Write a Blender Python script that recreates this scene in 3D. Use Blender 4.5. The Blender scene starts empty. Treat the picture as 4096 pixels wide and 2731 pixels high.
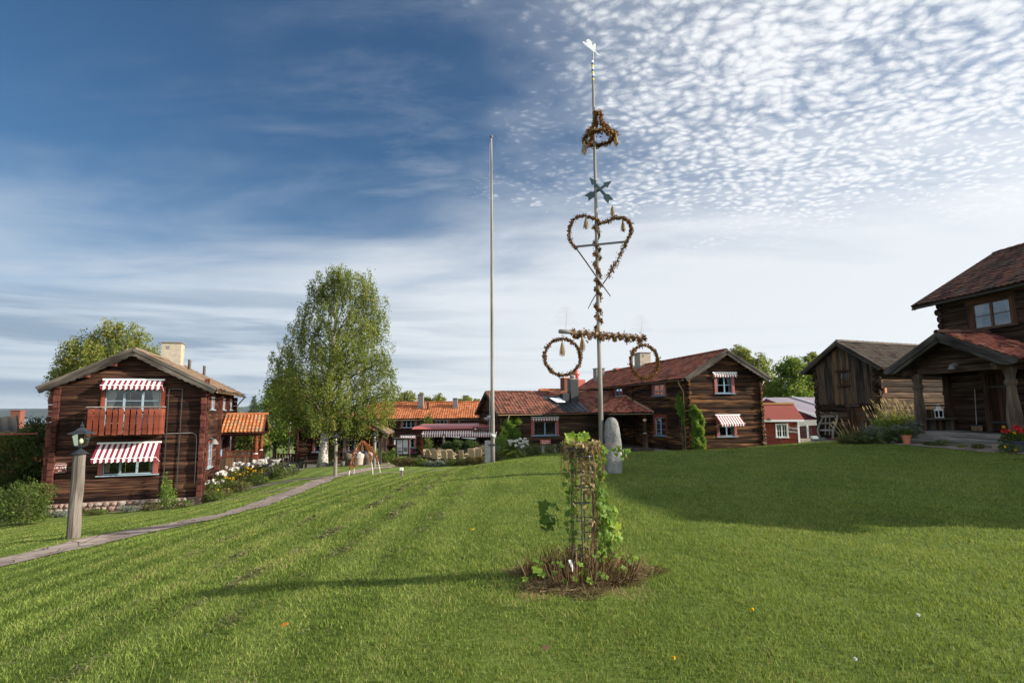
import bpy, math, random
import numpy as np
from mathutils import Vector, Matrix
D = bpy.data
SC = bpy.context.scene
COL = SC.collection
R = math.radians
random.seed(5)
RG = np.random.default_rng(11)
EYE = 1.6

# ------------------------------------------------------------------ objects
def tag(o, label=None, cat=None, group=None, kind=None):
    if label: o["label"] = label
    if cat: o["category"] = cat
    if group: o["group"] = group
    if kind: o["kind"] = kind
    return o

def empty(name, loc, rz=0.0, label=None, cat=None, group=None):
    o = D.objects.new(name, None)
    COL.objects.link(o)
    o.location = loc
    o.rotation_euler = (0, 0, rz)
    o.empty_display_size = 0.2
    return tag(o, label, cat, group)

def link(name, me, mats, parent=None):
    o = D.objects.new(name, me)
    COL.objects.link(o)
    for m in (mats if isinstance(mats, (list, tuple)) else [mats]):
        me.materials.append(m)
    if parent is not None:
        o.parent = parent
    return o

def copy_tree(o, parent=None):
    c = o.copy()
    COL.objects.link(c)
    if parent is not None:
        c.parent = parent
    for ch in list(o.children):
        copy_tree(ch, c)
    return c

class MB:
    """collects shapes and builds them as ONE mesh object"""
    def __init__(s, T=None):
        s.v, s.f, s.m, s.r, s.uv, s.T = [], [], [], [], [], T
    def add(s, vs, fs, mi=0, r=None, uv=None):
        b = len(s.v)
        if s.T:
            vs = [s.T(*p) for p in vs]
        s.v.extend([tuple(p) for p in vs])
        if r is None: r = random.random()
        for i, f in enumerate(fs):
            s.f.append([b + k for k in f]); s.m.append(mi); s.r.append(r)
            s.uv.append(uv[i] if uv else [(0.0, 0.0)] * len(f))
        return s
    def box(s, c, d, mi=0, r=None, g=None):
        """axis box: centre, size; grain along the longest side (or axis g)"""
        return s.obox(Vector(c), Vector((1, 0, 0)), Vector((0, 1, 0)), Vector((0, 0, 1)), d, mi, r, g)
    def obox(s, c, ax, ay, az, d, mi=0, r=None, g=None):
        h = [x / 2 for x in d]
        vs = []
        for k in (-1, 1):
            for j in (-1, 1):
                for i in (-1, 1):
                    vs.append(c + ax * (i * h[0]) + ay * (j * h[1]) + az * (k * h[2]))
        fs = [(0, 2, 3, 1), (4, 5, 7, 6), (0, 1, 5, 4), (2, 6, 7, 3), (0, 4, 6, 2), (1, 3, 7, 5)]
        if g is None: g = max(range(3), key=lambda i: d[i])
        sg = [(-1, -1, -1), (1, -1, -1), (-1, 1, -1), (1, 1, -1), (-1, -1, 1), (1, -1, 1), (-1, 1, 1), (1, 1, 1)]
        o1, o2 = [i for i in range(3) if i != g]
        off = random.random() * 7
        uv = []
        for f in fs:
            q = []
            for k in f:
                p = [sg[k][i] * h[i] for i in range(3)]
                q.append((p[g] + off, p[o1] + p[o2] + off))
            uv.append(q)
        return s.add(vs, fs, mi, r, uv)
    def beam(s, p0, p1, w, h, mi=0, r=None, up=(0, 0, 1)):
        p0, p1 = Vector(p0), Vector(p1)
        a = (p1 - p0); L = a.length; a.normalize()
        u = Vector(up)
        if abs(a.dot(u)) > .99: u = Vector((0, 1, 0))
        b = a.cross(u).normalized(); c = b.cross(a)
        return s.obox((p0 + p1) / 2, a, b, c, (L, w, h), mi, r, 0)
    def tube(s, pts, rad, n=8, mi=0, r=None, cap=True, sq=1.0):
        pts = [Vector(p) for p in pts]
        if not isinstance(rad, (list, tuple)): rad = [rad] * len(pts)
        vs, fs, uv = [], [], []
        L = 0
        u = None
        off = random.random() * 5
        for i, p in enumerate(pts):
            a = (pts[min(i + 1, len(pts) - 1)] - pts[max(i - 1, 0)])
            if a.length < 1e-9: a = Vector((0, 0, 1))
            a.normalize()
            if u is None:
                u = a.orthogonal().normalized()
            else:
                u = (u - a * u.dot(a))
                u = u.normalized() if u.length > 1e-6 else a.orthogonal().normalized()
            w = a.cross(u)
            for k in range(n):
                t = 2 * math.pi * k / n
                vs.append(p + (u * math.cos(t) + w * (math.sin(t) * sq)) * rad[i])
        for i in range(len(pts) - 1):
            l = (pts[i + 1] - pts[i]).length
            for k in range(n):
                k2 = (k + 1) % n
                fs.append((i * n + k, i * n + k2, (i + 1) * n + k2, (i + 1) * n + k))
                c = 2 * math.pi * max(rad[i], .02) / n
                uv.append([(L + off, k * c), (L + off, (k + 1) * c), (L + l + off, (k + 1) * c), (L + l + off, k * c)])
            L += l
        if cap:
            m = (len(pts) - 1) * n
            fs.append(tuple(range(n - 1, -1, -1))); uv.append([(0, 0)] * n)
            fs.append(tuple(m + k for k in range(n))); uv.append([(0, 0)] * n)
        return s.add(vs, fs, mi, r, uv)
    def lathe(s, prof, n=12, c=(0, 0, 0), mi=0, r=None, a0=0.0):
        """profile [(radius, z)] turned round the z axis at c"""
        vs, fs, uv = [], [], []
        for (q, z) in prof:
            for k in range(n):
                t = a0 + 2 * math.pi * k / n
                vs.append((c[0] + q * math.cos(t), c[1] + q * math.sin(t), c[2] + z))
        for i in range(len(prof) - 1):
            for k in range(n):
                k2 = (k + 1) % n
                fs.append((i * n + k, i * n + k2, (i + 1) * n + k2, (i + 1) * n + k))
                w = 2 * math.pi * .1 / n
                uv.append([(prof[i][1], k * w), (prof[i][1], (k + 1) * w), (prof[i + 1][1], (k + 1) * w), (prof[i + 1][1], k * w)])
        fs.append(tuple(range(n - 1, -1, -1))); uv.append([(0, 0)] * n)
        m = (len(prof) - 1) * n
        fs.append(tuple(m + k for k in range(n))); uv.append([(0, 0)] * n)
        return s.add(vs, fs, mi, r, uv)
    def prism(s, poly, O, A, B, N, th, mi=0, r=None):
        """polygon [(a,b)] in the plane O + a*A + b*B, extruded th along N"""
        O, A, B, N = Vector(O), Vector(A), Vector(B), Vector(N)
        n = len(poly)
        vs = [O + A * a + B * b for a, b in poly] + [O + A * a + B * b + N * th for a, b in poly]
        fs = [tuple(range(n)), tuple(n + k for k in range(n - 1, -1, -1))]
        uv = [[(a, b) for a, b in poly], [(a, b) for a, b in reversed(poly)]]
        for k in range(n):
            k2 = (k + 1) % n
            fs.append((k, n + k, n + k2, k2))
            uv.append([(poly[k][0], poly[k][1]), (poly[k][0], poly[k][1] + th), (poly[k2][0], poly[k2][1] + th), (poly[k2][0], poly[k2][1])])
        return s.add(vs, fs, mi, r, uv)
    def build(s, name, mats, parent=None, smooth=False):
        me = D.meshes.new(name)
        me.from_pydata(s.v, [], s.f)
        me.polygons.foreach_set("material_index", s.m)
        at = me.attributes.new("rnd", "FLOAT", "FACE")
        at.data.foreach_set("value", s.r)
        ul = me.uv_layers.new(name="UVMap")
        ul.data.foreach_set("uv", [c for f in s.uv for p in f for c in p])
        if smooth:
            me.polygons.foreach_set("use_smooth", [True] * len(s.f))
        me.update()
        return link(name, me, mats, parent)

def quads(name, V, mats, parent=None, rnd=None, uv=None, smooth=False, mi=None):
    """V (N,4,3) array -> mesh of N loose quads"""
    V = np.asarray(V, dtype=np.float32)
    n = len(V)
    me = D.meshes.new(name)
    me.vertices.add(n * 4); me.loops.add(n * 4); me.polygons.add(n)
    me.vertices.foreach_set("co", V.reshape(-1))
    me.loops.foreach_set("vertex_index", np.arange(n * 4, dtype=np.int32))
    me.polygons.foreach_set("loop_start", np.arange(0, n * 4, 4, dtype=np.int32))
    at = me.attributes.new("rnd", "FLOAT", "FACE")
    at.data.foreach_set("value", (RG.random(n) if rnd is None else np.asarray(rnd)).astype(np.float32))
    if uv is not None:
        ul = me.uv_layers.new(name="UVMap")
        ul.data.foreach_set("uv", np.asarray(uv, dtype=np.float32).reshape(-1))
    if mi is not None:
        me.polygons.foreach_set("material_index", np.asarray(mi, dtype=np.int32))
    me.update(calc_edges=True)
    return link(name, me, mats, parent)

# ------------------------------------------------------------------ materials
class NT:
    def __init__(s, name):
        s.mat = D.materials.new(name); s.mat.use_nodes = True
        s.t = s.mat.node_tree; s.t.nodes.clear()
        s.out = s.t.nodes.new("ShaderNodeOutputMaterial")
    def n(s, ty, **kw):
        o = s.t.nodes.new("ShaderNode" + ty)
        for k, v in kw.items():
            if k.startswith("i_"):
                o.inputs[k[2:].replace("__", " ")].default_value = v
            else:
                setattr(o, k, v)
        return o
    def l(s, a, b): s.t.links.new(a, b)
    def coord(s, which="UV", scale=(1, 1, 1), loc=(0, 0, 0)):
        if which == "POS":
            c = s.n("NewGeometry").outputs["Position"]
        else:
            c = s.n("TexCoord").outputs[which]
        m = s.n("Mapping"); m.inputs["Scale"].default_value = scale; m.inputs["Location"].default_value = loc
        s.l(c, m.inputs["Vector"]); return m.outputs[0]
    def noise(s, vec, scale=5.0, detail=4.0, rough=.55, dist=0.0):
        o = s.n("TexNoise"); o.inputs["Scale"].default_value = scale
        o.inputs["Detail"].default_value = detail; o.inputs["Roughness"].default_value = rough
        o.inputs["Distortion"].default_value = dist
        s.l(vec, o.inputs["Vector"]); return o.outputs["Fac"]
    def rnd(s):
        a = s.n("Attribute", attribute_name="rnd"); return a.outputs["Fac"]
    def math(s, op, a, b=None, clamp=False):
        o = s.n("Math", operation=op, use_clamp=clamp)
        for i, x in enumerate((a, b)):
            if x is None: continue
            if isinstance(x, (int, float)): o.inputs[i].default_value = x
            else: s.l(x, o.inputs[i])
        return o.outputs[0]
    def ramp(s, fac, stops, interp="LINEAR"):
        o = s.n("ValToRGB"); cr = o.color_ramp; cr.interpolation = interp
        while len(cr.elements) < len(stops): cr.elements.new(.5)
        for e, (p, c) in zip(cr.elements, stops):
            e.position = p; e.color = (*c, 1) if len(c) == 3 else c
        s.l(fac, o.inputs["Fac"]); return o.outputs["Color"]
    def mix(s, fac, a, b, ty="MIX"):
        o = s.n("Mix", data_type="RGBA", blend_type=ty)
        for i, x in ((0, fac), (6, a), (7, b)):
            if isinstance(x, (int, float)): o.inputs[i].default_value = x
            elif isinstance(x, (tuple, list)): o.inputs[i].default_value = (*x, 1)
            else: s.l(x, o.inputs[i])
        return o.outputs[2]
    def bump(s, h, strength=.5, dist=.02):
        o = s.n("Bump"); o.inputs["Strength"].default_value = strength; o.inputs["Distance"].default_value = dist
        s.l(h, o.inputs["Height"]); return o.outputs[0]
    def bsdf(s, col, rough=.75, spec=.25, bump=None, metal=0.0):
        b = s.n("BsdfPrincipled")
        if isinstance(col, (tuple, list)): b.inputs["Base Color"].default_value = (*col, 1)
        else: s.l(col, b.inputs["Base Color"])
        if isinstance(rough, (int, float)): b.inputs["Roughness"].default_value = rough
        else: s.l(rough, b.inputs["Roughness"])
        b.inputs["Specular IOR Level"].default_value = spec
        b.inputs["Metallic"].default_value = metal
        if bump is not None: s.l(bump, b.inputs["Normal"])
        s.l(b.outputs[0], s.out.inputs["Surface"])
        return b

def wood(name, dark, mid, light, amt=.5, grain=(.8, 22), patch=(.35, 1.6), bump=.5, rough=.78, rv=.35, coords="UV", crack=False):
    t = NT(name)
    v = t.coord(coords, (grain[0], grain[1], grain[1]))
    g = t.noise(v, 1.0, 6, .65, .6)
    v2 = t.coord(coords, (patch[0], patch[1], patch[1]), (3.1, 1.7, 0))
    p = t.noise(v2, 1.6, 3, .5)
    p = t.math("MULTIPLY", t.math("SUBTRACT", p, .5), 1.6)
    r = t.math("MULTIPLY", t.math("SUBTRACT", t.rnd(), .5), rv)
    f = t.math("ADD", t.math("ADD", t.math("ADD", t.math("MULTIPLY", t.math("SUBTRACT", g, .5), 1.7), p), r), amt, True)
    c = t.ramp(f, [(0, dark), (.45, mid), (1, light)])
    if crack:
        v3 = t.coord(coords, (grain[0] * .55, grain[1] * 1.5, grain[1]), (7.7, 2.9, 0))
        k = t.noise(v3, 1.0, 3, .5, .4)
        kf = t.ramp(k, [(.30, (0, 0, 0)), (.40, (1, 1, 1))])
        c = t.mix(kf, tuple(x * .35 for x in dark), c)
        g = t.math("ADD", g, t.math("MULTIPLY", kf, .5))
    t.bsdf(c, rough, .06, t.bump(g, bump, .02))
    return t.mat

def plain(name, col, rough=.6, spec=.3, var=.15, scale=6.0, metal=0.0, bump=0.0):
    t = NT(name)
    n = t.noise(t.coord("Object"), scale, 5, .6)
    c = t.mix(n, tuple(x * (1 - var) for x in col), tuple(min(1, x * (1 + var)) for x in col))
    n2 = t.noise(t.coord("Object"), scale * 9, 3, .6)
    t.bsdf(c, rough, spec, t.bump(n2, bump, .01) if bump else None, metal)
    return t.mat

def leafmat(name, stops, trans=.4, rough=.55, spec=.2, patch=0.0, pscale=.5):
    t = NT(name)
    f = t.rnd()
    if patch:
        n = t.noise(t.coord("POS"), pscale, 3)
        f = t.math("ADD", f, t.math("MULTIPLY", t.math("SUBTRACT", n, .5), patch * 2), True)
    c = t.ramp(f, stops)
    d = t.n("BsdfPrincipled"); t.l(c, d.inputs["Base Color"])
    d.inputs["Roughness"].default_value = rough; d.inputs["Specular IOR Level"].default_value = spec
    tr = t.n("BsdfTranslucent")
    c2 = t.mix(.35, c, (.35, .4, .04))
    t.l(c2, tr.inputs["Color"])
    m = t.n("MixShader"); m.inputs[0].default_value = trans
    t.l(d.outputs[0], m.inputs[1]); t.l(tr.outputs[0], m.inputs[2])
    t.l(m.outputs[0], t.out.inputs["Surface"])
    return t.mat

def tilemat(name, stops, moss=.0, mosscol=(.16, .15, .08), rough=.75, spec=.12):
    t = NT(name)
    n = t.noise(t.coord("UV", (1, 1, 1)), 9, 5, .6)
    f = t.math("ADD", t.math("MULTIPLY", t.rnd(), .8), t.math("MULTIPLY", t.math("SUBTRACT", n, .5), .7), True)
    c = t.ramp(f, stops)
    if moss:
        m = t.noise(t.coord("UV", (1, 1, 1), (5, 2, 0)), 1.7, 7, .7)
        mf = t.ramp(m, [(.62 - moss * .35, (0, 0, 0)), (.72 - moss * .2, (1, 1, 1))])
        c = t.mix(t.math("MULTIPLY", mf, .8), c, mosscol)
    t.bsdf(c, rough, spec, t.bump(n, .3, .01))
    return t.mat

def glassmat(name, tint=(.75, .8, .8), refl=.35):
    t = NT(name)
    tr = t.n("BsdfTransparent"); tr.inputs[0].default_value = (*tint, 1)
    gl = t.n("BsdfGlossy"); gl.inputs["Roughness"].default_value = .03
    gl.inputs[0].default_value = (.95, .97, 1, 1)
    lw = t.n("LayerWeight"); lw.inputs[0].default_value = .35
    f = t.math("ADD", t.math("MULTIPLY", lw.outputs["Fresnel"], .9), refl * .03, True)
    w = t.noise(t.coord("Object"), 1.3, 2)
    t.l(t.bump(w, .06, .05), gl.inputs["Normal"])
    m = t.n("MixShader"); t.l(f, m.inputs[0]); t.l(tr.outputs[0], m.inputs[1]); t.l(gl.outputs[0], m.inputs[2])
    t.l(m.outputs[0], t.out.inputs["Surface"])
    return t.mat

m_log_l = wood("dark red brown log", (.009, .0055, .005), (.038, .018, .013), (.15, .078, .046), .38, grain=(.8, 30), patch=(.4, 5), bump=.8, rv=.55, crack=True)
m_log_b = wood("tarred log", (.009, .006, .005), (.042, .021, .013), (.30, .14, .055), .40, patch=(.3, 2.6), crack=True)  # orange tone: weathered streaks, with sunlit highlights also put into the colour
m_log_g = wood("black brown log", (.012, .008, .006), (.046, .028, .019), (.135, .083, .05), .42, grain=(.8, 28), patch=(.4, 4), rv=.5, bump=.7, crack=True)
m_log_y = wood("weathered barn log", (.012, .009, .007), (.055, .035, .024), (.19, .135, .085), .42, crack=True)
m_board = wood("weathered vertical boards", (.015, .012, .010), (.060, .045, .035), (.19, .10, .048), .45, grain=(1.2, 30))
m_grey = wood("grey weathered wood", (.06, .05, .042), (.19, .165, .14), (.34, .31, .27), .5, grain=(1.5, 40))
m_greyd = wood("dark grey trim wood", (.02, .017, .015), (.066, .057, .048), (.16, .14, .12), .45, grain=(1.2, 30))
m_brown = wood("brown trim wood", (.015, .01, .008), (.05, .03, .02), (.12, .07, .04), .5, grain=(1.2, 30))
m_pole = wood("silver grey pole", (.085, .078, .068), (.19, .175, .155), (.31, .295, .27), .5, grain=(.8, 50), rv=.1)
m_redw = wood("red painted wood", (.07, .02, .013), (.145, .037, .022), (.23, .068, .042), .5, grain=(1, 25), rv=.5, bump=.25)
m_redl = wood("red brown painted log", (.022, .010, .008), (.062, .022, .017), (.125, .046, .034), .5, grain=(1, 18), rv=.5)
m_redf = wood("falu red boards", (.10, .022, .015), (.19, .04, .026), (.27, .07, .045), .5, grain=(1.2, 20), rv=.35, bump=.2)
m_blue = plain("blue grey window paint", (.15, .24, .32), .5)
m_white = plain("white paint", (.74, .75, .74), .5, var=.06)
m_sash = plain("pale blue window paint", (.24, .32, .37), .5)
m_redc = plain("dull red casing paint", (.24, .06, .05), .6, var=.2)
m_redm = plain("red sheet metal", (.42, .11, .09), .4, .4, .1)
m_glass = glassmat("window glass")
m_glass_sky = glassmat("sky reflecting window glass", (.6, .65, .68), 5.5)
m_glasd = glassmat("lamp glass", (.8, .82, .7), .15)
m_curt = plain("cream curtain cloth", (.42, .40, .35), .9, .1, .15, 20)
m_curtd = plain("brown curtain cloth", (.20, .11, .06), .9, .1, .2, 20)
m_awr = plain("wine red awning cloth", (.165, .02, .038), .85, .1, .1)
m_aww = plain("white awning cloth", (.62, .60, .57), .85, .1, .05)
m_metal = plain("dark iron", (.03, .032, .033), .45, .5, .2)
m_zinc = plain("brown copper gutter", (.27, .19, .12), .5, .4, .15)
m_black = plain("black sheet metal", (.02, .023, .026), .35, .5, .2)
m_grim = plain("grey sheet metal", (.16, .15, .14), .45, .4, .2)
m_stone = plain("granite", (.24, .235, .225), .85, .2, .45, 14, bump=.6)
m_conc = plain("grey concrete", (.25, .24, .22), .9, .2, .25, 5, bump=.3)
m_plaster = plain("stained plaster", (.31, .27, .21), .9, .1, .5, 4, bump=.4)
m_brick = plain("red brick", (.15, .058, .04), .85, .2, .35, 8)
m_terra = plain("terracotta", (.45, .17, .09), .8, .2, .15)
m_tile_o = tilemat("bright orange tile", [(0, (.23, .075, .032)), (.5, (.33, .115, .048)), (1, (.42, .17, .08))], .0)
m_tile_p = tilemat("mossy orange tile", [(0, (.22, .08, .035)), (.5, (.36, .125, .048)), (1, (.44, .18, .08))], .4, (.20, .17, .10))
m_tile_r = tilemat("old red tile", [(0, (.07, .027, .02)), (.35, (.22, .072, .045)), (.7, (.32, .105, .06)), (1, (.38, .18, .12))], .3, (.11, .095, .075))
m_tile_c = tilemat("mixed red tile", [(0, (.08, .03, .03)), (.35, (.24, .08, .055)), (.7, (.38, .125, .07)), (1, (.46, .24, .2))], .05)  # colour lightened because the entrance porch roof lies in shade
m_tile_w = tilemat("darkened mossy red tile", [(0, (.055, .024, .018)), (.4, (.125, .052, .037)), (.8, (.19, .075, .05)), (1, (.25, .13, .095))], .15, (.11, .09, .07))  # same tile as the mixed red, colour darkened for the sunlit cafe roof
m_tile_m = tilemat("lichen covered tile", [(0, (.09, .042, .026)), (.5, (.18, .088, .05)), (1, (.25, .14, .085))], .75, (.155, .137, .10))
m_tile_d = tilemat("dark weathered tile", [(0, (.035, .025, .021)), (.5, (.08, .056, .046)), (.9, (.125, .09, .075)), (1, (.24, .10, .07))], .5, (.09, .085, .06))
m_tile_k = tilemat("dark red brown tile", [(0, (.035, .021, .018)), (.5, (.095, .044, .034)), (1, (.19, .078, .05))], .35, (.10, .085, .06))
# ------------------------------------------------------------------ camera
F_PX, PITCH, ROLL = 2276.0, math.atan(275 / 2276.0), R(0.5)
cam = D.cameras.new("camera")
cam.sensor_width = 36.0; cam.lens = 36.0 * F_PX / 4096
cam.clip_start = .1; cam.clip_end = 30000
camo = D.objects.new("camera", cam); COL.objects.link(camo)
_f = Vector((0, math.cos(PITCH), math.sin(PITCH))); _u = Vector((0, -math.sin(PITCH), math.cos(PITCH))); _r = Vector((1, 0, 0))
_R = _r * math.cos(ROLL) - _u * math.sin(ROLL); _U = _r * math.sin(ROLL) + _u * math.cos(ROLL)
mw = Matrix((( _R.x, _U.x, -_f.x, 0), (_R.y, _U.y, -_f.y, 0), (_R.z, _U.z, -_f.z, EYE), (0, 0, 0, 1)))
camo.matrix_world = mw
SC.camera = camo

# ------------------------------------------------------------------ light
SUN_EL, SUN_AZ = R(22), R(-5)          # azimuth measured from +X towards +Y
sun = D.lights.new("sun", "SUN"); sun.energy = 4.2; sun.angle = R(.55); sun.color = (1, .91, .78)
suno = D.objects.new("sun", sun); COL.objects.link(suno)
sd = Vector((math.cos(SUN_EL) * math.cos(SUN_AZ), math.cos(SUN_EL) * math.sin(SUN_AZ), math.sin(SUN_EL)))
suno.rotation_euler = sd.to_track_quat("Z", "Y").to_euler()
suno.location = (40, 0, 30)

def build_world():
    w = D.worlds.new("World"); SC.world = w; w.use_nodes = True
    t = NT.__new__(NT); t.t = w.node_tree; t.t.nodes.clear()
    t.out = t.t.nodes.new("ShaderNodeOutputWorld")
    sky = t.n("TexSky", sky_type="NISHITA"); sky.sun_disc = False
    sky.sun_elevation = SUN_EL; sky.sun_rotation = R(90) - SUN_AZ
    sky.air_density = 1.0; sky.dust_density = .4; sky.ozone_density = 2.2
    d = t.n("TexCoord").outputs["Generated"]
    sp = t.n("SeparateXYZ"); t.l(d, sp.inputs[0])
    X, Y, Z = sp.outputs
    zz = t.math("MAXIMUM", t.math("ADD", Z, .10), .03)
    cx = t.math("DIVIDE", X, zz); cy = t.math("DIVIDE", Y, zz)
    cb = t.n("CombineXYZ"); t.l(cx, cb.inputs[0]); t.l(cy, cb.inputs[1]); P = cb.outputs[0]
    def mp(v, sc, rot=0, loc=(0, 0, 0)):
        m = t.n("Mapping"); m.inputs["Scale"].default_value = sc; m.inputs["Rotation"].default_value = (0, 0, rot); m.inputs["Location"].default_value = loc
        t.l(v, m.inputs[0]); return m.outputs[0]
    def sm(x, a, b):
        o = t.n("MapRange", interpolation_type="SMOOTHSTEP"); o.inputs[1].default_value = a; o.inputs[2].default_value = b
        t.l(x, o.inputs[0]); return o.outputs[0]
    def mul(a, b): return t.math("MULTIPLY", a, b)
    def add(a, b): return t.math("ADD", a, b)
    def dot(v):
        o = t.n("VectorMath", operation="DOT_PRODUCT"); t.l(d, o.inputs[0]); o.inputs[1].default_value = v; return o.outputs["Value"]
    # blue of the clear sky
    blue = t.mix(1.0, sky.outputs[0], (.50, .78, .96), "MULTIPLY")
    # --- altocumulus field, high on the sunward side
    big = t.noise(mp(P, (1.3, 1.3, 1), .4), 1.0, 4, .6)
    reg = sm(add(dot((.56, .68, .48)), mul(add(big, -.5), .55)), .70, 1.0)
    reg = mul(reg, sm(add(Z, mul(add(big, -.5), .12)), .20, .30))
    warp = t.n("TexNoise"); warp.inputs["Scale"].default_value = 6; warp.inputs["Detail"].default_value = 2
    t.l(P, warp.inputs["Vector"])
    wv = t.n("VectorMath", operation="MULTIPLY_ADD"); t.l(warp.outputs["Color"], wv.inputs[0]); wv.inputs[1].default_value = (.10, .10, 0); t.l(mp(P, (1, 1.25, 1), .5), wv.inputs[2])
    vo = t.n("TexVoronoi", feature="SMOOTH_F1"); vo.inputs["Scale"].default_value = 33; vo.inputs["Smoothness"].default_value = .55
    t.l(wv.outputs[0], vo.inputs["Vector"])
    fine = t.noise(wv.outputs[0], 75, 6, .7)
    puff = add(add(mul(vo.outputs["Distance"], -1.25), 1.02), mul(add(fine, -.5), 1.15))
    mid = t.noise(mp(P, (2.4, 2.4, 1), 0, (3, 1, 0)), 1.6, 4, .6)
    thick = add(mul(add(mid, -.5), 1.1), mul(sm(dot((.56, .68, .48)), .86, 1.0), .22))
    puff = add(add(puff, thick), mul(add(reg, -1), .85))
    puff = sm(puff, -.12, 1.08)
    alto = mul(add(mul(puff, .66), .27), sm(reg, .0, .8))
    # --- cirrus veil
    ci = t.noise(mp(P, (.55, 2.0, 1), R(62), (0, 2, 0)), 1.6, 8, .62, .5)
    ci2 = t.noise(mp(P, (1.2, 3.4, 1), R(75), (4, 2, 0)), 2.0, 7, .65, .3)
    veil = mul(sm(add(mul(ci, .6), mul(ci2, .4)), .44, .72), sm(add(X, mul(Z, -.6)), -1.2, .5))
    veil = mul(veil, .55)
    # --- bright white haze towards the horizon, thicker sunward
    lo = t.noise(mp(P, (.45, .95, 1), R(70), (1, 5, 0)), 1.5, 6, .58, .4)
    edge = add(Z, mul(add(lo, -.5), .34))
    edge = add(edge, mul(X, -.13))
    low = mul(sm(edge, .445, .17), .90)
    cover = t.math("MAXIMUM", t.math("MAXIMUM", veil, low), alto)
    bright = t.ramp(add(mul(X, .5), .45), [(0, (.50, .58, .67)), (.42, (.78, .82, .86)), (1, (.86, .88, .90))])
    bright = t.mix(mul(alto, .6), bright, (1.0, 1.01, 1.02))
    back = sm(Y, .05, -.45)  # unseen sky behind the camera, clouds brightened as added fill light
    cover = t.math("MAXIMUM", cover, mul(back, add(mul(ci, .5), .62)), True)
    glow = sm(dot((math.cos(SUN_EL) * math.cos(SUN_AZ), math.cos(SUN_EL) * math.sin(SUN_AZ), math.sin(SUN_EL))), .80, 1.0)  # thin cloud round the unseen sun, brightened to add fill
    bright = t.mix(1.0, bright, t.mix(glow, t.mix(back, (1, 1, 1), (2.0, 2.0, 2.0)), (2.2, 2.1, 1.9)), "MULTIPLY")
    # --- grey blue stratus bands low over the lake
    az = t.math("ARCTAN2", X, Y)
    cb2 = t.n("CombineXYZ"); t.l(mul(az, 1.1), cb2.inputs[0]); t.l(mul(Z, 15), cb2.inputs[1])
    st = t.noise(cb2.outputs[0], 1.5, 6, .55, .3)
    stm = mul(sm(st, .43, .60), mul(sm(Z, .26, .10), sm(Z, .0, .03)))
    stm = mul(stm, sm(X, .12, -.38))
    cb3 = t.n("CombineXYZ"); t.l(mul(az, 1.6), cb3.inputs[0]); t.l(mul(Z, 34), cb3.inputs[1])
    st2 = t.noise(cb3.outputs[0], 1.3, 5, .5, .2)
    st2 = mul(mul(sm(st2, .5, .68), mul(sm(Z, .16, .06), sm(X, .75, .1))), .45)
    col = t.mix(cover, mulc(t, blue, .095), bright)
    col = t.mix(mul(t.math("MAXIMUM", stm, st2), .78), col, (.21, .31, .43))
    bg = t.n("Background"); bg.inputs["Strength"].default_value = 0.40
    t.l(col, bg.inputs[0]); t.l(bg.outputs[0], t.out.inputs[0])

def mulc(t, c, k):
    return t.mix(1.0, c, (k, k, k), "MULTIPLY")
build_world()
SC.view_settings.view_transform = "Standard"; SC.view_settings.look = "None"
SC.view_settings.exposure = 1.45; SC.view_settings.gamma = 1
SC.render.engine = "CYCLES"
SC.cycles.max_bounces = 6; SC.cycles.diffuse_bounces = 3; SC.cycles.glossy_bounces = 2
SC.cycles.transparent_max_bounces = 8; SC.cycles.transmission_bounces = 3
SC.cycles.caustics_reflective = False; SC.cycles.caustics_refractive = False
SC.cycles.use_denoising = True

# ------------------------------------------------------------------ terrain
CP = np.array([
 (0,0,0),(0.65,5.8,.05),(2.3,14,.07),(-.7,20,-.19),(6.8,21,.1),(11.3,21,.2),(13.4,20,.24),(14.7,21,.26),(15.2,18,.25),(.35,17,.13),(-2.6,20,-.54),
 (-4.6,24,-1.12),(-10.5,14,-1.29),(-10,11.5,-1.28),(-9.8,13.2,-1.36),(-9.16,14.8,-1.35),(-8.1,18,-1.36),(-8.5,22,-1.42),(-8.77,26.4,-1.47),(-8.43,30,-1.53),(-7.6,36,-1.79),
 (-10.6,32,-1.55),(-3.6,33,-1.61),(-5.2,40,-1.95),(-19.7,24.6,-2.66),(-14.3,26.5,-2.52),(-16,19,-2.2),(-12.5,19,-1.8),(-12,30,-1.75),(-2.8,6,-.16),(-3.3,3.9,-.15),(-6,6,-.62),(-9,7.5,-1.12),(-5.5,12,-.62),
 (-4.6,18,-.75),(-6.2,21,-1.12),(-20,12,-2.2),(-15,10,-1.9),(-25,25,-3.2),(-30,40,-4.2),(0,60,-2.7),(-20,62,-3.3),(30,60,-1.9),(60,60,-2.2),(-60,60,-7),(-60,20,-6),(60,10,.5),(0,90,-4.5),(-60,95,-9),(60,95,-4),
 (0,-20,.3),(20,-20,.5),(-25,-20,-1.8),(14,27.5,-.02),(20,28,.0),(17,12,.3),(8,6,.02),(8,12,.08),(2,42,-1.5),(-2,38,-1.75),(10,35,-1.12),(16,35.5,-1.12),(7,33,-1.05),(20,42,-1.38),(24,48,-1.6),(9,27,-.42),(3,27,-.75),(-1,28,-1.15),(-2,24,-.72),(16,23,.2),(-13,38,-2.0),(-17,34,-2.3),(-18,45,-2.9)], float)
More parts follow.
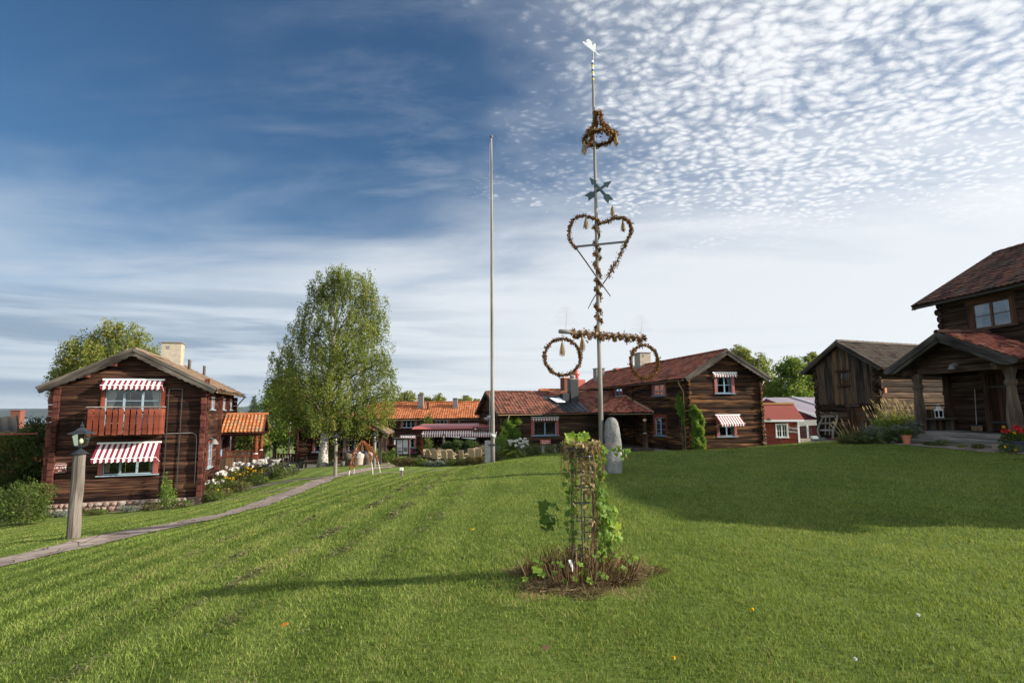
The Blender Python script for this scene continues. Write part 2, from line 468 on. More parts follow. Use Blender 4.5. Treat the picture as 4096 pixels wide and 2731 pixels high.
def _tps():
    P = CP[:, :2]; n = len(P)
    d2 = ((P[:, None] - P[None]) ** 2).sum(-1)
    K = np.where(d2 > 0, .5 * d2 * np.log(d2 + 1e-12), 0) + np.eye(n) * 1.2
    A = np.zeros((n + 3, n + 3)); A[:n, :n] = K; A[:n, n] = 1; A[:n, n + 1:] = P; A[n, :n] = 1; A[n + 1:, :n] = P.T
    return np.linalg.solve(A, np.concatenate([CP[:, 2], np.zeros(3)]))
_TW = _tps()
def HH(x, y):
    x = np.asarray(x, float); y = np.asarray(y, float)
    sh = x.shape
    q = np.stack([x.ravel(), y.ravel()], 1)
    qc = np.stack([np.clip(q[:, 0], -60, 60), np.clip(q[:, 1], -20, 95)], 1)
    out = np.empty(len(q))
    for a in range(0, len(q), 20000):
        d2 = ((qc[a:a + 20000, None] - CP[None, :, :2]) ** 2).sum(-1)
        out[a:a + 20000] = (.5 * d2 * np.log(d2 + 1e-12)) @ _TW[:len(CP)] + _TW[len(CP)] + qc[a:a + 20000] @ _TW[len(CP) + 1:]
    far = np.hypot(q[:, 0] - qc[:, 0], q[:, 1] - qc[:, 1])
    s = np.clip(far / 700, 0, 1); s = s * s * (3 - 2 * s)
    out = out * (1 - s) + s * (-36.5)
    # gentle unevenness of the turf
    out += .012 * np.sin(q[:, 0] * 1.9 + 1) * np.sin(q[:, 1] * 1.3) + .008 * np.sin(q[:, 0] * 4.1 + q[:, 1] * 2.7)
    return out.reshape(sh)
def h(x, y): return float(HH(np.array([x]), np.array([y]))[0])
def onground(x, y, dz=0.0): return Vector((x, y, h(x, y) + dz))

def axis(lo, hi, a, b, fine):
    c = list(np.arange(a, b + 1e-6, fine))
    s = fine; x = b
    while x < hi:
        s *= 1.22; x += s; c.append(min(x, hi))
    s = fine; x = a
    while x > lo:
        s *= 1.22; x -= s; c.insert(0, max(x, lo))
    return np.array(c)
def groundmat():
    t = NT("lawn turf")
    P = t.coord("POS")
    f1 = t.noise(P, 42, 6, .7); f2 = t.noise(P, 3.2, 4, .6); f3 = t.noise(P, .45, 3, .5)
    f = t.math("ADD", t.math("ADD", t.math("MULTIPLY", f1, .5), t.math("MULTIPLY", f2, .35)), t.math("MULTIPLY", f3, .35))
    c = t.ramp(f, [(.35, (.024, .042, .007)), (.55, (.072, .108, .019)), (.72, (.125, .165, .035)), (.9, (.19, .205, .06))])
    # mower stripes down the left slope
    sx = t.n("SeparateXYZ"); t.l(t.n("NewGeometry").outputs["Position"], sx.inputs[0])
    st = t.math("SINE", t.math("MULTIPLY", t.math("ADD", sx.outputs[0], t.math("MULTIPLY", f3, .5)), 6.6))
    lf = t.n("MapRange", interpolation_type="SMOOTHSTEP"); lf.inputs[1].default_value = 1.0; lf.inputs[2].default_value = -2.0; t.l(sx.outputs[0], lf.inputs[0])
    c = t.mix(t.math("MULTIPLY", t.math("ADD", t.math("MULTIPLY", st, .5), .5), t.math("MULTIPLY", lf.outputs[0], .45)), c, (.17, .205, .055))
    # dry straw ring round the trellis
    sp = t.n("VectorMath", operation="DISTANCE"); t.l(t.n("NewGeometry").outputs["Position"], sp.inputs[0]); sp.inputs[1].default_value = (.62, 5.5, .05)
    ring = t.n("MapRange", interpolation_type="SMOOTHSTEP"); ring.inputs[1].default_value = .66; ring.inputs[2].default_value = .30
    t.l(t.math("ADD", sp.outputs["Value"], t.math("MULTIPLY", t.math("SUBTRACT", f2, .5), .9)), ring.inputs[0])
    straw = t.mix(f1, (.05, .036, .018), (.18, .135, .07))
    c = t.mix(ring.outputs[0], c, straw)
    t.bsdf(c, .9, .1, t.bump(f1, .7, .03))
    return t.mat
m_lawn = groundmat()
def build_ground():
    xs = axis(-2600, 2600, -14, 19, .3); ys = axis(-60, 2600, 1, 44, .3)
    gx, gy = np.meshgrid(xs, ys)
    gz = HH(gx, gy)
    n, m = gx.shape
    V = np.stack([gx, gy, gz], -1).reshape(-1, 3)
    i = np.arange((n - 1) * (m - 1)); r, c = i // (m - 1), i % (m - 1)
    Fq = np.stack([r * m + c, r * m + c + 1, (r + 1) * m + c + 1, (r + 1) * m + c], 1)
    me = D.meshes.new("ground")
    me.vertices.add(len(V)); me.loops.add(len(Fq) * 4); me.polygons.add(len(Fq))
    me.vertices.foreach_set("co", V.reshape(-1).astype(np.float32))
    me.loops.foreach_set("vertex_index", Fq.reshape(-1).astype(np.int32))
    me.polygons.foreach_set("loop_start", np.arange(0, len(Fq) * 4, 4, dtype=np.int32))
    me.polygons.foreach_set("use_smooth", np.ones(len(Fq), bool))
    me.update(calc_edges=True)
    tag(link("ground", me, m_lawn), kind="structure")
build_ground()

# strips laid on the ground: paths and the court
def strip(name, pts, mat, lift=.022, sub=.3):
    """pts [(x, y, width)] -> ribbon draped on the terrain"""
    P = [Vector((p[0], p[1], p[2])) for p in pts]
    fine = []
    for a, b in zip(P, P[1:]):
        k = max(1, int((b - a).xy.length / sub))
        for i in range(k): fine.append(a.lerp(b, i / k))
    fine.append(P[-1])
    # smooth the polyline
    for _ in range(6):
        fine = [fine[0]] + [(fine[i - 1] + fine[i] * 2 + fine[i + 1]) / 4 for i in range(1, len(fine) - 1)] + [fine[-1]]
    b = MB()
    rows = []
    L = 0
    for i, p in enumerate(fine):
        d = (fine[min(i + 1, len(fine) - 1)] - fine[max(i - 1, 0)]); d.z = 0; d.normalize()
        nrm = Vector((-d.y, d.x, 0))
        w = p.z / 2
        k = max(2, int(p.z / .3))
        row = []
        for j in range(k + 1):
            s = -w + 2 * w * j / k
            if j in (0, k): s += (random.random() - .5) * .20
            row.append((p.x + nrm.x * s, p.y + nrm.y * s, s))
        rows.append((L, row))
        if i < len(fine) - 1: L += (fine[i + 1] - p).xy.length
    kk = min(len(r[1]) for r in rows)
    allp = np.array([[q[0], q[1]] for _, r in rows for q in r[:kk - 1] + [r[-1]]])
    Z = HH(allp[:, 0], allp[:, 1]) + lift
    vs = [(allp[i, 0], allp[i, 1], Z[i]) for i in range(len(allp))]
    fs = []
    for i in range(len(rows) - 1):
        for j in range(kk - 1):
            a = i * kk + j
            fs.append((a, a + 1, a + kk + 1, a + kk))
    b.add(vs, fs, 0, .5)
    return tag(b.build(name, mat, smooth=True), kind="structure")

def slabmat():
    t = NT("flagstones")
    P = t.coord("POS", (1, 1, 1))
    vo = t.n("TexVoronoi", feature="DISTANCE_TO_EDGE"); vo.inputs["Scale"].default_value = 2.5; t.l(P, vo.inputs["Vector"])
    v2 = t.n("TexVoronoi", feature="F1"); v2.inputs["Scale"].default_value = 2.5; t.l(P, v2.inputs["Vector"])
    n = t.noise(P, 14, 6, .65); n2 = t.noise(P, 1.4, 3)
    sep = t.n("SeparateColor"); t.l(v2.outputs["Color"], sep.inputs[0])
    c = t.ramp(t.math("ADD", t.math("MULTIPLY", sep.outputs[0], .6), t.math("MULTIPLY", n, .4)), [(.1, (.16, .12, .10)), (.5, (.24, .187, .158)), (.9, (.31, .26, .228))])
    e = t.math("ADD", vo.outputs["Distance"], t.math("MULTIPLY", t.math("SUBTRACT", n, .5), .05))
    j = t.ramp(e, [(.012, (0, 0, 0)), (.04, (1, 1, 1))])
    c = t.mix(j, t.mix(n2, (.04, .06, .015), (.09, .07, .045)), c)
    t.bsdf(c, .85, .2, t.bump(t.math("ADD", t.math("MULTIPLY", j, .8), t.math("MULTIPLY", n, .4)), .6, .02))
    return t.mat
def gravelmat():
    t = NT("pinkish gravel")
    P = t.coord("POS"); n = t.noise(P, 60, 5, .7); n2 = t.noise(P, .8, 4)
    c = t.ramp(t.math("ADD", t.math("MULTIPLY", n, .6), t.math("MULTIPLY", n2, .4)), [(.3, (.15, .12, .11)), (.6, (.25, .205, .195)), (.8, (.34, .29, .28))])
    t.bsdf(c, .9, .15, t.bump(n, .4, .01)); return t.mat
m_slab, m_gravel = slabmat(), gravelmat()
PATH = [(-11.6, 9.2, 1.9), (-10.1, 11.5, 1.45), (-9.75, 13.2, 1.2), (-9.2, 15, 1.1), (-8.2, 18, 1.05), (-8.35, 22, 1.05), (-8.7, 26.4, 1.0), (-8.35, 30, 1.0), (-7.6, 33, 1.0), (-7.4, 38, 1.0), (-8.2, 44, 1.1)]
strip("stone_path", PATH, m_slab)
strip("stone_path", [(-13.4, 25.2, .55), (-11.5, 24.6, .5), (-9.0, 24.4, .5)], m_slab, .018)
strip("gravel_path", [(-7.9, 28.3, .5), (-6, 28.6, .5), (-3.4, 28.9, .5), (-2, 29.2, .45)], m_gravel, .018)
strip("gravel_path", [(-13.2, 28.6, .5), (-11, 28.3, .45), (-9, 28.2, .4)], m_gravel, .018)
strip("stone_path", [(16.6, 24.2, .8), (14.6, 22.2, 1.15), (14.45, 20, 1.3), (14.75, 17.5, 1.4), (15.2, 14, 1.4)], m_slab, .02)
strip("courtyard", [(-24, 37, 6), (-18.5, 35.6, 5.2), (-14.3, 34.2, 4.2), (-12.6, 32.6, 1.6)], m_gravel, .03)

def build_water():
    t = NT("lake water")
    n = t.noise(t.coord("POS", (.004, .02, 1)), 1, 6, .6)
    c = t.mix(n, (.13, .16, .22), (.20, .24, .31))
    t.bsdf(c, .35, .35)
    b = MB(); b.add([(-9000, 900, -36), (9000, 900, -36), (9000, 5400, -36), (-9000, 5400, -36)], [(0, 1, 2, 3)])
    tag(b.build("lake", t.mat), kind="structure")
    t = NT("distant forest")
    n = t.noise(t.coord("POS", (.004, .004, .02)), 1, 8, .7)
    t.bsdf(t.ramp(n, [(.3, (.014, .028, .028)), (.7, (.035, .055, .045))]), .95, .05)
    xs = np.linspace(-9000, 9000, 420); b = MB()
    for (y0, hh, s) in ((5000, 66, 1), (6800, 105, 2)):
        top = [(x, y0 + 500, -36 + hh + 14 * math.sin(x * .0011 * s + s) + 8 * math.sin(x * .0031 + 2 * s) + 2.2 * math.sin(x * .05 * s) + random.random() * 3) for x in xs]
        fr = [(x, y0 + 60 * math.sin(x * .002), -36.5) for x in xs]
        bk = [(x, y0 + 1500, -36.5) for x in xs]
        m = len(xs)
        b.add(fr + top + bk, [(i, i + 1, m + i + 1, m + i) for i in range(m - 1)] + [(m + i, m + i + 1, 2 * m + i + 1, 2 * m + i) for i in range(m - 1)])
    tag(b.build("far_hills", t.mat, smooth=True), kind="structure")
build_water()
def build_haze():
    b = MB(); b.box((0, 3400, 60), (19000, 8400, 220))
    t = NT("thin air haze")
    v = t.n("VolumePrincipled"); v.inputs["Color"].default_value = (.80, .88, 1.0, 1); v.inputs["Density"].default_value = .000035
    v.inputs["Anisotropy"].default_value = .3
    t.l(v.outputs[0], t.out.inputs["Volume"])
    o = b.build("haze", t.mat); tag(o, "thin blue air haze over the lake and the far wooded hills", "haze", kind="stuff")
build_haze()

# ------------------------------------------------------------------ turf blades
def pathdist(x, y, pts):
    P = np.array([(p[0], p[1]) for p in pts]); W = np.array([p[2] for p in pts])
    best = np.full(x.shape, 9.0)
    for a in range(len(P) - 1):
        d = P[a + 1] - P[a]; L2 = d @ d
        s = np.clip(((x - P[a, 0]) * d[0] + (y - P[a, 1]) * d[1]) / L2, 0, 1)
        dist = np.hypot(x - P[a, 0] - s * d[0], y - P[a, 1] - s * d[1]) - (W[a] + s * (W[a + 1] - W[a])) / 2
        best = np.minimum(best, dist)
    return best
def build_grass():
    N = 780000
    r0, r1, e = 3.0, 30.0, 1.5
    u = RG.random(N)
    k = 2 - e
    r = (r0 ** k + u * (r1 ** k - r0 ** k)) ** (1 / k)
    a = (RG.random(N) - .5) * 2 * R(59)
    x, y = r * np.sin(a), r * np.cos(a)
    ok = pathdist(x, y, PATH) > .02
    ok &= pathdist(x, y, [(16.6, 24.2, .8), (14.6, 22.2, 1.15), (14.45, 20, 1.3), (14.75, 17.5, 1.4), (15.2, 14, 1.4)]) > .02
    ok &= ~((x > 14.6) & (y > 12))
    ok &= ~((x < -12.9) & (y > 22.5))
    dt = np.hypot(x - .62, y - 5.5)
    ok &= ~((dt < .7) & (RG.random(N) < .8 - dt * .7))
    x, y, r, dt = x[ok], y[ok], r[ok], dt[ok]
    n = len(x)
    z = HH(x, y)
    sc = (r / 4.5) ** .55
    patch = np.sin(x * 1.1 + 2 * np.sin(y * .7)) * np.sin(y * .9 + np.sin(x * 1.7)) * .5 + np.sin(x * 3.3 + y * 2.1) * np.sin(y * 3.9 - x) * .35
    tf = np.sin(x * 9.1 + 3 * np.sin(y * 5.3)) * np.sin(y * 8.3 + 2 * np.sin(x * 6.1))
    hgt = (.014 + .018 * RG.random(n) ** 1.5 + .005 * patch + .006 * tf) * np.clip(sc, .8, 1.2)
    w = (.0022 + .0014 * RG.random(n)) * np.clip(sc, .8, 3.2)
    th = RG.random(n) * 2 * math.pi
    lean = RG.random(n) * 1.3
    # blades lie in loose tufts, combed by the mower
    lx = np.cos(th) * lean + .25 * np.sin(y * .8); ly = np.sin(th) * lean + .2
    ph = RG.random(n) * math.pi
    ax, ay = np.cos(ph) * w, np.sin(ph) * w
    V = np.empty((n, 4, 3))
    V[:, 0] = np.stack([x - ax, y - ay, z - .005], 1)
    V[:, 1] = np.stack([x + ax, y + ay, z - .005], 1)
    tx, ty = x + lx * hgt, y + ly * hgt
    V[:, 2] = np.stack([tx + ax * .25, ty + ay * .25, z + hgt], 1)
    V[:, 3] = np.stack([tx - ax * .25, ty - ay * .25, z + hgt], 1)
    rn = np.clip(.42 + .2 * patch + .30 * RG.standard_normal(n), 0, .93)
    tuft = np.sin(x * 9.1 + 3 * np.sin(y * 5.3)) * np.sin(y * 8.3 + 2 * np.sin(x * 6.1))
    rn = np.clip(rn + .13 * tuft + np.where(x < 1, .15 * np.sin(x * 6.6 + .8) * np.clip((1 - x) / 3, 0, 1), 0), 0, .93)
    dry = RG.random(n) < .035
    rn[dry] = .97
    near = dt < .62 + .2 * np.sin(np.arctan2(y - 5.6, x - .6) * 5)
    rn[near & (RG.random(n) < .75)] = .98
    m = leafmat("grass blade", [(0, (.022, .041, .007)), (.3, (.078, .124, .019)), (.6, (.150, .210, .038)), (.9, (.245, .29, .08)), (.95, (.28, .23, .10)), (1, (.26, .19, .09))], .34, .7, .08, .22, .35)
    g = quads("lawn_grass", V, m, rnd=rn)
    tag(g, "short mown green lawn grass in front of the log houses", "grass", kind="stuff")
    # dry clippings left in rows by the mower
    rows = []
    for (off, amt, tt) in ((0, 5200, 1), (-.7, 1500, 1), (.55, 3400, 1), (1.2, 1300, 1), (-1.5, 1200, 1)):
        s = RG.random(amt)
        yy = 2.6 + 18 * s ** 1.25
        xx = -3.15 + off * (1 + yy * .03) - .028 * (yy - 10) ** 1.0 * 0 + .9 * np.sin(yy * .11) * .5 + .0 + RG.standard_normal(amt) * .045 * (1 + yy * .04)
        brk = np.sin(yy * 2.3 + off * 5) + np.sin(yy * 5.1 + off * 3) + RG.standard_normal(amt) * .7 > .45
        rows.append(np.stack([xx[brk], yy[brk]], 1))
    P = np.concatenate(rows); n = len(P)
    z = HH(P[:, 0], P[:, 1]) + .012 + RG.random(n) * .028
    sz = .010 + .012 * RG.random(n)
    sz *= (P[:, 1] / 6).clip(.8, 1.6)
    th = RG.random(n) * 6.28
    a = np.stack([np.cos(th), np.sin(th), RG.standard_normal(n) * .3], 1) * sz[:, None]
    b = np.stack([-np.sin(th), np.cos(th), RG.standard_normal(n) * .4], 1) * (sz * .28)[:, None]
    C = np.stack([P[:, 0], P[:, 1], z], 1)
    V = np.stack([C - a - b, C + a - b, C + a + b, C - a + b], 1)
    mm = leafmat("dry clippings", [(0, (.05, .05, .02)), (.5, (.085, .085, .035)), (1, (.14, .13, .06))], .1)
    g = quads("grass_clippings", V, mm)
    tag(g, "rows of dry brown mown clippings lying along the lawn slope", "grass clippings", kind="stuff")
build_grass()
# ------------------------------------------------------------------ building helpers
def log_wall(mb, T, u0, u1, z0, z1, lh, openings=(), clip=None, bulge=.05, ext=(0, 0), mi=0, seed=0, phase=0.0, noend=False):
    """courses of hewn logs; openings [(ua,ub,za,zb)]; T(u,d,z) maps to local space (d = outwards)"""
    rg = random.Random(seed)
    n = max(1, round((z1 - z0) / lh)); lh = (z1 - z0) / n
    prof = [(0, -.02), (.07, .6), (.28, .93), (.55, 1.0), (.82, .9), (.95, .6), (1, -.02)]
    zz = sorted({z0, z1} | {min(z1, max(z0, z0 + (i + phase + (.26 * (rg.random() - .5) if 0 < i < n else 0)) * lh)) for i in range(0, n + 1)})
    zz = [z for k, z in enumerate(zz) if k == 0 or z - zz[k - 1] > .03]
    for za, zb in zip(zz, zz[1:]):
        zm = (za + zb) / 2
        a, b = (u0, u1) if clip is None else clip(zm)
        if b - a < .05: continue
        rr = rg.random(); off = rg.random() * 9
        ea = ext[0] if clip is None or a <= u0 + .01 else 0
        eb = ext[1] if clip is None or b >= u1 - .01 else 0
        iv = [(a, b)]
        for (oa, ob, oza, ozb) in openings:
            if oza < zm < ozb:
                new = []
                for (p, q) in iv:
                    if ob <= p or oa >= q: new.append((p, q)); continue
                    if oa > p: new.append((p, oa))
                    if ob < q: new.append((ob, q))
                iv = new
        amp = bulge * (.5 + .5 * rg.random())
        ph = rg.random() * 6
        for (p, q) in iv:
            k = max(1, int((q - p) / .45))
            vs, fs, uv = [], [], []
            for i in range(k + 1):
                u = p + (q - p) * i / k
                wob = 1 + .28 * math.sin(u * 1.7 + ph) + .14 * math.sin(u * 5.1 + ph * 2)
                zw = .012 * math.sin(u * 1.1 + ph)
                for (s, d) in prof:
                    vs.append((u, d * amp * wob if d > 0 else d, za + s * (zb - za) + (zw if 0 < s < 1 else 0)))
            m = len(prof)
            for i in range(k):
                ua, ub = p + (q - p) * i / k + off, p + (q - p) * (i + 1) / k + off
                for j in range(m - 1):
                    fs.append((i * m + j, (i + 1) * m + j, (i + 1) * m + j + 1, i * m + j + 1))
                    va, vb = za + prof[j][0] * (zb - za) + off, za + prof[j + 1][0] * (zb - za) + off
                    uv.append([(ua, va), (ub, va), (ub, vb), (ua, vb)])
            mb.add(vs, fs, mi, rr, uv)
        if noend: continue
        hh = (zb - za) * .5
        for (e, c, sg) in ((ea, a, -1), (eb, b, 1)):
            if e > 0:
                e2 = e * (.55 + .7 * rg.random())
                n8 = 8; vs = []
                for uu in (c - sg * .05, c + sg * (e2 - .02), c + sg * e2):
                    sc = 1 if uu != c + sg * e2 else .82
                    for kk in range(n8):
                        t = 2 * math.pi * (kk + .5) / n8
                        sq = min(1.35, 1 / max(abs(math.cos(t)), abs(math.sin(t)))) ** .6 * (.95 + .08 * rg.random())
                        vs.append((uu, -.06 + math.cos(t) * .10 * sc * sq, zm + math.sin(t) * hh * .9 * sc * sq))
                fs = [(i * n8 + kk, i * n8 + (kk + 1) % n8, (i + 1) * n8 + (kk + 1) % n8, (i + 1) * n8 + kk) for i in range(2) for kk in range(n8)]
                fs.append(tuple(2 * n8 + kk for kk in range(n8)))
                uv = [[(0 + off, kk * .08), (0 + off, kk * .08 + .08), (.2 + off, kk * .08 + .08), (.2 + off, kk * .08)] for _ in range(2) for kk in range(n8)] + [[(.1 * math.cos(kk), .1 * math.sin(kk)) for kk in range(n8)]]
                mb.add(vs, fs, mi, rr, uv)

def frames(W, L):
    """T functions of the four walls of a house whose front gable is at y = 0"""
    return dict(F=lambda u, d, z: (u, -d, z), B=lambda u, d, z: (u, L + d, z),
                R=lambda u, d, z: (W / 2 + d, u, z), L=lambda u, d, z: (-W / 2 - d, u, z))

def house_walls(emp, W, L, he, hr, lh, mat, op, ext=.16, bulge=.05, z0=0.0, seed=1, skip=""):
    mb = MB(); T = frames(W, L); k = (hr - he) / (W / 2)
    def clip(z):
        hw = W / 2 if z <= he else max(0, (hr - z) / k)
        return (-min(hw, W / 2), min(hw, W / 2))
    for s in "FB":
        if s in skip: continue
        mb.T = T[s]; log_wall(mb, T[s], -W / 2, W / 2, z0, hr, lh, op.get(s, ()), clip, bulge, (ext, ext), 0, seed + ord(s))
    for s in "RL":
        if s in skip: continue
        mb.T = T[s]; log_wall(mb, T[s], 0, L, z0, he + .02, lh, op.get(s, ()), None, bulge, (ext, ext), 0, seed + ord(s), .5)
    mb.T = None
    return mb.build("wall", mat, emp)

def tile_slope(mb, O, U, S, nu, ns, tw, tl, clip=None, amp=.028, step=.024, mi=0, seg=6, seed=0):
    """pantiles: O eave/ridge corner at the TOP, U along the ridge, S down the slope"""
    O, U, S = Vector(O), Vector(U).normalized(), Vector(S).normalized()
    Nn = U.cross(S)
    if Nn.z < 0: Nn = -Nn
    rg = random.Random(seed)
    k = int(round(nu / tw)); tw = nu / k
    rr_ = int(round(ns / tl)); tl = ns / rr_
    pr = [amp * (.5 + .5 * math.cos(2 * math.pi * i / seg)) ** 1.0 for i in range(seg)]
    for r in range(rr_):
        s0, s1 = r * tl, (r + 1) * tl
        for c in range(k):
            if clip and not clip((c + .5) * tw, (s0 + s1) / 2): continue
            vs = []; jit = (rg.random() - .5) * .022
            for i in range(seg + 1):
                uu_ = (c + i / seg) * tw; p = O + U * uu_ + Nn * (.016 * math.sin(uu_ * 1.3 + seed) + .008 * math.sin(uu_ * 4.1 + s0 * 3)); hq = pr[i % seg]
                vs += [p + S * s0 + Nn * (hq), p + S * (s1 + jit) + Nn * (hq + step), p + S * (s1 + jit) + Nn * (hq - .004)]
            fs, uv = [], []
            for i in range(seg):
                a = i * 3
                fs += [(a, a + 3, a + 4, a + 1), (a + 1, a + 4, a + 5, a + 2)]
                u0, u1 = (c + i / seg) * tw, (c + (i + 1) / seg) * tw
                uv += [[(u0, s0), (u1, s0), (u1, s1), (u0, s1)], [(u0, s1), (u1, s1), (u1, s1 + .02), (u0, s1 + .02)]]
            mb.add(vs, fs, mi, rg.random(), uv)

def ridge_tiles(mb, p0, p1, rad=.10, seg=.36, mi=0, seed=0):
    p0, p1 = Vector(p0), Vector(p1)
    a = p1 - p0; n = max(1, int(a.length / seg)); a /= n
    ax = a.normalized(); sd = ax.cross(Vector((0, 0, 1))).normalized(); up = sd.cross(ax)
    rg = random.Random(seed)
    for i in range(n):
        q0, q1 = p0 + a * i, p0 + a * (i + 1.12)
        vs = []
        for q, rr in ((q0, rad * .86), (q1, rad * 1.08)):
            for t in range(7):
                an = math.pi * t / 6
                vs.append(q + sd * (math.cos(an) * rr) + up * (math.sin(an) * rr - .03 + .02))
        fs = [(t, t + 1, 8 + t, 7 + t) for t in range(6)] + [tuple(range(7, 14))]
        mb.add(vs, fs, mi, rg.random(), [[(i, t * .1), (i, t * .1 + .1), (i + 1, t * .1 + .1), (i + 1, t * .1)] for t in range(6)] + [[(0, 0)] * 7])

def gable_roof(emp, W, L, he, hr, oe, og, mat, tw=.23, tl=.34, og2=None, sides=(1, -1), holes=None, soff=None, ridge=True, thick=.10, seed=3, amp=.028, clipf=None):
    """roof part (tiles) with ridge sub-part and soffit boards"""
    og2 = og if og2 is None else og2
    k = (hr - he) / (W / 2); cs = math.cos(math.atan(k)); sl = (W / 2 + oe) / cs
    mb = MB()
    for sd in sides:
        S = Vector((sd, 0, -k)).normalized()
        cl = clipf.get(sd) if clipf else None
        tile_slope(mb, (0, -og, hr + thick / cs), (0, 1, 0), S, L + og + og2, sl, tw, tl, cl, seed=seed + sd, amp=amp)
    roof = mb.build("roof", mat, emp)
    b = MB()
    for sd in sides:
        A = Vector((0, 1, 0)); S = Vector((sd, 0, -k)).normalized(); Nn = A.cross(S)
        if Nn.z < 0: Nn = -Nn
        b.prism([(-og + .02, 0), (L + og2 - .02, 0), (L + og2 - .02, sl - .04), (-og + .02, sl - .04)], (0, 0, hr + .02), A, S, Nn, thick / 2)
    b.build("soffit", soff or m_brown, roof)
    if ridge:
        b = MB(); ridge_tiles(b, (0, -og - .02, hr + thick / cs + .02), (0, L + og2, hr + thick / cs + .02), .11, .36, seed=seed)
        b.build("ridge", mat, roof)
    return roof

def bargeboards(emp, W, he, hr, oe, y, mat, width=.22, th=.045, scallop=0.0, lift=.08, name="bargeboard", cap=True, ny=-1):
    """two gable trim boards at local y; scallop = depth of the cut lower edge"""
    k = (hr - he) / (W / 2); x1 = W / 2 + oe
    for sd in (1, -1):
        b = MB()
        A = Vector((sd, 0, -k)).normalized(); Nn = Vector((0, ny, 0)); B = A.cross(Nn)
        if B.z > 0: B = -B
        ln = math.hypot(x1, x1 * k)
        low = []
        n = 40 if scallop else 1
        for i in range(n + 1):
            t = ln - ln * i / n
            w = width
            if scallop:
                w += scallop * abs(math.sin(t / .30 * math.pi)) ** .6 + .05 * math.sin(t / ln * math.pi) + .02
            low.append((t, w))
        poly = [(0, 0), (ln, 0)] + low
        b.prism(poly, (0, y, hr + lift + .06), A, B, Nn, th)
        if cap:
            b.prism([(0, -.035), (ln + .02, -.035), (ln + .02, .02), (0, .02)], (0, y + ny * .002 - ny * .03, hr + lift + .06), A, B, Nn, th + .05)
            b.prism([(0, .0), (ln, .0), (ln, .10), (0, .10)], (0, y + ny * th, hr + lift + .06), A, B, Nn, .028)
        b.build(name, mat, emp)

def window(emp, T, u0, u1, z0, z1, cols=2, rows=2, casing=None, sash=None, cw=.13, proud=.075, sill=True, curtain=None, hood=False, lead=False, cs=None, sashes=2):
    """casing (part) with sash, pane, sill and curtain as its sub-parts; opening u0..u1, z0..z1"""
    casing = casing or m_redc; sash = sash or m_sash
    b = MB(T)
    def fb(mb, ua, ub, za, zb, d0, d1, mi=0):
        mb.box(((ua + ub) / 2, (d0 + d1) / 2, (za + zb) / 2), (ub - ua, d1 - d0, zb - za), mi)
    fb(b, u0 - cw, u0, z0 - .02, z1 + .01, -.04, proud); fb(b, u1, u1 + cw, z0 - .02, z1 + .01, -.04, proud)
    fb(b, u0 - cw - .03, u1 + cw + .03, z1 + .01, z1 + .01 + cw * .9, -.04, proud + .012)
    if hood: fb(b, u0 - cw - .10, u1 + cw + .10, z1 + .01 + cw * .9, z1 + .05 + cw * .9, -.04, proud + .09)
    # reveals
    fb(b, u0 - .02, u0 + .012, z0, z1, -.16, -.0401); fb(b, u1 - .012, u1 + .02, z0, z1, -.16, -.0401)
    w = b.build("window", casing, emp)
    s = MB(T); bw = .042; dp0, dp1 = -.005, .032
    n = sashes; sw = (u1 - u0) / n
    for i in range(n):
        a, c = u0 + i * sw, u0 + (i + 1) * sw
        fb(s, a + .001, a + bw, z0, z1, dp0, dp1); fb(s, c - bw, c - .001, z0, z1, dp0, dp1)
        fb(s, a + bw, c - bw, z0, z0 + bw, dp0, dp1); fb(s, a + bw, c - bw, z1 - bw, z1, dp0, dp1)
        if not lead:
            pc = max(1, cols // n)
            for j in range(1, pc):
                x = a + (c - a) * j / pc; fb(s, x - .011, x + .011, z0 + bw, z1 - bw, dp0 + .006, dp1 - .008)
            for j in range(1, rows):
                zz = z0 + (z1 - z0) * j / rows
                fb(s, a + bw, c - bw, zz - .012, zz + .012, dp0 + .005, dp1 - .007)
        else:
            for j in range(1, 5):
                x = a + (c - a) * j / 5; fb(s, x - .006, x + .006, z0 + bw, z1 - bw, .006, .018, 1)
            for j in range(1, 6):
                zz = z0 + (z1 - z0) * j / 6; fb(s, a + bw, c - bw, zz - .006, zz + .006, .007, .017, 1)
            for j in range(5):
                x = a + (c - a) * (j + .5) / 5; rr = (c - a) / 10
                s.tube([(x + rr * math.cos(t), .012, z1 - .16 + .11 * math.sin(t)) for t in [math.pi * q / 6 for q in range(7)]], .006, 4, 1)
    s.build("sash", [sash, m_greyd], w)
    g = MB(T); g.add([(u0, .0, z0), (u1, .0, z0), (u1, .0, z1), (u0, .0, z1)], [(0, 1, 2, 3)]); g.build("pane", m_glass, w)
    if sill:
        g = MB(T); fb(g, u0 - cw - .05, u1 + cw + .05, z0 - .062, z0 - .021, -.04, proud + .06); g.build("sill", cs or sash, w)
    if curtain:
        m = curtain
        W_ = u1 - u0
        for sd in (0, 1):
            g = MB(T); n2 = 14; vs = []
            for i in range(n2 + 1):
                s_ = i / n2
                ww = W_ * (.26 if sashes == 2 else .19)
                # swept back at two thirds height
                for (zz, f) in ((z1 - .02, 1.0), (z0 + (z1 - z0) * .45, .62), (z0 + .02, .55)):
                    uu = u0 + s_ * ww * f if sd == 0 else u1 - s_ * ww * f
                    vs.append((uu, -.11 + .018 * math.sin(s_ * 22), zz))
            fs = [(i * 3 + j, i * 3 + 3 + j, i * 3 + 4 + j, i * 3 + 1 + j) for i in range(n2) for j in range(2)]
            g.add(vs, fs)
            g.build("curtain", m, w)
    return w

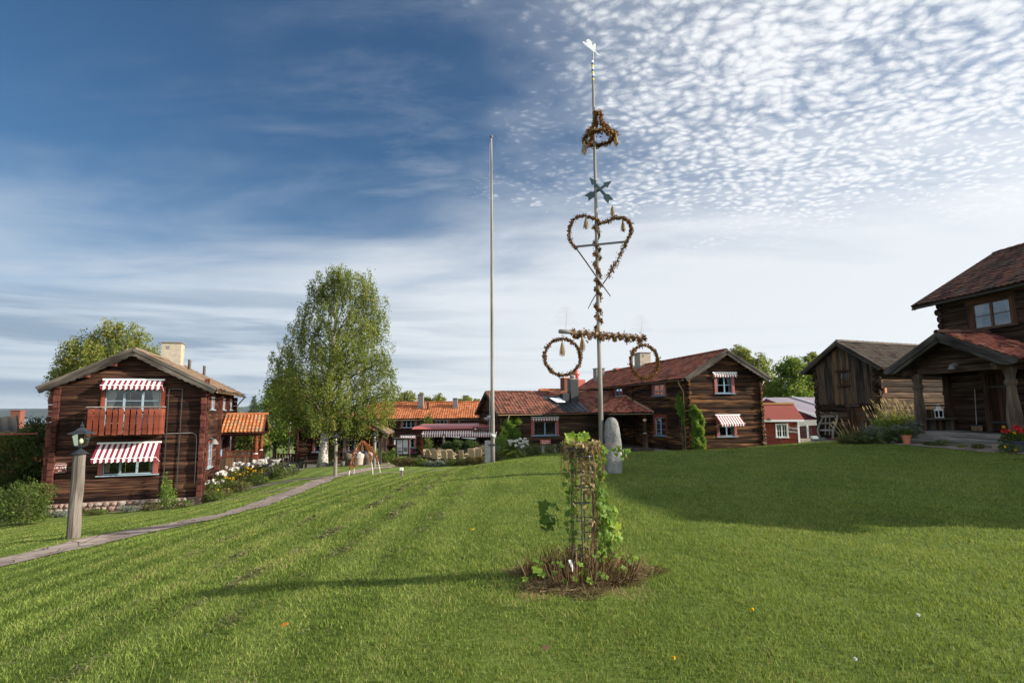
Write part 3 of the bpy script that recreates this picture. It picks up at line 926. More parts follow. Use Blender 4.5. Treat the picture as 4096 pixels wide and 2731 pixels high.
def awning(emp, T, u0, u1, ztop, proj, drop, n=23, val=.16, white=None, red=None, arms=True, name="awning", cass=True):
    """striped cloth with a scalloped valance, held out on two arms"""
    b = MB(T)
    w = (u1 - u0) / n
    zf = ztop - drop
    for i in range(n):
        a, c = u0 + i * w, u0 + (i + 1) * w
        mi = i % 2
        sag = .01
        b.add([(a, .06, ztop), (c, .06, ztop), (c, .06 + proj * .5, ztop - drop * .5 - sag), (a, .06 + proj * .5, ztop - drop * .5 - sag), (a, .06 + proj, zf), (c, .06 + proj, zf)], [(0, 1, 2, 3), (3, 2, 5, 4)], mi)
        m = 4; per = w * 2
        vs = []
        for j in range(m + 1):
            u = a + (c - a) * j / m
            lo = zf - val * (.72 + .28 * abs(math.sin(math.pi * (u - u0) / per)))
            vs += [(u, .062 + proj, zf), (u, .066 + proj + .012 * math.sin(u * 9), lo)]
        b.add(vs, [(2 * j, 2 * j + 2, 2 * j + 3, 2 * j + 1) for j in range(m)], mi)
    aw = b.build(name, [red or m_awr, white or m_aww], emp)
    r = MB(T)
    if cass: r.box(((u0 + u1) / 2, .05, ztop + .03), (u1 - u0 + .04, .10, .07))
    r.tube([(u0 - .01, .06 + proj, zf), (u1 + .01, .06 + proj, zf)], .016, 6)
    if arms:
        for u in (u0 + .01, u1 - .01):
            r.tube([(u, .03, zf - .02 - val * 1.2), (u, .06 + proj, zf)], .012, 5)
    r.build("awning_frame", m_white if white is None else m_grim, aw)
    return aw

def gutter(emp, p0, p1, mat=None, rad=.055, name="gutter", down=None):
    b = MB(); p0, p1 = Vector(p0), Vector(p1)
    a = (p1 - p0).normalized(); sd = a.cross(Vector((0, 0, 1))).normalized()
    vs = []
    for q in (p0, p1):
        for t in range(7):
            an = math.pi + math.pi * t / 6
            vs.append(q + sd * (math.cos(an) * rad) + Vector((0, 0, math.sin(an) * rad)))
    b.add(vs, [(t, t + 1, 8 + t, 7 + t) for t in range(6)] + [tuple(range(7)), tuple(range(7, 14))])
    n = max(2, int((p1 - p0).length / .9))
    for i in range(n + 1):
        q = p0.lerp(p1, i / n); b.box(q + Vector((0, 0, -.02)), (.02, .02, .1))
    if down:
        b.tube(down, .04, 8)
    return b.build(name, mat or m_zinc, emp, True)

def chimney(emp, c, sx, sy, z0, z1, mat, cap=None, name="chimney", hole=True, flash=True):
    b = MB()
    b.box((c[0], c[1], (z0 + z1) / 2), (sx, sy, z1 - z0), 0)
    ch = b.build(name, mat, emp)
    k = MB()
    k.box((c[0], c[1], z1 + .03), (sx + .12, sy + .12, .06)); k.box((c[0], c[1], z1 + .075), (sx * .6, sy * .6, .03))
    if hole: k.box((c[0] - sx * .18, c[1] - sy / 2 - .004, z1 - .25), (.16, .02, .18))
    k.build("chimney_cap", cap or m_grim, ch)
    if flash:
        k = MB(); k.box((c[0], c[1], z0 + .35), (sx + .10, sy + .10, .3)); k.build("flashing", m_grim, ch)
    return ch

def text(name, body, size, mat, parent, loc, ax, az, ext=.006, align="CENTER"):
    """raised lettering; ax = reading direction, az = up (parent space)"""
    cu = D.curves.new(name, "FONT"); cu.body = body; cu.size = size; cu.extrude = ext; cu.align_x = align; cu.align_y = "CENTER"
    tmp = D.objects.new("tmp", cu); COL.objects.link(tmp)
    dg = bpy.context.evaluated_depsgraph_get(); dg.update()
    me = D.meshes.new_from_object(tmp.evaluated_get(dg)); me.name = name
    D.objects.remove(tmp)
    ax, az = Vector(ax).normalized(), Vector(az).normalized(); n = ax.cross(az)
    o = link(name, me, mat, parent)
    me.materials.clear(); me.materials.append(mat)
    o.matrix_local = Matrix(((ax.x, az.x, n.x, loc[0]), (ax.y, az.y, n.y, loc[1]), (ax.z, az.z, n.z, loc[2]), (0, 0, 0, 1)))
    return o

def rubble(mb, T, u0, u1, z0, z1, seed=0):
    """field stones of a foundation"""
    rg = random.Random(seed)
    u = u0
    rows = [(z0 + (z1 - z0) * .25, .6), (z0 + (z1 - z0) * .74, .55)]
    for zc, kk in rows:
        u = u0 + rg.random() * .1
        while u < u1:
            w = .16 + rg.random() * .2; hh = (z1 - z0) * kk * .5 * (.85 + .3 * rg.random())
            cu, n1, n2 = min(u + w / 2, u1), 8, 5
            vs = []
            for i in range(n2):
                ph = -math.pi / 2 + math.pi * (i + .5) / n2
                for k in range(n1):
                    th = 2 * math.pi * k / n1
                    q = 1 + (rg.random() - .5) * .22
                    vs.append((cu + math.cos(th) * math.cos(ph) * w * .54 * q, -.03 + math.sin(ph) * .12 * q, zc + math.sin(th) * math.cos(ph) * hh * 1.05 * q))
            fs = [(i * n1 + k, i * n1 + (k + 1) % n1, (i + 1) * n1 + (k + 1) % n1, (i + 1) * n1 + k) for i in range(n2 - 1) for k in range(n1)]
            fs.append(tuple((n2 - 1) * n1 + k for k in range(n1)))
            mb.add(vs, fs, 0)
            u += w * 1.02
def stonemix():
    t = NT("field stones"); n = t.noise(t.coord("Object"), 7, 5)
    c = t.ramp(t.math("ADD", t.math("MULTIPLY", t.rnd(), .7), t.math("MULTIPLY", n, .3)), [(0, (.12, .07, .058)), (.4, (.18, .115, .095)), (.7, (.22, .175, .15)), (1, (.27, .24, .21))])
    t.bsdf(c, .85, .2, t.bump(n, .3, .02)); return t.mat
m_rub = stonemix()

# ================================================================== left log house
def left_house():
    W, L, he, hr, oe, og = 5.65, 10.43, 5.05, 6.49, .60, .38
    e = empty("log_house", (-16.99, 25.55, -2.16), R(19.0), "dark red log house with a red balcony and two striped awnings on its gable", "house")
    T = frames(W, L)
    op = {"F": [(-1.02, 1.12, 2.86, 4.82), (-.92, 1.0, 1.12, 2.2)], "R": [(1.95, 2.9, 3.95, 4.6), (5.75, 6.55, 3.95, 4.6), (8.55, 9.35, 3.95, 4.6), (1.75, 2.9, 1.12, 2.3), (5.9, 6.8, .45, 2.3), (9.2, 9.9, 1.2, 2.3)]}
    house_walls(e, W, L, he, hr, .2, m_log_l, op, ext=.0, bulge=.024, seed=3)
    # boxed corner logs, painted red brown
    for (x, y, ux, uy) in ((-W / 2, 0, 1, 0), (W / 2, 0, 1, 0)):
        b = MB(); sg = -1 if x < 0 else 1
        z = 0.0; i = 0
        while z < he - .12:
            hh = .26 + .05 * math.sin(i * 1.7)
            dx = .02 * math.sin(i * 2.3)
            if x < 0:
                b.box((x - .11 + dx, -.02, z + hh / 2), (.24, .24, hh - .025), 0); b.box((x + .06, -.13 + dx, z + hh / 2 + .12), (.2, .18, hh - .03), 0)
            else:
                b.box((x + .06 + dx * .5, -.12 + dx, z + hh / 2), (.20, .24, hh - .025), 0); b.box((x + .12 + dx, .05, z + hh / 2 + .12), (.2, .2, hh - .03), 0)
            z += hh; i += 1
        b.build("corner_log", m_redl, e)
    for yy in (4.45, 7.2, 10.35):
        b = MB(); z = 0.0; i = 0
        while z < he - .35:
            b.box((W / 2 + .10 + .02 * math.sin(i * 2.1 + yy), yy, z + .13), (.22, .2, .245)); z += .262; i += 1
        b.build("corner_log", m_redl, e)
    b = MB()
    for s, (a, c) in (("F", (-W / 2 - .1, W / 2 + .12)), ("R", (0, 7))):
        b.T = T[s]; b.box(((a + c) / 2, -.16, -.35), (c - a, .3, .7)); rubble(b, T[s], a, c, -.42, -.02, ord(s))
    b.build("foundation", m_rub, e)
    roof = gable_roof(e, W, L, he, hr, oe, og, m_tile_m, og2=.4, seed=5)
    bargeboards(e, W, he, hr, oe, -og - .02, m_greyd, .20, .05, .07)
    gutter(e, (W / 2 + oe + .03, -og, he - .33), (W / 2 + oe + .03, L + .4, he - .28), m_zinc, down=[(W / 2 + oe, L + .2, he - .33), (W / 2 + .35, L + .15, he - .65), (W / 2 + .16, L + .1, he - .95), (W / 2 + .16, L + .1, 0)])
    # purlin ends under the gable
    for x in (-1.75, -.75, 1.75, .75):
        b = MB(); b.box((x, -.16, he + (1 - abs(x) / (W / 2)) * (hr - he) - .16), (.2, .38, .2), g=1)
        b.build("purlin", m_redl, e)
    # windows
    window(e, T["F"], -1.02, 1.12, 2.86, 4.82, 3, 4, m_redw, m_sash, .16, curtain=m_curt, sashes=3, sill=False)
    window(e, T["F"], -.92, 1.0, 1.12, 2.2, 3, 2, m_redc, m_sash, .18, curtain=m_curt, sashes=3)
    for (a, c, z0, z1) in op["R"][:4] + op["R"][5:]:
        window(e, T["R"], a, c, z0, z1, 2, 2 if z1 > 3 else 3, m_redw, m_sash, .11, .05)
    b = MB(T["R"]); b.box((6.35, -.06, 1.38), (.9, .08, 1.84), g=2); b.box((6.35, .0, 2.34), (1.15, .1, .12)); d = b.build("door", m_blue, e)
    awning(e, T["F"], -1.14, 1.22, 5.24, .36, .24, 23, .20)
    awning(e, T["F"], -1.17, 1.23, 2.46, .68, .60, 23, .18)
    # balcony
    bx0, bx1, D_, z0, z1 = -1.35, 1.30, .9, 2.86, 3.98
    b = MB()
    for i in range(12):
        x = bx0 + .09 + (bx1 - bx0 - .18) * i / 11
        b.prism([(-.085, 0), (.085, 0), (.088, z1 - z0 - .05 + .02 * math.sin(i * 2)), (.03, z1 - z0), (-.05, z1 - z0 + .012), (-.088, z1 - z0 - .05)], (x + .01 * math.sin(i * 5), -D_, z0 - .02 * math.cos(i * 3)), (1, 0, 0), (0, 0, 1), (0, -1, 0), .028)
    for sx in (bx0, bx1):
        for i in range(5):
            y = -D_ + .08 + i * .185
            b.prism([(-.08, 0), (.08, 0), (.08, z1 - z0), (-.08, z1 - z0)], (sx, y, z0), (0, 1, 0), (0, 0, 1), (1 if sx > 0 else -1, 0, 0), .026)
    bal = b.build("balcony", m_redw, e)
    b = MB(); b.box(((bx0 + bx1) / 2, -D_ / 2 - .02, z0 - .0), (bx1 - bx0, D_ - .06, .07), g=0)
    b.box(((bx0 + bx1) / 2, -D_ + .05, z0 + .25), (bx1 - bx0 - .05, .05, .1)); b.box(((bx0 + bx1) / 2, -D_ + .05, z1 - .18), (bx1 - bx0 - .05, .05, .1))
    b.build("balcony_floor", m_redl, bal)
    b = MB(); b.box(((bx0 + bx1) / 2, -D_ - .01, z1 + .07), (bx1 - bx0 + .14, .12, .04)); b.box((bx0, -D_ / 2, z1 + .07), (.1, D_, .04)); b.box((bx1, -D_ / 2, z1 + .07), (.1, D_, .04))
    for x in (bx0 + .03, bx0 + .42, bx1 - .03): b.box((x, -D_ + .04, z1 - .1), (.07, .07, .36))
    b.build("handrail", m_grey, bal)
    # climbing rails and electric conduit
    b = MB(T["F"])
    for u in (1.43, 1.97): b.box((u, .075, 2.6), (.035, .03, 4.5))
    b.box((1.7, .08, 4.86), (.56, .03, .035))
    b.build("wall_ladder", m_metal, e)
    b = MB(T["F"]); b.tube([(1.3, .06, 2.85), (2.45, .07, 2.87), (2.62, .07, 2.78), (2.66, .07, 2.4), (2.67, .07, .6)], .014, 5); b.build("cable", m_conc, e)
    # yard lamp at the corner
    b = MB(T["R"]); b.box((.35, .09, 2.45), (.10, .10, .32)); b.tube([(.35, .12, 2.5), (.3, .35, 2.62), (.3, .5, 2.5)], .016, 6)
    lm = b.build("wall_lamp", m_grim, e)
    b = MB(); b.lathe([(.05, .1), (.09, .06), (.20, -.10), (.22, -.13), (.205, -.13)], 14, (W / 2 + .50, .3, 2.45)); b.build("lamp_shade", m_grim, lm, True)
    # chimney and vent pipes
    chimney(e, (.12, 6.4), .95, .85, 5.9, 7.62, m_plaster, m_grim)
    for q in ((.75, 7.6, 6.05), (1.1, 10.2, 5.9)):
        b = MB(); b.lathe([(.085, 0), (.085, .75), (.10, .76), (.10, .80)], 10, q); b.build("vent_pipe", m_grim, e, True)
    # porch on the sunward side
    ph = MB(); x0, x1, ya, yb, ze, zr = W / 2, 5.05, 4.95, 8.65, 2.60, 3.55
    ym = (ya + yb) / 2; kk = (zr - ze) / (ym - ya)
    for (yy, sg) in ((ya, -1), (yb, 1)):
        S = Vector((0, sg, -kk)).normalized()
        tile_slope(ph, (x0 + .10, ym, zr + .1), (1, 0, 0), S, x1 - x0 - .1, math.hypot(ym - ya + .05, zr - ze), .20, .33, amp=.04, seed=8 + sg)
    pr = ph.build("porch_roof", m_tile_p, e)
    b = MB(); ridge_tiles(b, (x0 + .1, ym, zr + .1), (x1 + .05, ym, zr + .1), .12, .4); b.build("ridge", m_tile_o, pr)
    b = MB()
    for sg in (-1, 1):
        S = Vector((0, sg, -kk)).normalized(); Nn = Vector((1, 0, 0)).cross(S); Nn = Nn if Nn.z > 0 else -Nn
        b.prism([(0, 0), (x1 - x0 - .02, 0), (x1 - x0 - .02, 2.05), (0, 2.05)], (x0, ym, zr - .02), (1, 0, 0), S, Nn, .05)
        b.beam((x0, ym + sg * 1.62, ze - .02), (x1 - .06, ym + sg * 1.62, ze - .02), .12, .16)
        b.prism([(0, -.02), (2.1, -.02), (2.1, .16), (0, .16)], (x1 - .01, ym, zr + .1), S, -Nn, (1, 0, 0), .04)
    b.prism([(-1.7, 0), (1.7, 0), (0, zr - ze - .05)], (x1 - .30, ym, ze - .02), (0, 1, 0), (0, 0, 1), (1, 0, 0), .03)
    b.build("porch_frame", m_redl, pr)
    for yy in (ya + .22, yb - .22):
        b = MB(); c = (x1 - .36, yy, 0)
        b.box((c[0], c[1], .55), (.24, .24, 1.9)); 
        b.lathe([(.10, 1.5), (.115, 1.53), (.085, 1.58), (.10, 1.68), (.125, 1.85), (.105, 2.05), (.085, 2.2), (.12, 2.24), (.12, 2.28), (.085, 2.32), (.10, 2.44), (.12, 2.5)], 12, c)
        po = b.build("porch_post", m_redw, e)
        b = MB(); b.lathe([(.122, 1.5), (.122, 1.535)], 12, c); b.build("post_band", m_white, po)
    for yy, zt in ((ya + .2, 1.36), (yb - .2, 1.44)):
        b = MB()
        for i in range(13):
            x = x0 + .1 + i * .125
            b.box((x, yy, zt / 2 + .1), (.122, .03, zt - .2), 0, g=2)
        pp = b.build("porch_panel", m_board, e)
        b = MB(); b.box(((x0 + x1 - .4) / 2, yy, zt + .04), (x1 - x0 - .4, .09, .06)); b.build("porch_rail", m_redw, pp)
    b = MB(); b.box(((x0 + x1) / 2 - .1, ym, .05), (x1 - x0 - .3, yb - ya - .5, .5)); b.build("porch_floor", m_greyd, e)
    # sign on the gable
    s = empty("wall_sign", e.matrix_basis @ Vector((-2.45, -.07, 1.29)), R(19), "small brown direction sign with white numbers and arrow on the gable of the balcony house", "sign")
    b = MB(); rr = .04
    pts = [(x, z) for x, z in ((-.23 + rr, 0), (.23 - rr, 0), (.23, rr), (.23, .41 - rr), (.23 - rr, .41), (-.23 + rr, .41), (-.23, .41 - rr), (-.23, rr))]
    b.prism(pts, (0, 0, 0), (1, 0, 0), (0, 0, 1), (0, -1, 0), .015); b.build("sign_plate", plain("sign brown red", (.12, .025, .02), .5), s)
    b = MB()
    for (x, z, w, hh) in ((0, .398, .36, .010), (0, .012, .36, .010), (-.218, .205, .010, .32), (.218, .205, .010, .32)): b.box((x, -.0165, z), (w, .003, hh))
    b.build("sign_border", m_curt, s)
    for (bd, sz, z, x) in (("Klockargården", .066, .33, 0), ("128–132", .105, .21, -.04), ("151", .10, .08, 0)):
        text("lettering", bd, sz, m_white, s, (x, -.0155, z), (1, 0, 0), (0, 0, 1), .002)
    b = MB(); b.prism([(-.016, 0), (.016, 0), (.016, .075), (.038, .075), (0, .12), (-.038, .075), (-.016, .075)], (.185, -.0155, .15), (1, 0, 0), (0, 0, 1), (0, -1, 0), .003); b.build("arrow", m_white, s)
left_house()
# ================================================================== big two storey log house
BHX, BHY, BHZ, BHA = 13.4, 36.07, -1.1, R(11.6)
def big_house():
    W, L, he, hr, oe, og = 5.08, 21.5, 4.71, 6.23, .42, .45
    e = empty("log_house", (BHX, BHY, BHZ), BHA, "long two storey tarred log house with scalloped gable boards and a vine on its corner", "house")
    T = frames(W, L)
    op = {"F": [(-.55, .50, 3.66, 4.66), (-.55, .50, .98, 2.12)], "L": [(2.95, 4.72, 3.62, 4.36), (3.1, 4.6, .92, 2.12), (10.4, 11.8, 3.78, 4.45), (17.3, 18.0, 3.9, 4.45)]}
    house_walls(e, W, L, he, hr, .27, m_log_b, op, ext=.2, bulge=.06, seed=21)
    b = MB(); b.box((0, L / 2, -.4), (W - .1, L - .1, .8)); b.build("foundation", m_conc, e)
    gable_roof(e, W, L, he, hr, oe, og, m_tile_r, og2=.4, tw=.24, tl=.36, seed=12)
    bargeboards(e, W, he, hr, oe, -og - .02, m_greyd, .20, .05, .07)
    gutter(e, (-W / 2 - oe - .04, -og + .1, he - .22), (-W / 2 - oe - .04, L, he - .2), m_zinc,
           down=[(-W / 2 - oe - .02, .35, he - .28), (-W / 2 - .35, .32, he - .55), (-W / 2 - .12, .3, he - .95), (-W / 2 - .12, .3, 0)])
    b = MB(); b.tube([(W / 2 + oe, .2, he - .3), (W / 2 + .3, .2, he - .5), (W / 2 + .1, .2, he - .8)], .04, 8); b.build("downpipe", m_zinc, e, True)
    bl = m_blue
    window(e, T["F"], -.55, .50, 3.66, 4.66, 2, 2, m_redc, bl, .17, curtain=m_curt)
    window(e, T["F"], -.55, .50, .98, 2.12, 2, 2, m_redc, bl, .17, curtain=m_curt)
    window(e, T["L"], 2.95, 4.72, 3.62, 4.36, 2, 2, m_redc, bl, .2)
    window(e, T["L"], 3.1, 4.6, .92, 2.12, 2, 3, m_redw, bl, .22, curtain=m_curt, hood=True)
    window(e, T["L"], 10.4, 11.8, 3.78, 4.45, 2, 2, m_redc, bl, .2)
    window(e, T["L"], 17.3, 18.0, 3.9, 4.45, 1, 1, m_brown, m_white, .08, sashes=1)
    awning(e, T["F"], -.80, .86, 4.92, .10, .10, 19, .17)
    awning(e, T["F"], -.76, .92, 2.27, .55, .50, 19, .17)
    # log ends of the inner cross wall
    b = MB()
    for z in np.arange(.1, he, .27): b.tube([(-W / 2 + .05, 8.2, z + .13), (-W / 2 - .2, 8.2, z + .13)], .125, 8)
    b.build("corner_log", m_log_b, e)
    chimney(e, (0, 12.0), .95, 1.15, 5.8, 7.35, m_plaster, m_grim)
    chimney(e, (-1.1, 19.6), .85, .9, 4.9, 6.6, m_grim, m_grim, hole=False)
    b = MB(); b.box((-.2, 17.2, 6.4), (.5, .9, .18)); b.build("roof_hatch", m_redm, e)
    # entrance porch with its hipped roof
    x0, xe, ya, ze, yt, zt = -W / 2, -5.75, 4.93, 2.42, 9.84, 3.58
    yb = 13.6
    rf = MB()
    k1 = (zt - ze) / (xe - x0) if False else (zt - ze) / (x0 - xe)
    S = Vector((-1, 0, -k1)).normalized(); sl = math.hypot(x0 - xe, zt - ze)
    U = Vector((0, 1, 0))
    def cl1(u, s): # hip line from (x0,yt) to (xe,ya)
        f = s / sl; return u > (yt - ya) * (1 - f) - .05
    tile_slope(rf, (x0, ya, zt + .06), U, S, yb - ya, sl, .23, .34, cl1, seed=31, amp=.035)
    k2 = (zt - ze) / (yt - ya)
    S2 = Vector((0, -1, -k2)).normalized(); sl2 = math.hypot(yt - ya, zt - ze)
    def cl2(u, s):
        f = s / sl2; return u < (x0 - xe) * f + .05
    tile_slope(rf, (x0, yt, zt + .06), (-1, 0, 0), S2, x0 - xe, sl2, .23, .34, cl2, seed=32, amp=.035)
    pr = rf.build("porch_roof", m_tile_c, e)
    b = MB(); ridge_tiles(b, (xe, ya, ze + .10), (x0, yt, zt + .10), .12, .34); b.build("ridge", m_tile_c, pr)
    b = MB()
    b.add([(x0, ya, ze), (xe, ya, ze), (x0, yt, zt), (xe, yb, ze), (x0, yb, zt)], [(0, 1, 2), (1, 3, 4, 2)], 0)
    b.add([(x0, ya, ze - .03), (xe, ya, ze - .03), (xe, yb, ze - .03), (x0, yb, ze - .03)], [(0, 1, 2, 3)], 0)
    b.build("soffit", m_brown, pr)
    b = MB(); b.beam((x0 - .01, ya - .1, ze + .09), (x0 - .01, yt + .1, zt + .22), .16, .12); b.beam((x0 - .03, yt, zt + .18), (x0 - .03, yb, zt + .18), .2, .12); b.build("flashing", plain("tan sheet metal", (.36, .25, .16), .5, .3), pr)
    gutter(e, (xe - .05, ya, ze - .03), (xe - .05, yb, ze - .03)); gutter(e, (x0, ya - .05, ze - .03), (xe - .05, ya - .05, ze - .03))
    # porch platform, steps, turned post, inner walls
    b = MB(); b.box(((x0 + xe) / 2 + .2, 7.6, -.25), (x0 - xe - .5, 5.2, .5), g=1); b.box(((x0 + xe) / 2 + .2, 4.86, -.42), (x0 - xe - .7, .35, .22)); b.build("porch_floor", m_greyd, e)
    b = MB(); c = (x0 - .55, ya + .3, 0)
    b.box((c[0], c[1], .48), (.26, .26, .96), g=2)
    b.lathe([(.10, .96), (.13, 1.0), (.085, 1.06), (.095, 1.3), (.11, 1.6), (.085, 1.85), (.12, 1.88), (.12, 2.0), (.09, 2.05), (.12, 2.2), (.14, 2.4)], 12, c)
    po = b.build("porch_post", m_log_y, e)
    b = MB(); b.lathe([(.125, 1.0), (.125, 1.04)], 12, c); b.lathe([(.125, 1.9), (.125, 1.96)], 12, c); b.build("post_band", m_white, po)
    b = MB(); b.lathe([(.13, 1.97), (.13, 2.03)], 12, c); b.lathe([(.115, 1.84), (.115, 1.88)], 12, c); b.build("post_ring", plain("yellow paint", (.55, .32, .06), .6), po)
    b = MB(lambda u, d, z: (u, 10.6 - d, z)); log_wall(b, None, xe + .35, x0, 0, ze, .26, (), None, .05, (0, 0), 0, 77)
    b.T = lambda u, d, z: (xe + .35 - d, u, z); log_wall(b, None, 10.6, 13.8, -.2, ze, .26, [(11.2, 12.1, .9, 2.0)], None, .05, (.15, 0), 0, 78)
    b.build("porch_wall", m_log_g, e)
    window(e, b.T, 11.2, 12.1, .9, 2.0, 2, 2, m_redc, m_white, .16, curtain=m_curtd, hood=True)
    b = MB(); b.tube([(xe + .6, 4.9, -.3), (xe + .6, 4.9, .55), (xe + .6, 6.0, .85)], .02, 6); b.tube([(xe + .6, 4.9, .1), (xe + .6, 6.0, .1)], .015, 6); b.build("porch_handrail", m_metal, e)
    return e
big_house()

# ================================================================== low cafe building
CFA = R(-69.6)
def cafe():
    W, L, he, hr, oe, og = 4.62, 9.4, 2.47, 3.84, .50, .30
    e = empty("cafe_building", (-1.75, 43.99, -.95), CFA, "low dark log cafe under red pantiles with black chimneys, striped awning and leaded window", "cafe")
    T = frames(W, L)
    op = {"R": [(2.66, 4.46, .68, 1.72)], "F": [(-.2, .7, .7, 1.8)]}
    house_walls(e, W, L, he, hr, .25, m_log_g, op, ext=.18, bulge=.05, seed=41)
    b = MB(); b.box((0, L / 2, -.8), (W + .06, L, 1.55)); b.build("foundation", m_conc, e)
    k = (hr - he) / (W / 2)
    gable_roof(e, W, L, he, hr, oe, og, m_tile_w, og2=1.7, tw=.26, tl=.37, seed=44, amp=.04)
    bargeboards(e, W, he, hr, oe, -og - .02, m_greyd, .20, .05, 0)
    gutter(e, (W / 2 + oe + .04, -og, he - .25), (W / 2 + oe + .04, 6.9, he - .22), down=[(W / 2 + oe, .55, he - .3), (W / 2 + .4, .5, he - .55), (W / 2 + .2, .45, he - .9)])
    window(e, T["R"], 2.66, 4.46, .68, 1.72, 2, 2, m_redc, m_blue, .22, curtain=None, lead=True)
    window(e, T["F"], -.2, .7, .7, 1.8, 2, 2, m_redc, m_sash, .15, curtain=m_curt)
    awning(e, T["R"], 2.44, 4.68, 2.0, .12, .08, 21, .17)
    awning(e, T["F"], -.35, .85, 2.1, .3, .12, 9, .15)
    # roof metal work
    A = Vector((0, 1, 0)); S = Vector((1, 0, -k)).normalized(); Nn = A.cross(S); Nn = Nn if Nn.z > 0 else -Nn
    O = Vector((0, 0, hr + .1))
    b = MB(); b.prism([(4.0, .75), (6.75, .75), (7.15, 3.15), (5.05, 3.15)], O + Nn * .05, A, S, Nn, .04)
    for i in range(5):
        q = .2 + i * .22
        b.beam(O + Nn * .11 + A * (4.0 + 2.75 * q) + S * .8, O + Nn * .11 + A * (5.05 + 2.1 * q) + S * 3.15, .025, .04)
    sheet = b.build("roof_sheet", m_black, e)
    b = MB(); b.prism([(4.4, 1.15), (5.5, 1.15), (5.75, 2.0), (4.8, 2.0)], O + Nn * .09, A, S, Nn, .10); sk = b.build("skylight", m_black, e)
    b = MB(); b.prism([(4.5, 1.24), (5.42, 1.24), (5.64, 1.92), (4.88, 1.92)], O + Nn * .2, A, S, Nn, .01); b.build("skylight_glass", plain("bright skylight glass", (.72, .76, .78), .15, .5, .05), sk)
    b = MB(); b.box((1.25, 5.75, 3.2), (.62, .55, 1.25)); b.box((1.25, 5.49, 3.6), (.3, .04, .3)); b.build("vent_box", m_black, e)
    b = MB(); b.box((1.25, 6.5, 3.75), (.62, .66, 2.3)); b.lathe([(.42, 0), (.50, .55)], 4, (1.25, 6.5, 2.5), a0=math.pi / 4); bc = b.build("metal_chimney", m_black, e)
    b = MB(); b.box((1.25, 6.5, 4.92), (.72, .76, .05)); b.lathe([(.2, 0), (.2, .16), (.26, .18), (.2, .3), (.1, .34)], 10, (1.25, 6.5, 4.94)); b.build("cowl", m_grim, bc)
    b = MB(); b.box((-.4, 6.85, 4.2), (.8, .95, 1.8)); br = b.build("brick_chimney", m_brick, e)
    b = MB(); b.box((-.4, 6.85, 5.12), (.92, 1.07, .07)); b.build("chimney_cap", m_terra, br)
    # painted trees of ivy are separate plants; wall lamp
    b = MB(T["R"]); b.tube([(.95, .03, 1.5), (.95, .16, 1.55), (.95, .24, 1.45)], .014, 6); b.lathe([(.03, .06), (.10, -.06)], 10, (.95, .24, 1.42)); b.build("wall_lamp", m_black, e)
    # sign
    p = e.matrix_basis @ Vector((W / 2 + .12, 3.55, .02))
    s = empty("cafe_sign", p, CFA + R(90), "red rounded sign with two lines of white script under the leaded cafe window", "sign")
    b = MB(); rr = .05; pts = []
    for (cx, cz, a0) in ((.42 - rr, rr, -90), (.42 - rr, .34 - rr, 0), (-.42 + rr, .34 - rr, 90), (-.42 + rr, rr, 180)):
        for q in range(4): pts.append((cx + rr * math.cos(R(a0 + q * 30)), cz + rr * math.sin(R(a0 + q * 30))))
    b.prism(pts, (0, 0, 0), (1, 0, 0), (0, 0, 1), (0, -1, 0), .02); b.build("sign_plate", plain("sign pale border", (.45, .22, .18), .5), s)
    b = MB(); b.prism([(x * .955, .17 + (z - .17) * .9) for x, z in pts], (0, -.02, 0), (1, 0, 0), (0, 0, 1), (0, -1, 0), .004); b.build("sign_face", plain("sign red", (.30, .05, .03), .5), s)
    text("lettering", "Åkes Jannes", .125, m_white, s, (0, -.025, .23), (1, 0, 0), (0, 0, 1), .002)
    text("lettering", "Dömesrostat", .125, m_white, s, (0, -.025, .105), (1, 0, 0), (0, 0, 1), .002)
cafe()

# red roofed house behind the cafe
def red_roof_house():
    e = empty("red_roof_house", (3.0, 58, -2.2), R(-75), "orange tiled building standing behind the cafe with a square red vent housing", "house")
    W, L, he, hr = 6, 11, 4.6, 5.75
    house_walls(e, W, L, he, hr, .28, m_log_g, {}, seed=51)
    gable_roof(e, W, L, he, hr, .4, .3, m_tile_o, seed=52, tw=.26, tl=.4)
    b = MB(); b.box((.3, 3.6, 6.1), (1.3, 1.5, 1.5)); v = b.build("vent_housing", m_redm, e)
    b = MB(); b.lathe([(.28, 0), (.28, .35), (.42, .5), (.42, .75), (.3, .95), (.2, 1.0)], 12, (.3, 3.6, 6.85)); b.build("cowl", m_redm, v, True)
red_roof_house()

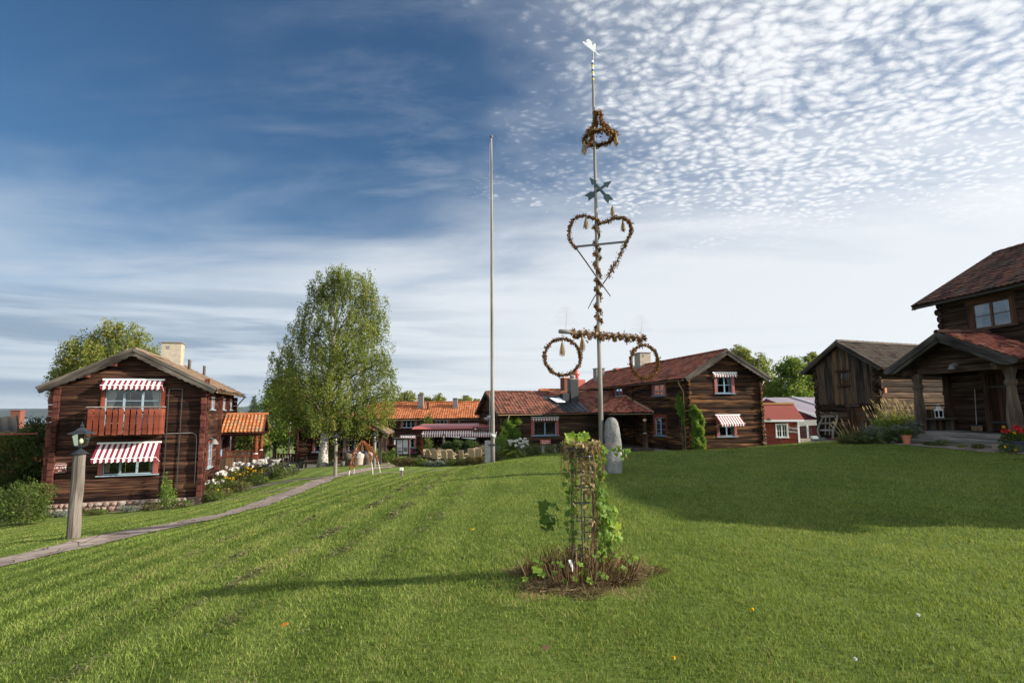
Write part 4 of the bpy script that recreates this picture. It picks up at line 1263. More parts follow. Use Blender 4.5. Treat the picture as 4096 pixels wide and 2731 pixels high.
# ================================================================== long restaurant house
def restaurant():
    e = empty("restaurant_building", (-15.0, 61.0, -2.75), R(-90), "long two storey log house under a bright orange tiled roof behind the birch", "restaurant")
    # local y runs along +X, local x+ faces the camera
    W, L, he, hr = 5.2, 14.5, 3.72, 5.15
    T = frames(W, L)
    dn = W / 2
    def u(px): return (px - 2048) / 2276 * 58.6 / 1.0 + 15.0
    ops = []
    rows = [(1612, 1664, 2.72, 3.42), (1745, 1793, 2.75, 3.42), (1614, 1662, .72, 1.6)]
    for (a, c, z0, z1) in rows: ops.append((u(a), u(c), z0, z1))
    house_walls(e, W, L, he, hr, .24, m_log_l, {"R": ops}, ext=.18, seed=61, bulge=.03)
    gable_roof(e, W, L, he, hr, .4, .3, m_tile_o, tw=.24, tl=.4, seed=62)
    for i, o in enumerate(ops):
        window(e, T["R"], *o, 3, 2, m_redc, m_sash, .16, curtain=m_curt, sashes=3)
    awning(e, T["R"], ops[0][0] - .1, ops[0][1] + .1, 3.62, .2, .06, 17, .12); awning(e, T["R"], ops[2][0] - .2, ops[2][1] + .1, 1.85, .3, .12, 17, .12)
    for px in (1580, 1735, 1880):
        b = MB(); b.box((W / 2 + .1, u(px), he / 2), (.22, .3, he), g=2); b.build("corner_log", m_log_y, e)
    gutter(e, (W / 2 + .44, 0, he - .25), (W / 2 + .44, L, he - .25), down=[(W / 2 + .4, u(1838), he - .3), (W / 2 + .12, u(1836), he - .8), (W / 2 + .12, u(1836), 1)])
    for (px, w, z) in ((1670, .5, 6.05), (1811, .42, 5.6)):
        chimney(e, (.9, u(px) + .1), .6, w * 1.1, 4.4, z, m_grim, m_grim, hole=False)
    b = MB(); b.box((1.4, u(1706), 4.9), (.18, .18, .7)); b.build("vent_pipe", m_black, e)
    b = MB(); b.box((W / 2 + .3, u(1599), 1.25), (.45, .75, .5)); ac = b.build("heat_pump", m_white, e)
    b = MB(lambda x, y, z: (W / 2 + .53, u(1597) + x, 1.25 + y)); b.lathe([(.17, 0), (.17, .01)], 14); b.build("fan_grille", m_black, ac)
    b = MB(); b.box((W / 2 + .3, u(1599), 1.7), (.6, .95, .06)); b.box((W / 2 + .3, u(1599), .5), (.4, .8, 1.0)); b.build("heat_pump_stand", m_greyd, ac)
    # red stair with a landing on the left
    b = MB()
    for x in (1553, 1564):
        b.box((W / 2 + .9, u(x), 1.5), (.07, .07, 3.0))
    for z in (1.2, 1.9, 2.6): b.box((W / 2 + .9, u(1558), z), (.06, .9, .06))
    b.box((W / 2 + .7, u(1550), 1.0), (.9, 2.4, .08)); b.build("stair_frame", m_redl, e)
    # entrance canopy on its front
    b = MB(); b.prism([(0, .0), (3.6, -.35), (3.6, -.45), (0, -.1)], (W / 2 + .1, u(1765), 2.0), (0, 1, 0), (0, 0, 1), (1, 0, 0), 1.6); b.build("canopy", m_white, e)
    b = MB(); b.prism([(0, 0), (1.6, .35), (1.6, .28), (0, -.06)], (W / 2 + .05, u(1735), 1.85), (0, 1, 0), (0, 0, 1), (1, 0, 0), 1.2); b.build("canopy", m_tile_m, e)
restaurant()

# ================================================================== red shed with the tent roof hall behind
def drosk():
    e = empty("red_shed", (18.37, 42.0, -1.36), R(-1), "small red shed with white trim, corrugated red roof and white letters", "shed")
    W, H, Dp = 2.42, 1.98, 2.2
    b = MB(); z = 0
    while z < H - .05:
        for (u0, u1) in ((0, .85), (1.62, W)) if .8 < z + .07 < 1.78 else ((0, W),):
            b.box(((u0 + u1) / 2, .02, z + .07), (u1 - u0, .035 + .01 * ((z * 50) % 2 > 1), .132))
        b.box((W, Dp / 2, z + .07), (.03, Dp, .132)); b.box((0, Dp / 2, z + .07), (.03, Dp, .132)); b.box((W / 2, Dp, z + .07), (W, .03, .132))
        z += .14
    b.prism([(0, 0), (Dp, 0), (Dp / 2, 1.0)], (W + .01, 0, H), (0, 1, 0), (0, 0, 1), (-1, 0, 0), .03); b.build("wall", m_redf, e)
    b = MB(); b.box((-.03, -.02, H / 2), (.13, .06, H)); b.box((W + .02, -.02, H / 2), (.13, .06, H)); b.box((W / 2, -.38, H + .06), (W + .6, .05, .14)); b.build("trim", m_white, e)
    T = lambda u, d, z: (u, -d, z)
    window(e, T, .85, 1.62, .86, 1.76, 4, 2, m_white, m_white, .07, .05, curtain=None)
    # corrugated sheet roof
    rf = MB(); k = 1.18 / 1.6
    for (ya, yb) in ((-.4, 1.15), (2.7, 1.15)):
        xs = np.arange(-.55, W + .32, .019)
        vs = []
        for i, x in enumerate(xs):
            dz = .016 * math.sin(x * 2 * math.pi / .076)
            vs += [(x, ya, H + .10 + dz), (x + .0, yb, H + 1.28 + dz)]
        rf.add(vs, [(2 * i, 2 * i + 2, 2 * i + 3, 2 * i + 1) for i in range(len(xs) - 1)], 0, .5)
    r = rf.build("roof", plain("red corrugated sheet", (.34, .10, .075), .45, .3, .12), e)
    b = MB(); b.box((W / 2 - .1, 1.13, H + 1.31), (W + .85, .25, .13)); b.build("ridge", plain("wooden ridge", (.42, .24, .09), .7), r)
    b = MB(); b.box((.12, -.46, H + .2), (.12, .15, .12)); b.lathe([(.05, 0), (.10, -.09)], 10, (.22, -.55, H + .2)); b.build("wall_lamp", m_black, e)
    s = empty("shed_lettering", (18.37 + 2.02, 42.0 - .08, -1.36 + 1.2), R(-1), "white cut out italic words fixed beside the window of the red shed", "sign")
    for (bd, sz, z, x) in (("Drosk", .27, .30, -.02), ("station", .255, .045, .02)):
        o = text("lettering", bd, sz, m_white, s, (x, -.012, z), (1, 0, 0), (.22, 0, 1), .012)
    f = empty("iron_railing", (17.75, 40.4, -1.36), 0, "thin dark iron railing in front of the red shed", "railing")
    b = MB(); b.tube([(0, 0, 1.02), (.8, 0, .92), (1.05, 0, .78)], .018, 6); b.tube([(1.05, 0, .78), (1.05, 0, -.1)], .02, 6); b.tube([(0, 0, -.1), (0, 0, 1.02)], .02, 6); b.tube([(0, 0, .3), (1.05, 0, .3)], .014, 5); b.build("railing_frame", m_metal, f)
    b = MB()
    for i in range(8): b.tube([(.07 + i * .13, 0, .3), (.07 + i * .13, 0, .85)], .008, 4)
    b.build("baluster", m_metal, f)
    f = empty("iron_railing", (21.05, 43, -1.2), R(4), "dark iron railing on a concrete step between the shed and the barn", "railing")
    b = MB()
    for z in (.55, 1.15, 1.3): b.tube([(0, 0, z), (1.3, 0, z - .04)], .02, 6)
    for x in (0, 1.3): b.tube([(x, 0, 0), (x, 0, 1.3)], .022, 6)
    b.build("railing_frame", m_metal, f)
    b = MB()
    for i in range(9): b.tube([(.14 + i * .13, 0, .55), (.14 + i * .13, 0, 1.15)], .009, 4)
    b.build("baluster", m_metal, f)
    b = MB(); b.box((.6, .3, .1), (1.6, 1.0, .75)); b.build("step", m_plaster, f)
    # hall with the pale lilac tent roof
    h_ = empty("tent_hall", (16.0, 48.5, -1.6), R(-8), "dark red hall with a pale lilac tent cloth roof behind the red shed", "hall")
    b = MB()
    for x in np.arange(0, 16, .15): b.box((x, 0, 1.15), (.142, .04, 2.3), g=2)
    wl = b.build("wall", plain("deep red boards", (.10, .014, .02), .6), h_)
    rf = MB()
    vs = []
    x0, x1, n = 6.2, 17.0, 30
    # cloth slope, ridge at the back, swept down to the front eave
    P = []
    for i in range(n + 1):
        for j in range(7):
            f = j / 6; x = x0 + (x1 - x0) * i / n
            P.append((x + f * 4.6 - 1.0, 3.6 - f * 4.4, 4.15 - 1.95 * f - .05 * math.sin(math.pi * f) - .03 * abs(math.sin(i * .6))))
    fs = [(i * 7 + j, i * 7 + 7 + j, i * 7 + 8 + j, i * 7 + 1 + j) for i in range(n) for j in range(6)]
    rf.add(P, fs); rf.build("tent_roof", plain("lilac grey tent cloth", (.24, .21, .24), .7, .2, .05), h_, True)
    b = MB()
    for i in (0, 9, 19, 30):
        b.tube([(x0 + (x1 - x0) * i / n + f * 4.6 - 1.0, 3.6 - f * 4.4, 4.2 - 1.95 * f - .05 * math.sin(math.pi * f)) for f in (0, .25, .5, .75, 1)], .06, 6)
    b.build("roof_rib", m_white, h_)
    b = MB(); b.prism([(0, 2.0), (7.2, 2.0), (2.4, 4.0)], (3.0, 0.6, 0), (1, 0, 0), (0, 0, 1), (0, 1, 0), .05); b.build("gable", plain("deep red gable", (.10, .014, .02), .6), h_)
    b = MB(); vs = []
    for i in range(25):
        x = 3.4 + 11 * i / 24
        vs += [(x, -.85, 2.22), (x, -.87, 1.72 + .08 * math.cos(i * .52))]
    b.add(vs, [(2 * i, 2 * i + 2, 2 * i + 3, 2 * i + 1) for i in range(24)]); b.build("valance", plain("cream tent cloth", (.55, .52, .46), .8), h_)
    b = MB(); b.box((8.0, -.9, .9), (.14, .12, 1.9)); b.box((8.7, -.9, .5), (1.0, .06, .9)); b.box((8.7, -.94, .42), (.8, .02, .6), 1); b.build("doorway_frame", [m_white, m_black], h_)
drosk()

# ================================================================== weathered barn
def barn():
    W, L, he, hr, oe, og = 3.07, 6.4, 3.42, 4.44, .54, .36
    e = empty("barn", (15.82, 27.12, .15), R(-66.2), "weathered log barn with a boarded upper gable and dark mossy roof", "barn")
    T = frames(W, L)
    op = {"F": [(-.22, .24, 2.5, 3.1), (.16, .92, .0, 1.45)]}
    house_walls(e, W, L, he, hr, .25, m_log_g, op, ext=.17, seed=71, bulge=.05)
    b = MB(T["F"]); k = (hr - he) / (W / 2)
    x = -1.48; i = 0
    while x < 1.5:
        w = .085 + .035 * ((i * 37) % 7) / 7
        zt = min(he + .32, hr - abs(x + w / 2) * k) - .02
        zt = hr - abs(x + w / 2) * k - .03
        zb = 1.60 + .03 * math.sin(i * 2.3)
        segs = [(zb, zt)]
        if -.28 < x + w / 2 < .30: segs = [(zb, 2.44), (3.16, zt)]
        for (a, c) in segs: b.box((x + w / 2, .075 + .008 * (i % 3), (a + c) / 2), (w - .008, .03, c - a), 0, g=2)
        x += w; i += 1
    b.build("gable_boards", m_board, e)
    gable_roof(e, W, L, he, hr, oe, og, m_tile_d, og2=.3, tw=.2, tl=.32, seed=72, amp=.035)
    bargeboards(e, W, he, hr, oe, -og - .02, m_greyd, .17, .05, 0, cap=True)
    window(e, lambda u, d, z: (u, -d - .075, z), -.22, .24, 2.5, 3.1, 2, 2, m_brown, m_brown, .07, .05, curtain=m_curt, sashes=1, hood=True)
    b = MB(T["F"])
    for i in range(5): b.box((.235 + i * .152, -.03, .73), (.146, .05, 1.44), 0, g=2)
    d = b.build("door", wood("brown door boards", (.012, .007, .005), (.06, .03, .018), (.17, .085, .045), .5, grain=(1, 25)), e)
    b = MB(T["F"]); b.box((.11, .03, .73), (.1, .12, 1.5)); b.box((.97, .03, .73), (.1, .12, 1.5)); b.build("door_frame", m_brown, d)
    b = MB(T["F"]); b.box((.7, .02, 1.15), (.5, .03, .05)); b.box((.7, .02, .35), (.5, .03, .05)); b.build("hinge", m_metal, d)
    b = MB(T["F"]); b.beam((-1.65, .35, -.13), (1.0, .35, -.2), .4, .1); b.box((-1.3, .3, -.32), (.3, .3, .3)); b.box((.6, .3, -.36), (.3, .3, .3)); b.build("door_step", m_grey, e)
    b = MB()
    for (x, y) in ((-1.4, .1), (1.4, .1), (-1.4, 6), (1.4, 6), (0, 0)): b.box((x, y, -.3), (.35, .35, .6))
    b.build("foundation", m_stone, e)
    b = MB(T["R"]); b.box((.35, .1, 2.2), (.14, .1, .22)); b.build("wall_lamp", m_terra, e)
    p = e.matrix_basis @ Vector((.33, -.07, 1.47))
    s = empty("door_plaque", p, R(-66.2), "small brown name plaque with pale letters above the barn door", "sign")
    b = MB(); b.box((0, -.01, .06), (.72, .02, .12)); b.build("sign_plate", plain("dark sign", (.05, .018, .014), .5), s)
    text("lettering", "HANDKAMMARE", .085, m_grey, s, (0, -.021, .06), (1, 0, 0), (0, 0, 1), .002)
    # old wooden sledge leaning on the wall
    q = empty("wooden_sledge", e.matrix_basis @ Vector((-.85, -.38, -.06)), R(-66.2), "grey wooden sledge frame standing upright against the barn wall", "sledge")
    for sx in (-.36, .36):
        b = MB(); pts = []
        for i in range(12):
            t = i / 11
            pts.append((sx * (1 + .22 * math.sin(t * 3.1)) - .05 * sx, -.06 + .26 * t - .12 * math.sin(t * 5), .05 + 1.12 * t))
        pts.append((sx * .78, .02, 1.27)); b.tube(pts, [.05] * 12 + [.035], 6); b.build("runner", m_grey, q)
    b = MB()
    for z, y in ((.42, .02), (.75, .08), (1.08, .14)): b.beam((-.36, y, z), (.36, y, z + .02), .06, .08)
    b.beam((-.1, .0, .2), (-.12, .16, 1.15), .05, .03); b.beam((.12, .0, .2), (.1, .16, 1.15), .05, .03)
    b.build("cross_bar", m_grey, q)
    # wagon wheel
    q = empty("wagon_wheel", e.matrix_basis @ Vector((1.28, -.32, .12)), R(-66.2), "old wooden spoked wagon wheel leaning by the barn door", "wheel")
    b = MB(); pts = [(.42 * math.cos(t), -.16 + .10 * math.sin(t), .38 + .42 * math.sin(t)) for t in np.linspace(0, 2 * math.pi, 33)]
    b.tube(pts, .035, 6, cap=False); b.build("rim", m_greyd, q)
    b = MB(); c0 = Vector((0, -.16, .38)); b.tube([c0 + Vector((0, -.09, 0)), c0 + Vector((0, .09, 0))], .07, 10)
    for i in range(10):
        t = i * math.pi / 5; b.tube([c0, c0 + Vector((.42 * math.cos(t), .1 * math.sin(t), .42 * math.sin(t)))], .016, 5)
    b.build("spoke", m_greyd, q)
barn()

# ================================================================== tall house with the front porch on the right
def right_house():
    W, L, he, hr, oe, og = 6.86, 15.6, 5.54, 7.53, .48, .75
    e = empty("log_house", (20.37, 22.58, .28), R(-174.3), "tall dark log house with a gabled front porch on carved posts", "house")
    T = frames(W, L)
    op = {"R": [(1.42, 2.88, 4.12, 5.04), (1.72, 2.62, .45, 2.45), (7, 8.2, 4.1, 5.0), (7, 8.2, 1.1, 2.3), (11, 12.2, 4.1, 5.0)]}
    house_walls(e, W, L, he, hr, .27, m_log_g, op, ext=.22, seed=81, bulge=.06)
    b = MB(); b.box((0, L / 2, -.2), (W, L, .6)); b.build("foundation", m_stone, e)
    gable_roof(e, W, L, he, hr, oe, og, m_tile_k, og2=.6, tw=.24, tl=.33, seed=82, amp=.04)
    bargeboards(e, W, he, hr, oe, -og - .02, m_brown, .2, .05, 0)
    gutter(e, (W / 2 + oe + .04, -og, he - .26), (W / 2 + oe + .04, L + .5, he - .24), m_metal)
    m_bc = wood("brown casing wood", (.03, .015, .009), (.09, .045, .025), (.16, .085, .05), .5)
    window(e, T["R"], 1.42, 2.88, 4.12, 5.04, 2, 2, m_bc, plain("brown sash paint", (.10, .05, .03), .5), .2, curtain=m_curt)
    for w_ in e.children:
        for q_ in w_.children:
            if q_.name.startswith("pane"): q_.material_slots[0].link = "OBJECT"; q_.material_slots[0].material = m_glass_sky
    for o in op["R"][2:]: window(e, T["R"], *o, 2, 2, m_bc, m_white, .2, curtain=m_curt)
    b = MB(T["R"])
    for i in range(6): b.box((1.795 + i * .15, -.04, 1.45), (.146, .05, 2.0), 0, g=2)
    d = b.build("door", wood("dark plank door", (.012, .007, .005), (.045, .022, .014), (.12, .06, .035), .45, grain=(1, 25)), e)
    b = MB(T["R"]); b.box((2.1, .02, 2.0), (.8, .03, .06)); b.box((2.1, .02, .75), (.8, .03, .06)); b.box((2.55, .06, 1.35), (.03, .1, .14)); b.build("hinge", m_metal, d)
    b = MB(T["R"]); b.box((1.66, .05, 1.45), (.14, .14, 2.05)); b.box((2.68, .05, 1.45), (.14, .14, 2.05)); b.box((2.17, .06, 2.52), (1.3, .16, .12)); b.build("door_frame", m_brown, d)
    # --- porch
    xw, xp, xf = W / 2, 4.8, 5.5
    ya, yb, ym, ze, zr = -.59, 4.71, 1.97, 2.70, 3.86
    pk = (zr - ze) / (ym - ya)
    rf = MB()
    for sg, ye in ((-1, ya), (1, yb)):
        kk = (zr - ze) / abs(ye - ym); S = Vector((0, sg, -kk)).normalized(); sl = math.hypot(ye - ym, zr - ze)
        tile_slope(rf, (xw - .02, ym, zr + .05), (1, 0, 0), S, xf - xw - .03, sl, .23, .30, seed=90 + sg, amp=.045)
    pr = rf.build("porch_roof", m_tile_c, e)
    b = MB(); ridge_tiles(b, (xf + .02, ym, zr + .08), (xw, ym, zr + .08), .12, .36); b.build("ridge", m_tile_k, pr)
    b = MB()
    for sg, ye in ((-1, ya), (1, yb)):
        kk = (zr - ze) / abs(ye - ym); S = Vector((0, sg, -kk)).normalized(); sl = math.hypot(ye - ym, zr - ze)
        Nn = Vector((1, 0, 0)).cross(S); Nn = Nn if Nn.z > 0 else -Nn
        b.prism([(0, 0), (xf - xw - .04, 0), (xf - xw - .04, sl - .03), (0, sl - .03)], (xw, ym, zr - .05), (1, 0, 0), S, Nn, .06)
    b.build("soffit", m_brown, pr)
    for sg, ye in ((-1, ya), (1, yb)):
        b = MB(); kk = (zr - ze) / abs(ye - ym); S = Vector((0, sg, -kk)).normalized(); sl = math.hypot(ye - ym, zr - ze)
        Nn = Vector((1, 0, 0)).cross(S); Nn = Nn if Nn.z > 0 else -Nn
        b.prism([(0, -.08), (sl + .06, -.08), (sl + .06, .06), (sl - .1, .16), (0, .14)], (xf - .02, ym, zr), S, -Nn, (1, 0, 0), .05)
        b.prism([(0, .10), (sl * .92, .10), (sl * .95, .2), (sl * .85, .27), (0, .24)], (xf - .09, ym, zr), S, -Nn, (1, 0, 0), .06)
        b.build("bargeboard", m_greyd, pr)
    b = MB(lambda u, d, z: (xp + d, u, z))
    def clipg(z):
        f = (zr - z) / (zr - ze); return (max(.0, ym - f * (ym - ya)), min(3.98, ym + f * (yb - ym)))
    log_wall(b, None, -.05, 4.0, 2.52, zr - .08, .24, (), clipg, .06, (.3, .3), 0, 91)
    b.T = None
    for y in (.13, 3.84): b.beam((xw, y, 2.6), (xf - .15, y, 2.6), .2, .22)
    b.build("porch_gable", m_log_g, e)
    for y in (.13, 3.84):
        b = MB(); pr_ = [(.19, .32), (.19, .55), (.205, .9), (.19, 1.2), (.15, 1.75), (.145, 1.95), (.19, 2.02), (.205, 2.08), (.19, 2.14), (.15, 2.18), (.17, 2.32), (.21, 2.42), (.215, 2.56)]
        if y > 3: pr_ = [(q * (1 + .10 * math.sin((z - .3) * 2.6)), z) for q, z in pr_]
        b.lathe(pr_, 8, (xp, y, 0), a0=.39); b.build("porch_post", wood("carved brown post", (.03, .021, .015), (.095, .07, .05), (.2, .15, .11), .5, grain=(1.0, 20)), e)
    b = MB(); b.box((xw + .12, .13, 1.4), (.22, .22, 2.3), g=2); b.build("inner_post", m_log_y, e)
    # side wall of planks under a rail, bench, floor, steps
    b = MB()
    for i in range(9): b.box((xw + .22 + i * .14, .02, .8), (.132, .03, .85), 0, g=2)
    b.box(((xw + xp) / 2 + .05, .02, 1.36), (xp - xw, .1, .07)); b.build("side_panel", m_board, e)
    b = MB(); b.box(((xw + xp) / 2 + .08, .28, .86), (xp - xw - .18, .4, .06)); b.box((xw + .35, .28, .6), (.08, .3, .45)); b.box((xp - .3, .28, .6), (.08, .3, .45)); b.build("bench", m_greyd, e)
    b = MB()
    for i in range(9): b.box((xw + .08 + i * .165, ym - .0, .395), (.158, 4.1, .05), 0, g=1)
    b.box((xp + .02, ym, .25), (.2, 4.0, .30), g=1)
    b.build("porch_floor", m_grey, e)
    b = MB(); b.box((xp - .55, 2.4, .432), (.8, 1.6, .022)); b.build("door_mat", m_black, e)
    for (x, z, w, y0, y1) in ((xp + .34, .21, .30, -.15, 3.85), (xp + .70, .05, .32, -.3, 3.75)):
        b = MB(); n8 = 10
        b.tube([(x, y0 + (y1 - y0) * i / 8, z - .03 + .008 * math.sin(i)) for i in range(9)], [.115 + .006 * math.sin(i * 2) for i in range(9)], n8)
        b.box((x - .02, (y0 + y1) / 2, z + .055), (w - .04, y1 - y0 - .02, .05), g=1)
        b.build("step", m_grey, e)
    b = MB(); b.box((xp + .25, 2.15, 2.78), (.12, .1, .12)); b.lathe([(.04, .05), (.06, .03), (.12, -.10), (.125, -.13)], 12, (xp + .38, 2.12, 2.74)); b.build("porch_lamp", m_grim, e)
    # a broom, a lantern
    q = empty("broom", e.matrix_basis @ Vector((xw + .22, 1.3, .44)), R(-174.3), "long handled broom leaning on the porch wall beside the plank door", "broom")
    b = MB(); b.tube([(0, 0, .2), (-.05, .02, 1.5)], .014, 6); b.build("handle", m_grey, q)
    b = MB(); b.box((0, 0, .2), (.06, .42, .06)); b.build("head", m_black, q)
    b = MB()
    for i in range(14): b.box((.01 * (i % 3 - 1), -.19 + i * .029, .09), (.05, .024, .17))
    b.build("bristles", wood("bristles", (.1, .06, .03), (.2, .13, .07), (.3, .2, .12)), q)
    q = empty("lantern", e.matrix_basis @ Vector((xw + .75, .3, .9)), R(-174.3), "white metal lantern standing on the porch bench", "lantern")
    b = MB()
    for x in (-.085, .085):
        for y in (-.085, .085): b.box((x, y, .14), (.022, .022, .26))
    b.box((0, 0, .012), (.21, .21, .024)); b.box((0, 0, .285), (.22, .22, .05)); b.lathe([(.13, .31), (.075, .35), (.075, .40), (.05, .42)], 4, a0=math.pi / 4)
    b.tube([(0, .06 * math.cos(t), .42 + .08 * math.sin(t)) for t in np.linspace(0, math.pi, 9)], .006, 4, cap=False); b.build("lantern_frame", m_white, q)
    b = MB()
    for (x, y, dx, dy) in ((.084, 0, .003, .15), (-.084, 0, .003, .15), (0, .084, .15, .003), (0, -.084, .15, .003)): b.box((x, y, .14), (dx, dy, .24))
    b.build("lantern_glass", m_glasd, q)
    b = MB(); b.lathe([(.035, .02), (.035, .12), (.0, .125)], 10); b.build("candle", m_curt, q)
right_house()
# ================================================================== poles, maypole, stone
def Wp(px, py, Y):
    """point at depth Y seen at that place of the photograph (surveying helper; returns world metres)"""
    v = _f + _R * ((px - 2048) / F_PX) + _U * ((1365.5 - py) / F_PX)
    return Vector((0, 0, EYE)) + v * (Y / v.y)

m_dryleaf = leafmat("dry brown leaf", [(0, (.05, .018, .008)), (.4, (.125, .050, .020)), (.75, (.21, .088, .036)), (1, (.29, .15, .065))], .15, .7, .1)
m_rust = leafmat("rust red leaf", [(0, (.12, .03, .012)), (.5, (.26, .07, .022)), (1, (.36, .13, .045))], .2, .7, .1)
m_bark0 = leafmat("dry twig", [(0, (.10, .07, .04)), (1, (.20, .15, .09))], .1)
m_straw = leafmat("straw", [(0, (.16, .10, .05)), (.6, (.30, .20, .11)), (1, (.42, .31, .18))], .15, .8, .1)

def flakes(C, size, aspect=.55, up=0.0, rg=RG):
    """random leaf quads (N,4,3) at the points C"""
    n = len(C)
    a = rg.standard_normal((n, 3)); a[:, 2] -= up; a /= np.linalg.norm(a, axis=1)[:, None]
    b = np.cross(a, rg.standard_normal((n, 3))); b /= np.linalg.norm(b, axis=1)[:, None]
    s = (np.asarray(size) * (.7 + .6 * rg.random(n)))[:, None]
    a *= s; b *= s * aspect
    C = np.asarray(C)
    return np.stack([C - a, C + b - a * .1, C + a, C - b - a * .1], 1)

def along(pts, n, rad, rg=RG, gap=0.0):
    P = np.array([tuple(p) for p in pts]); seg = np.linalg.norm(np.diff(P, axis=0), axis=1); cum = np.concatenate([[0], np.cumsum(seg)])
    t = rg.random(n) * cum[-1]
    if gap: t = t[(np.sin(t * 9.0) + np.sin(t * 23.0 + 1)) * .5 + rg.standard_normal(len(t)) * .3 > -1.2 + gap]
    i = np.clip(np.searchsorted(cum, t) - 1, 0, len(seg) - 1)
    f = ((t - cum[i]) / np.maximum(seg[i], 1e-6))[:, None]
    lump = (.7 + .5 * np.abs(np.sin(t * 11)))[:, None]
    return P[i] * (1 - f) + P[i + 1] * f + rg.standard_normal((len(t), 3)) * rad * lump

def garland(name, pts, parent, inv, n=500, rad=.035, size=.028, mat=None, gap=0.0, core=None):
    C = along(pts, n, rad, gap=gap) - np.array(inv)
    V = flakes(C, size, .6, .3)
    return quads(name, V, mat or m_dryleaf, parent)

def tassel(name, top, ln, parent, inv):
    C = []
    t = np.array(top) - np.array(inv)
    V = []
    for i in range(70):
        a = RG.random() * 6.28; r = .012 + RG.random() * ln * .22
        b = t + np.array([math.cos(a) * r, math.sin(a) * r, -ln * (.75 + .35 * RG.random())])
        s = np.array([math.cos(a + 1.57), math.sin(a + 1.57), 0]) * .006
        p0 = t + np.array([math.cos(a) * .01, math.sin(a) * .01, 0])
        V.append([p0 - s, p0 + s, b + s, b - s])
    return quads(name, V, m_straw, parent)

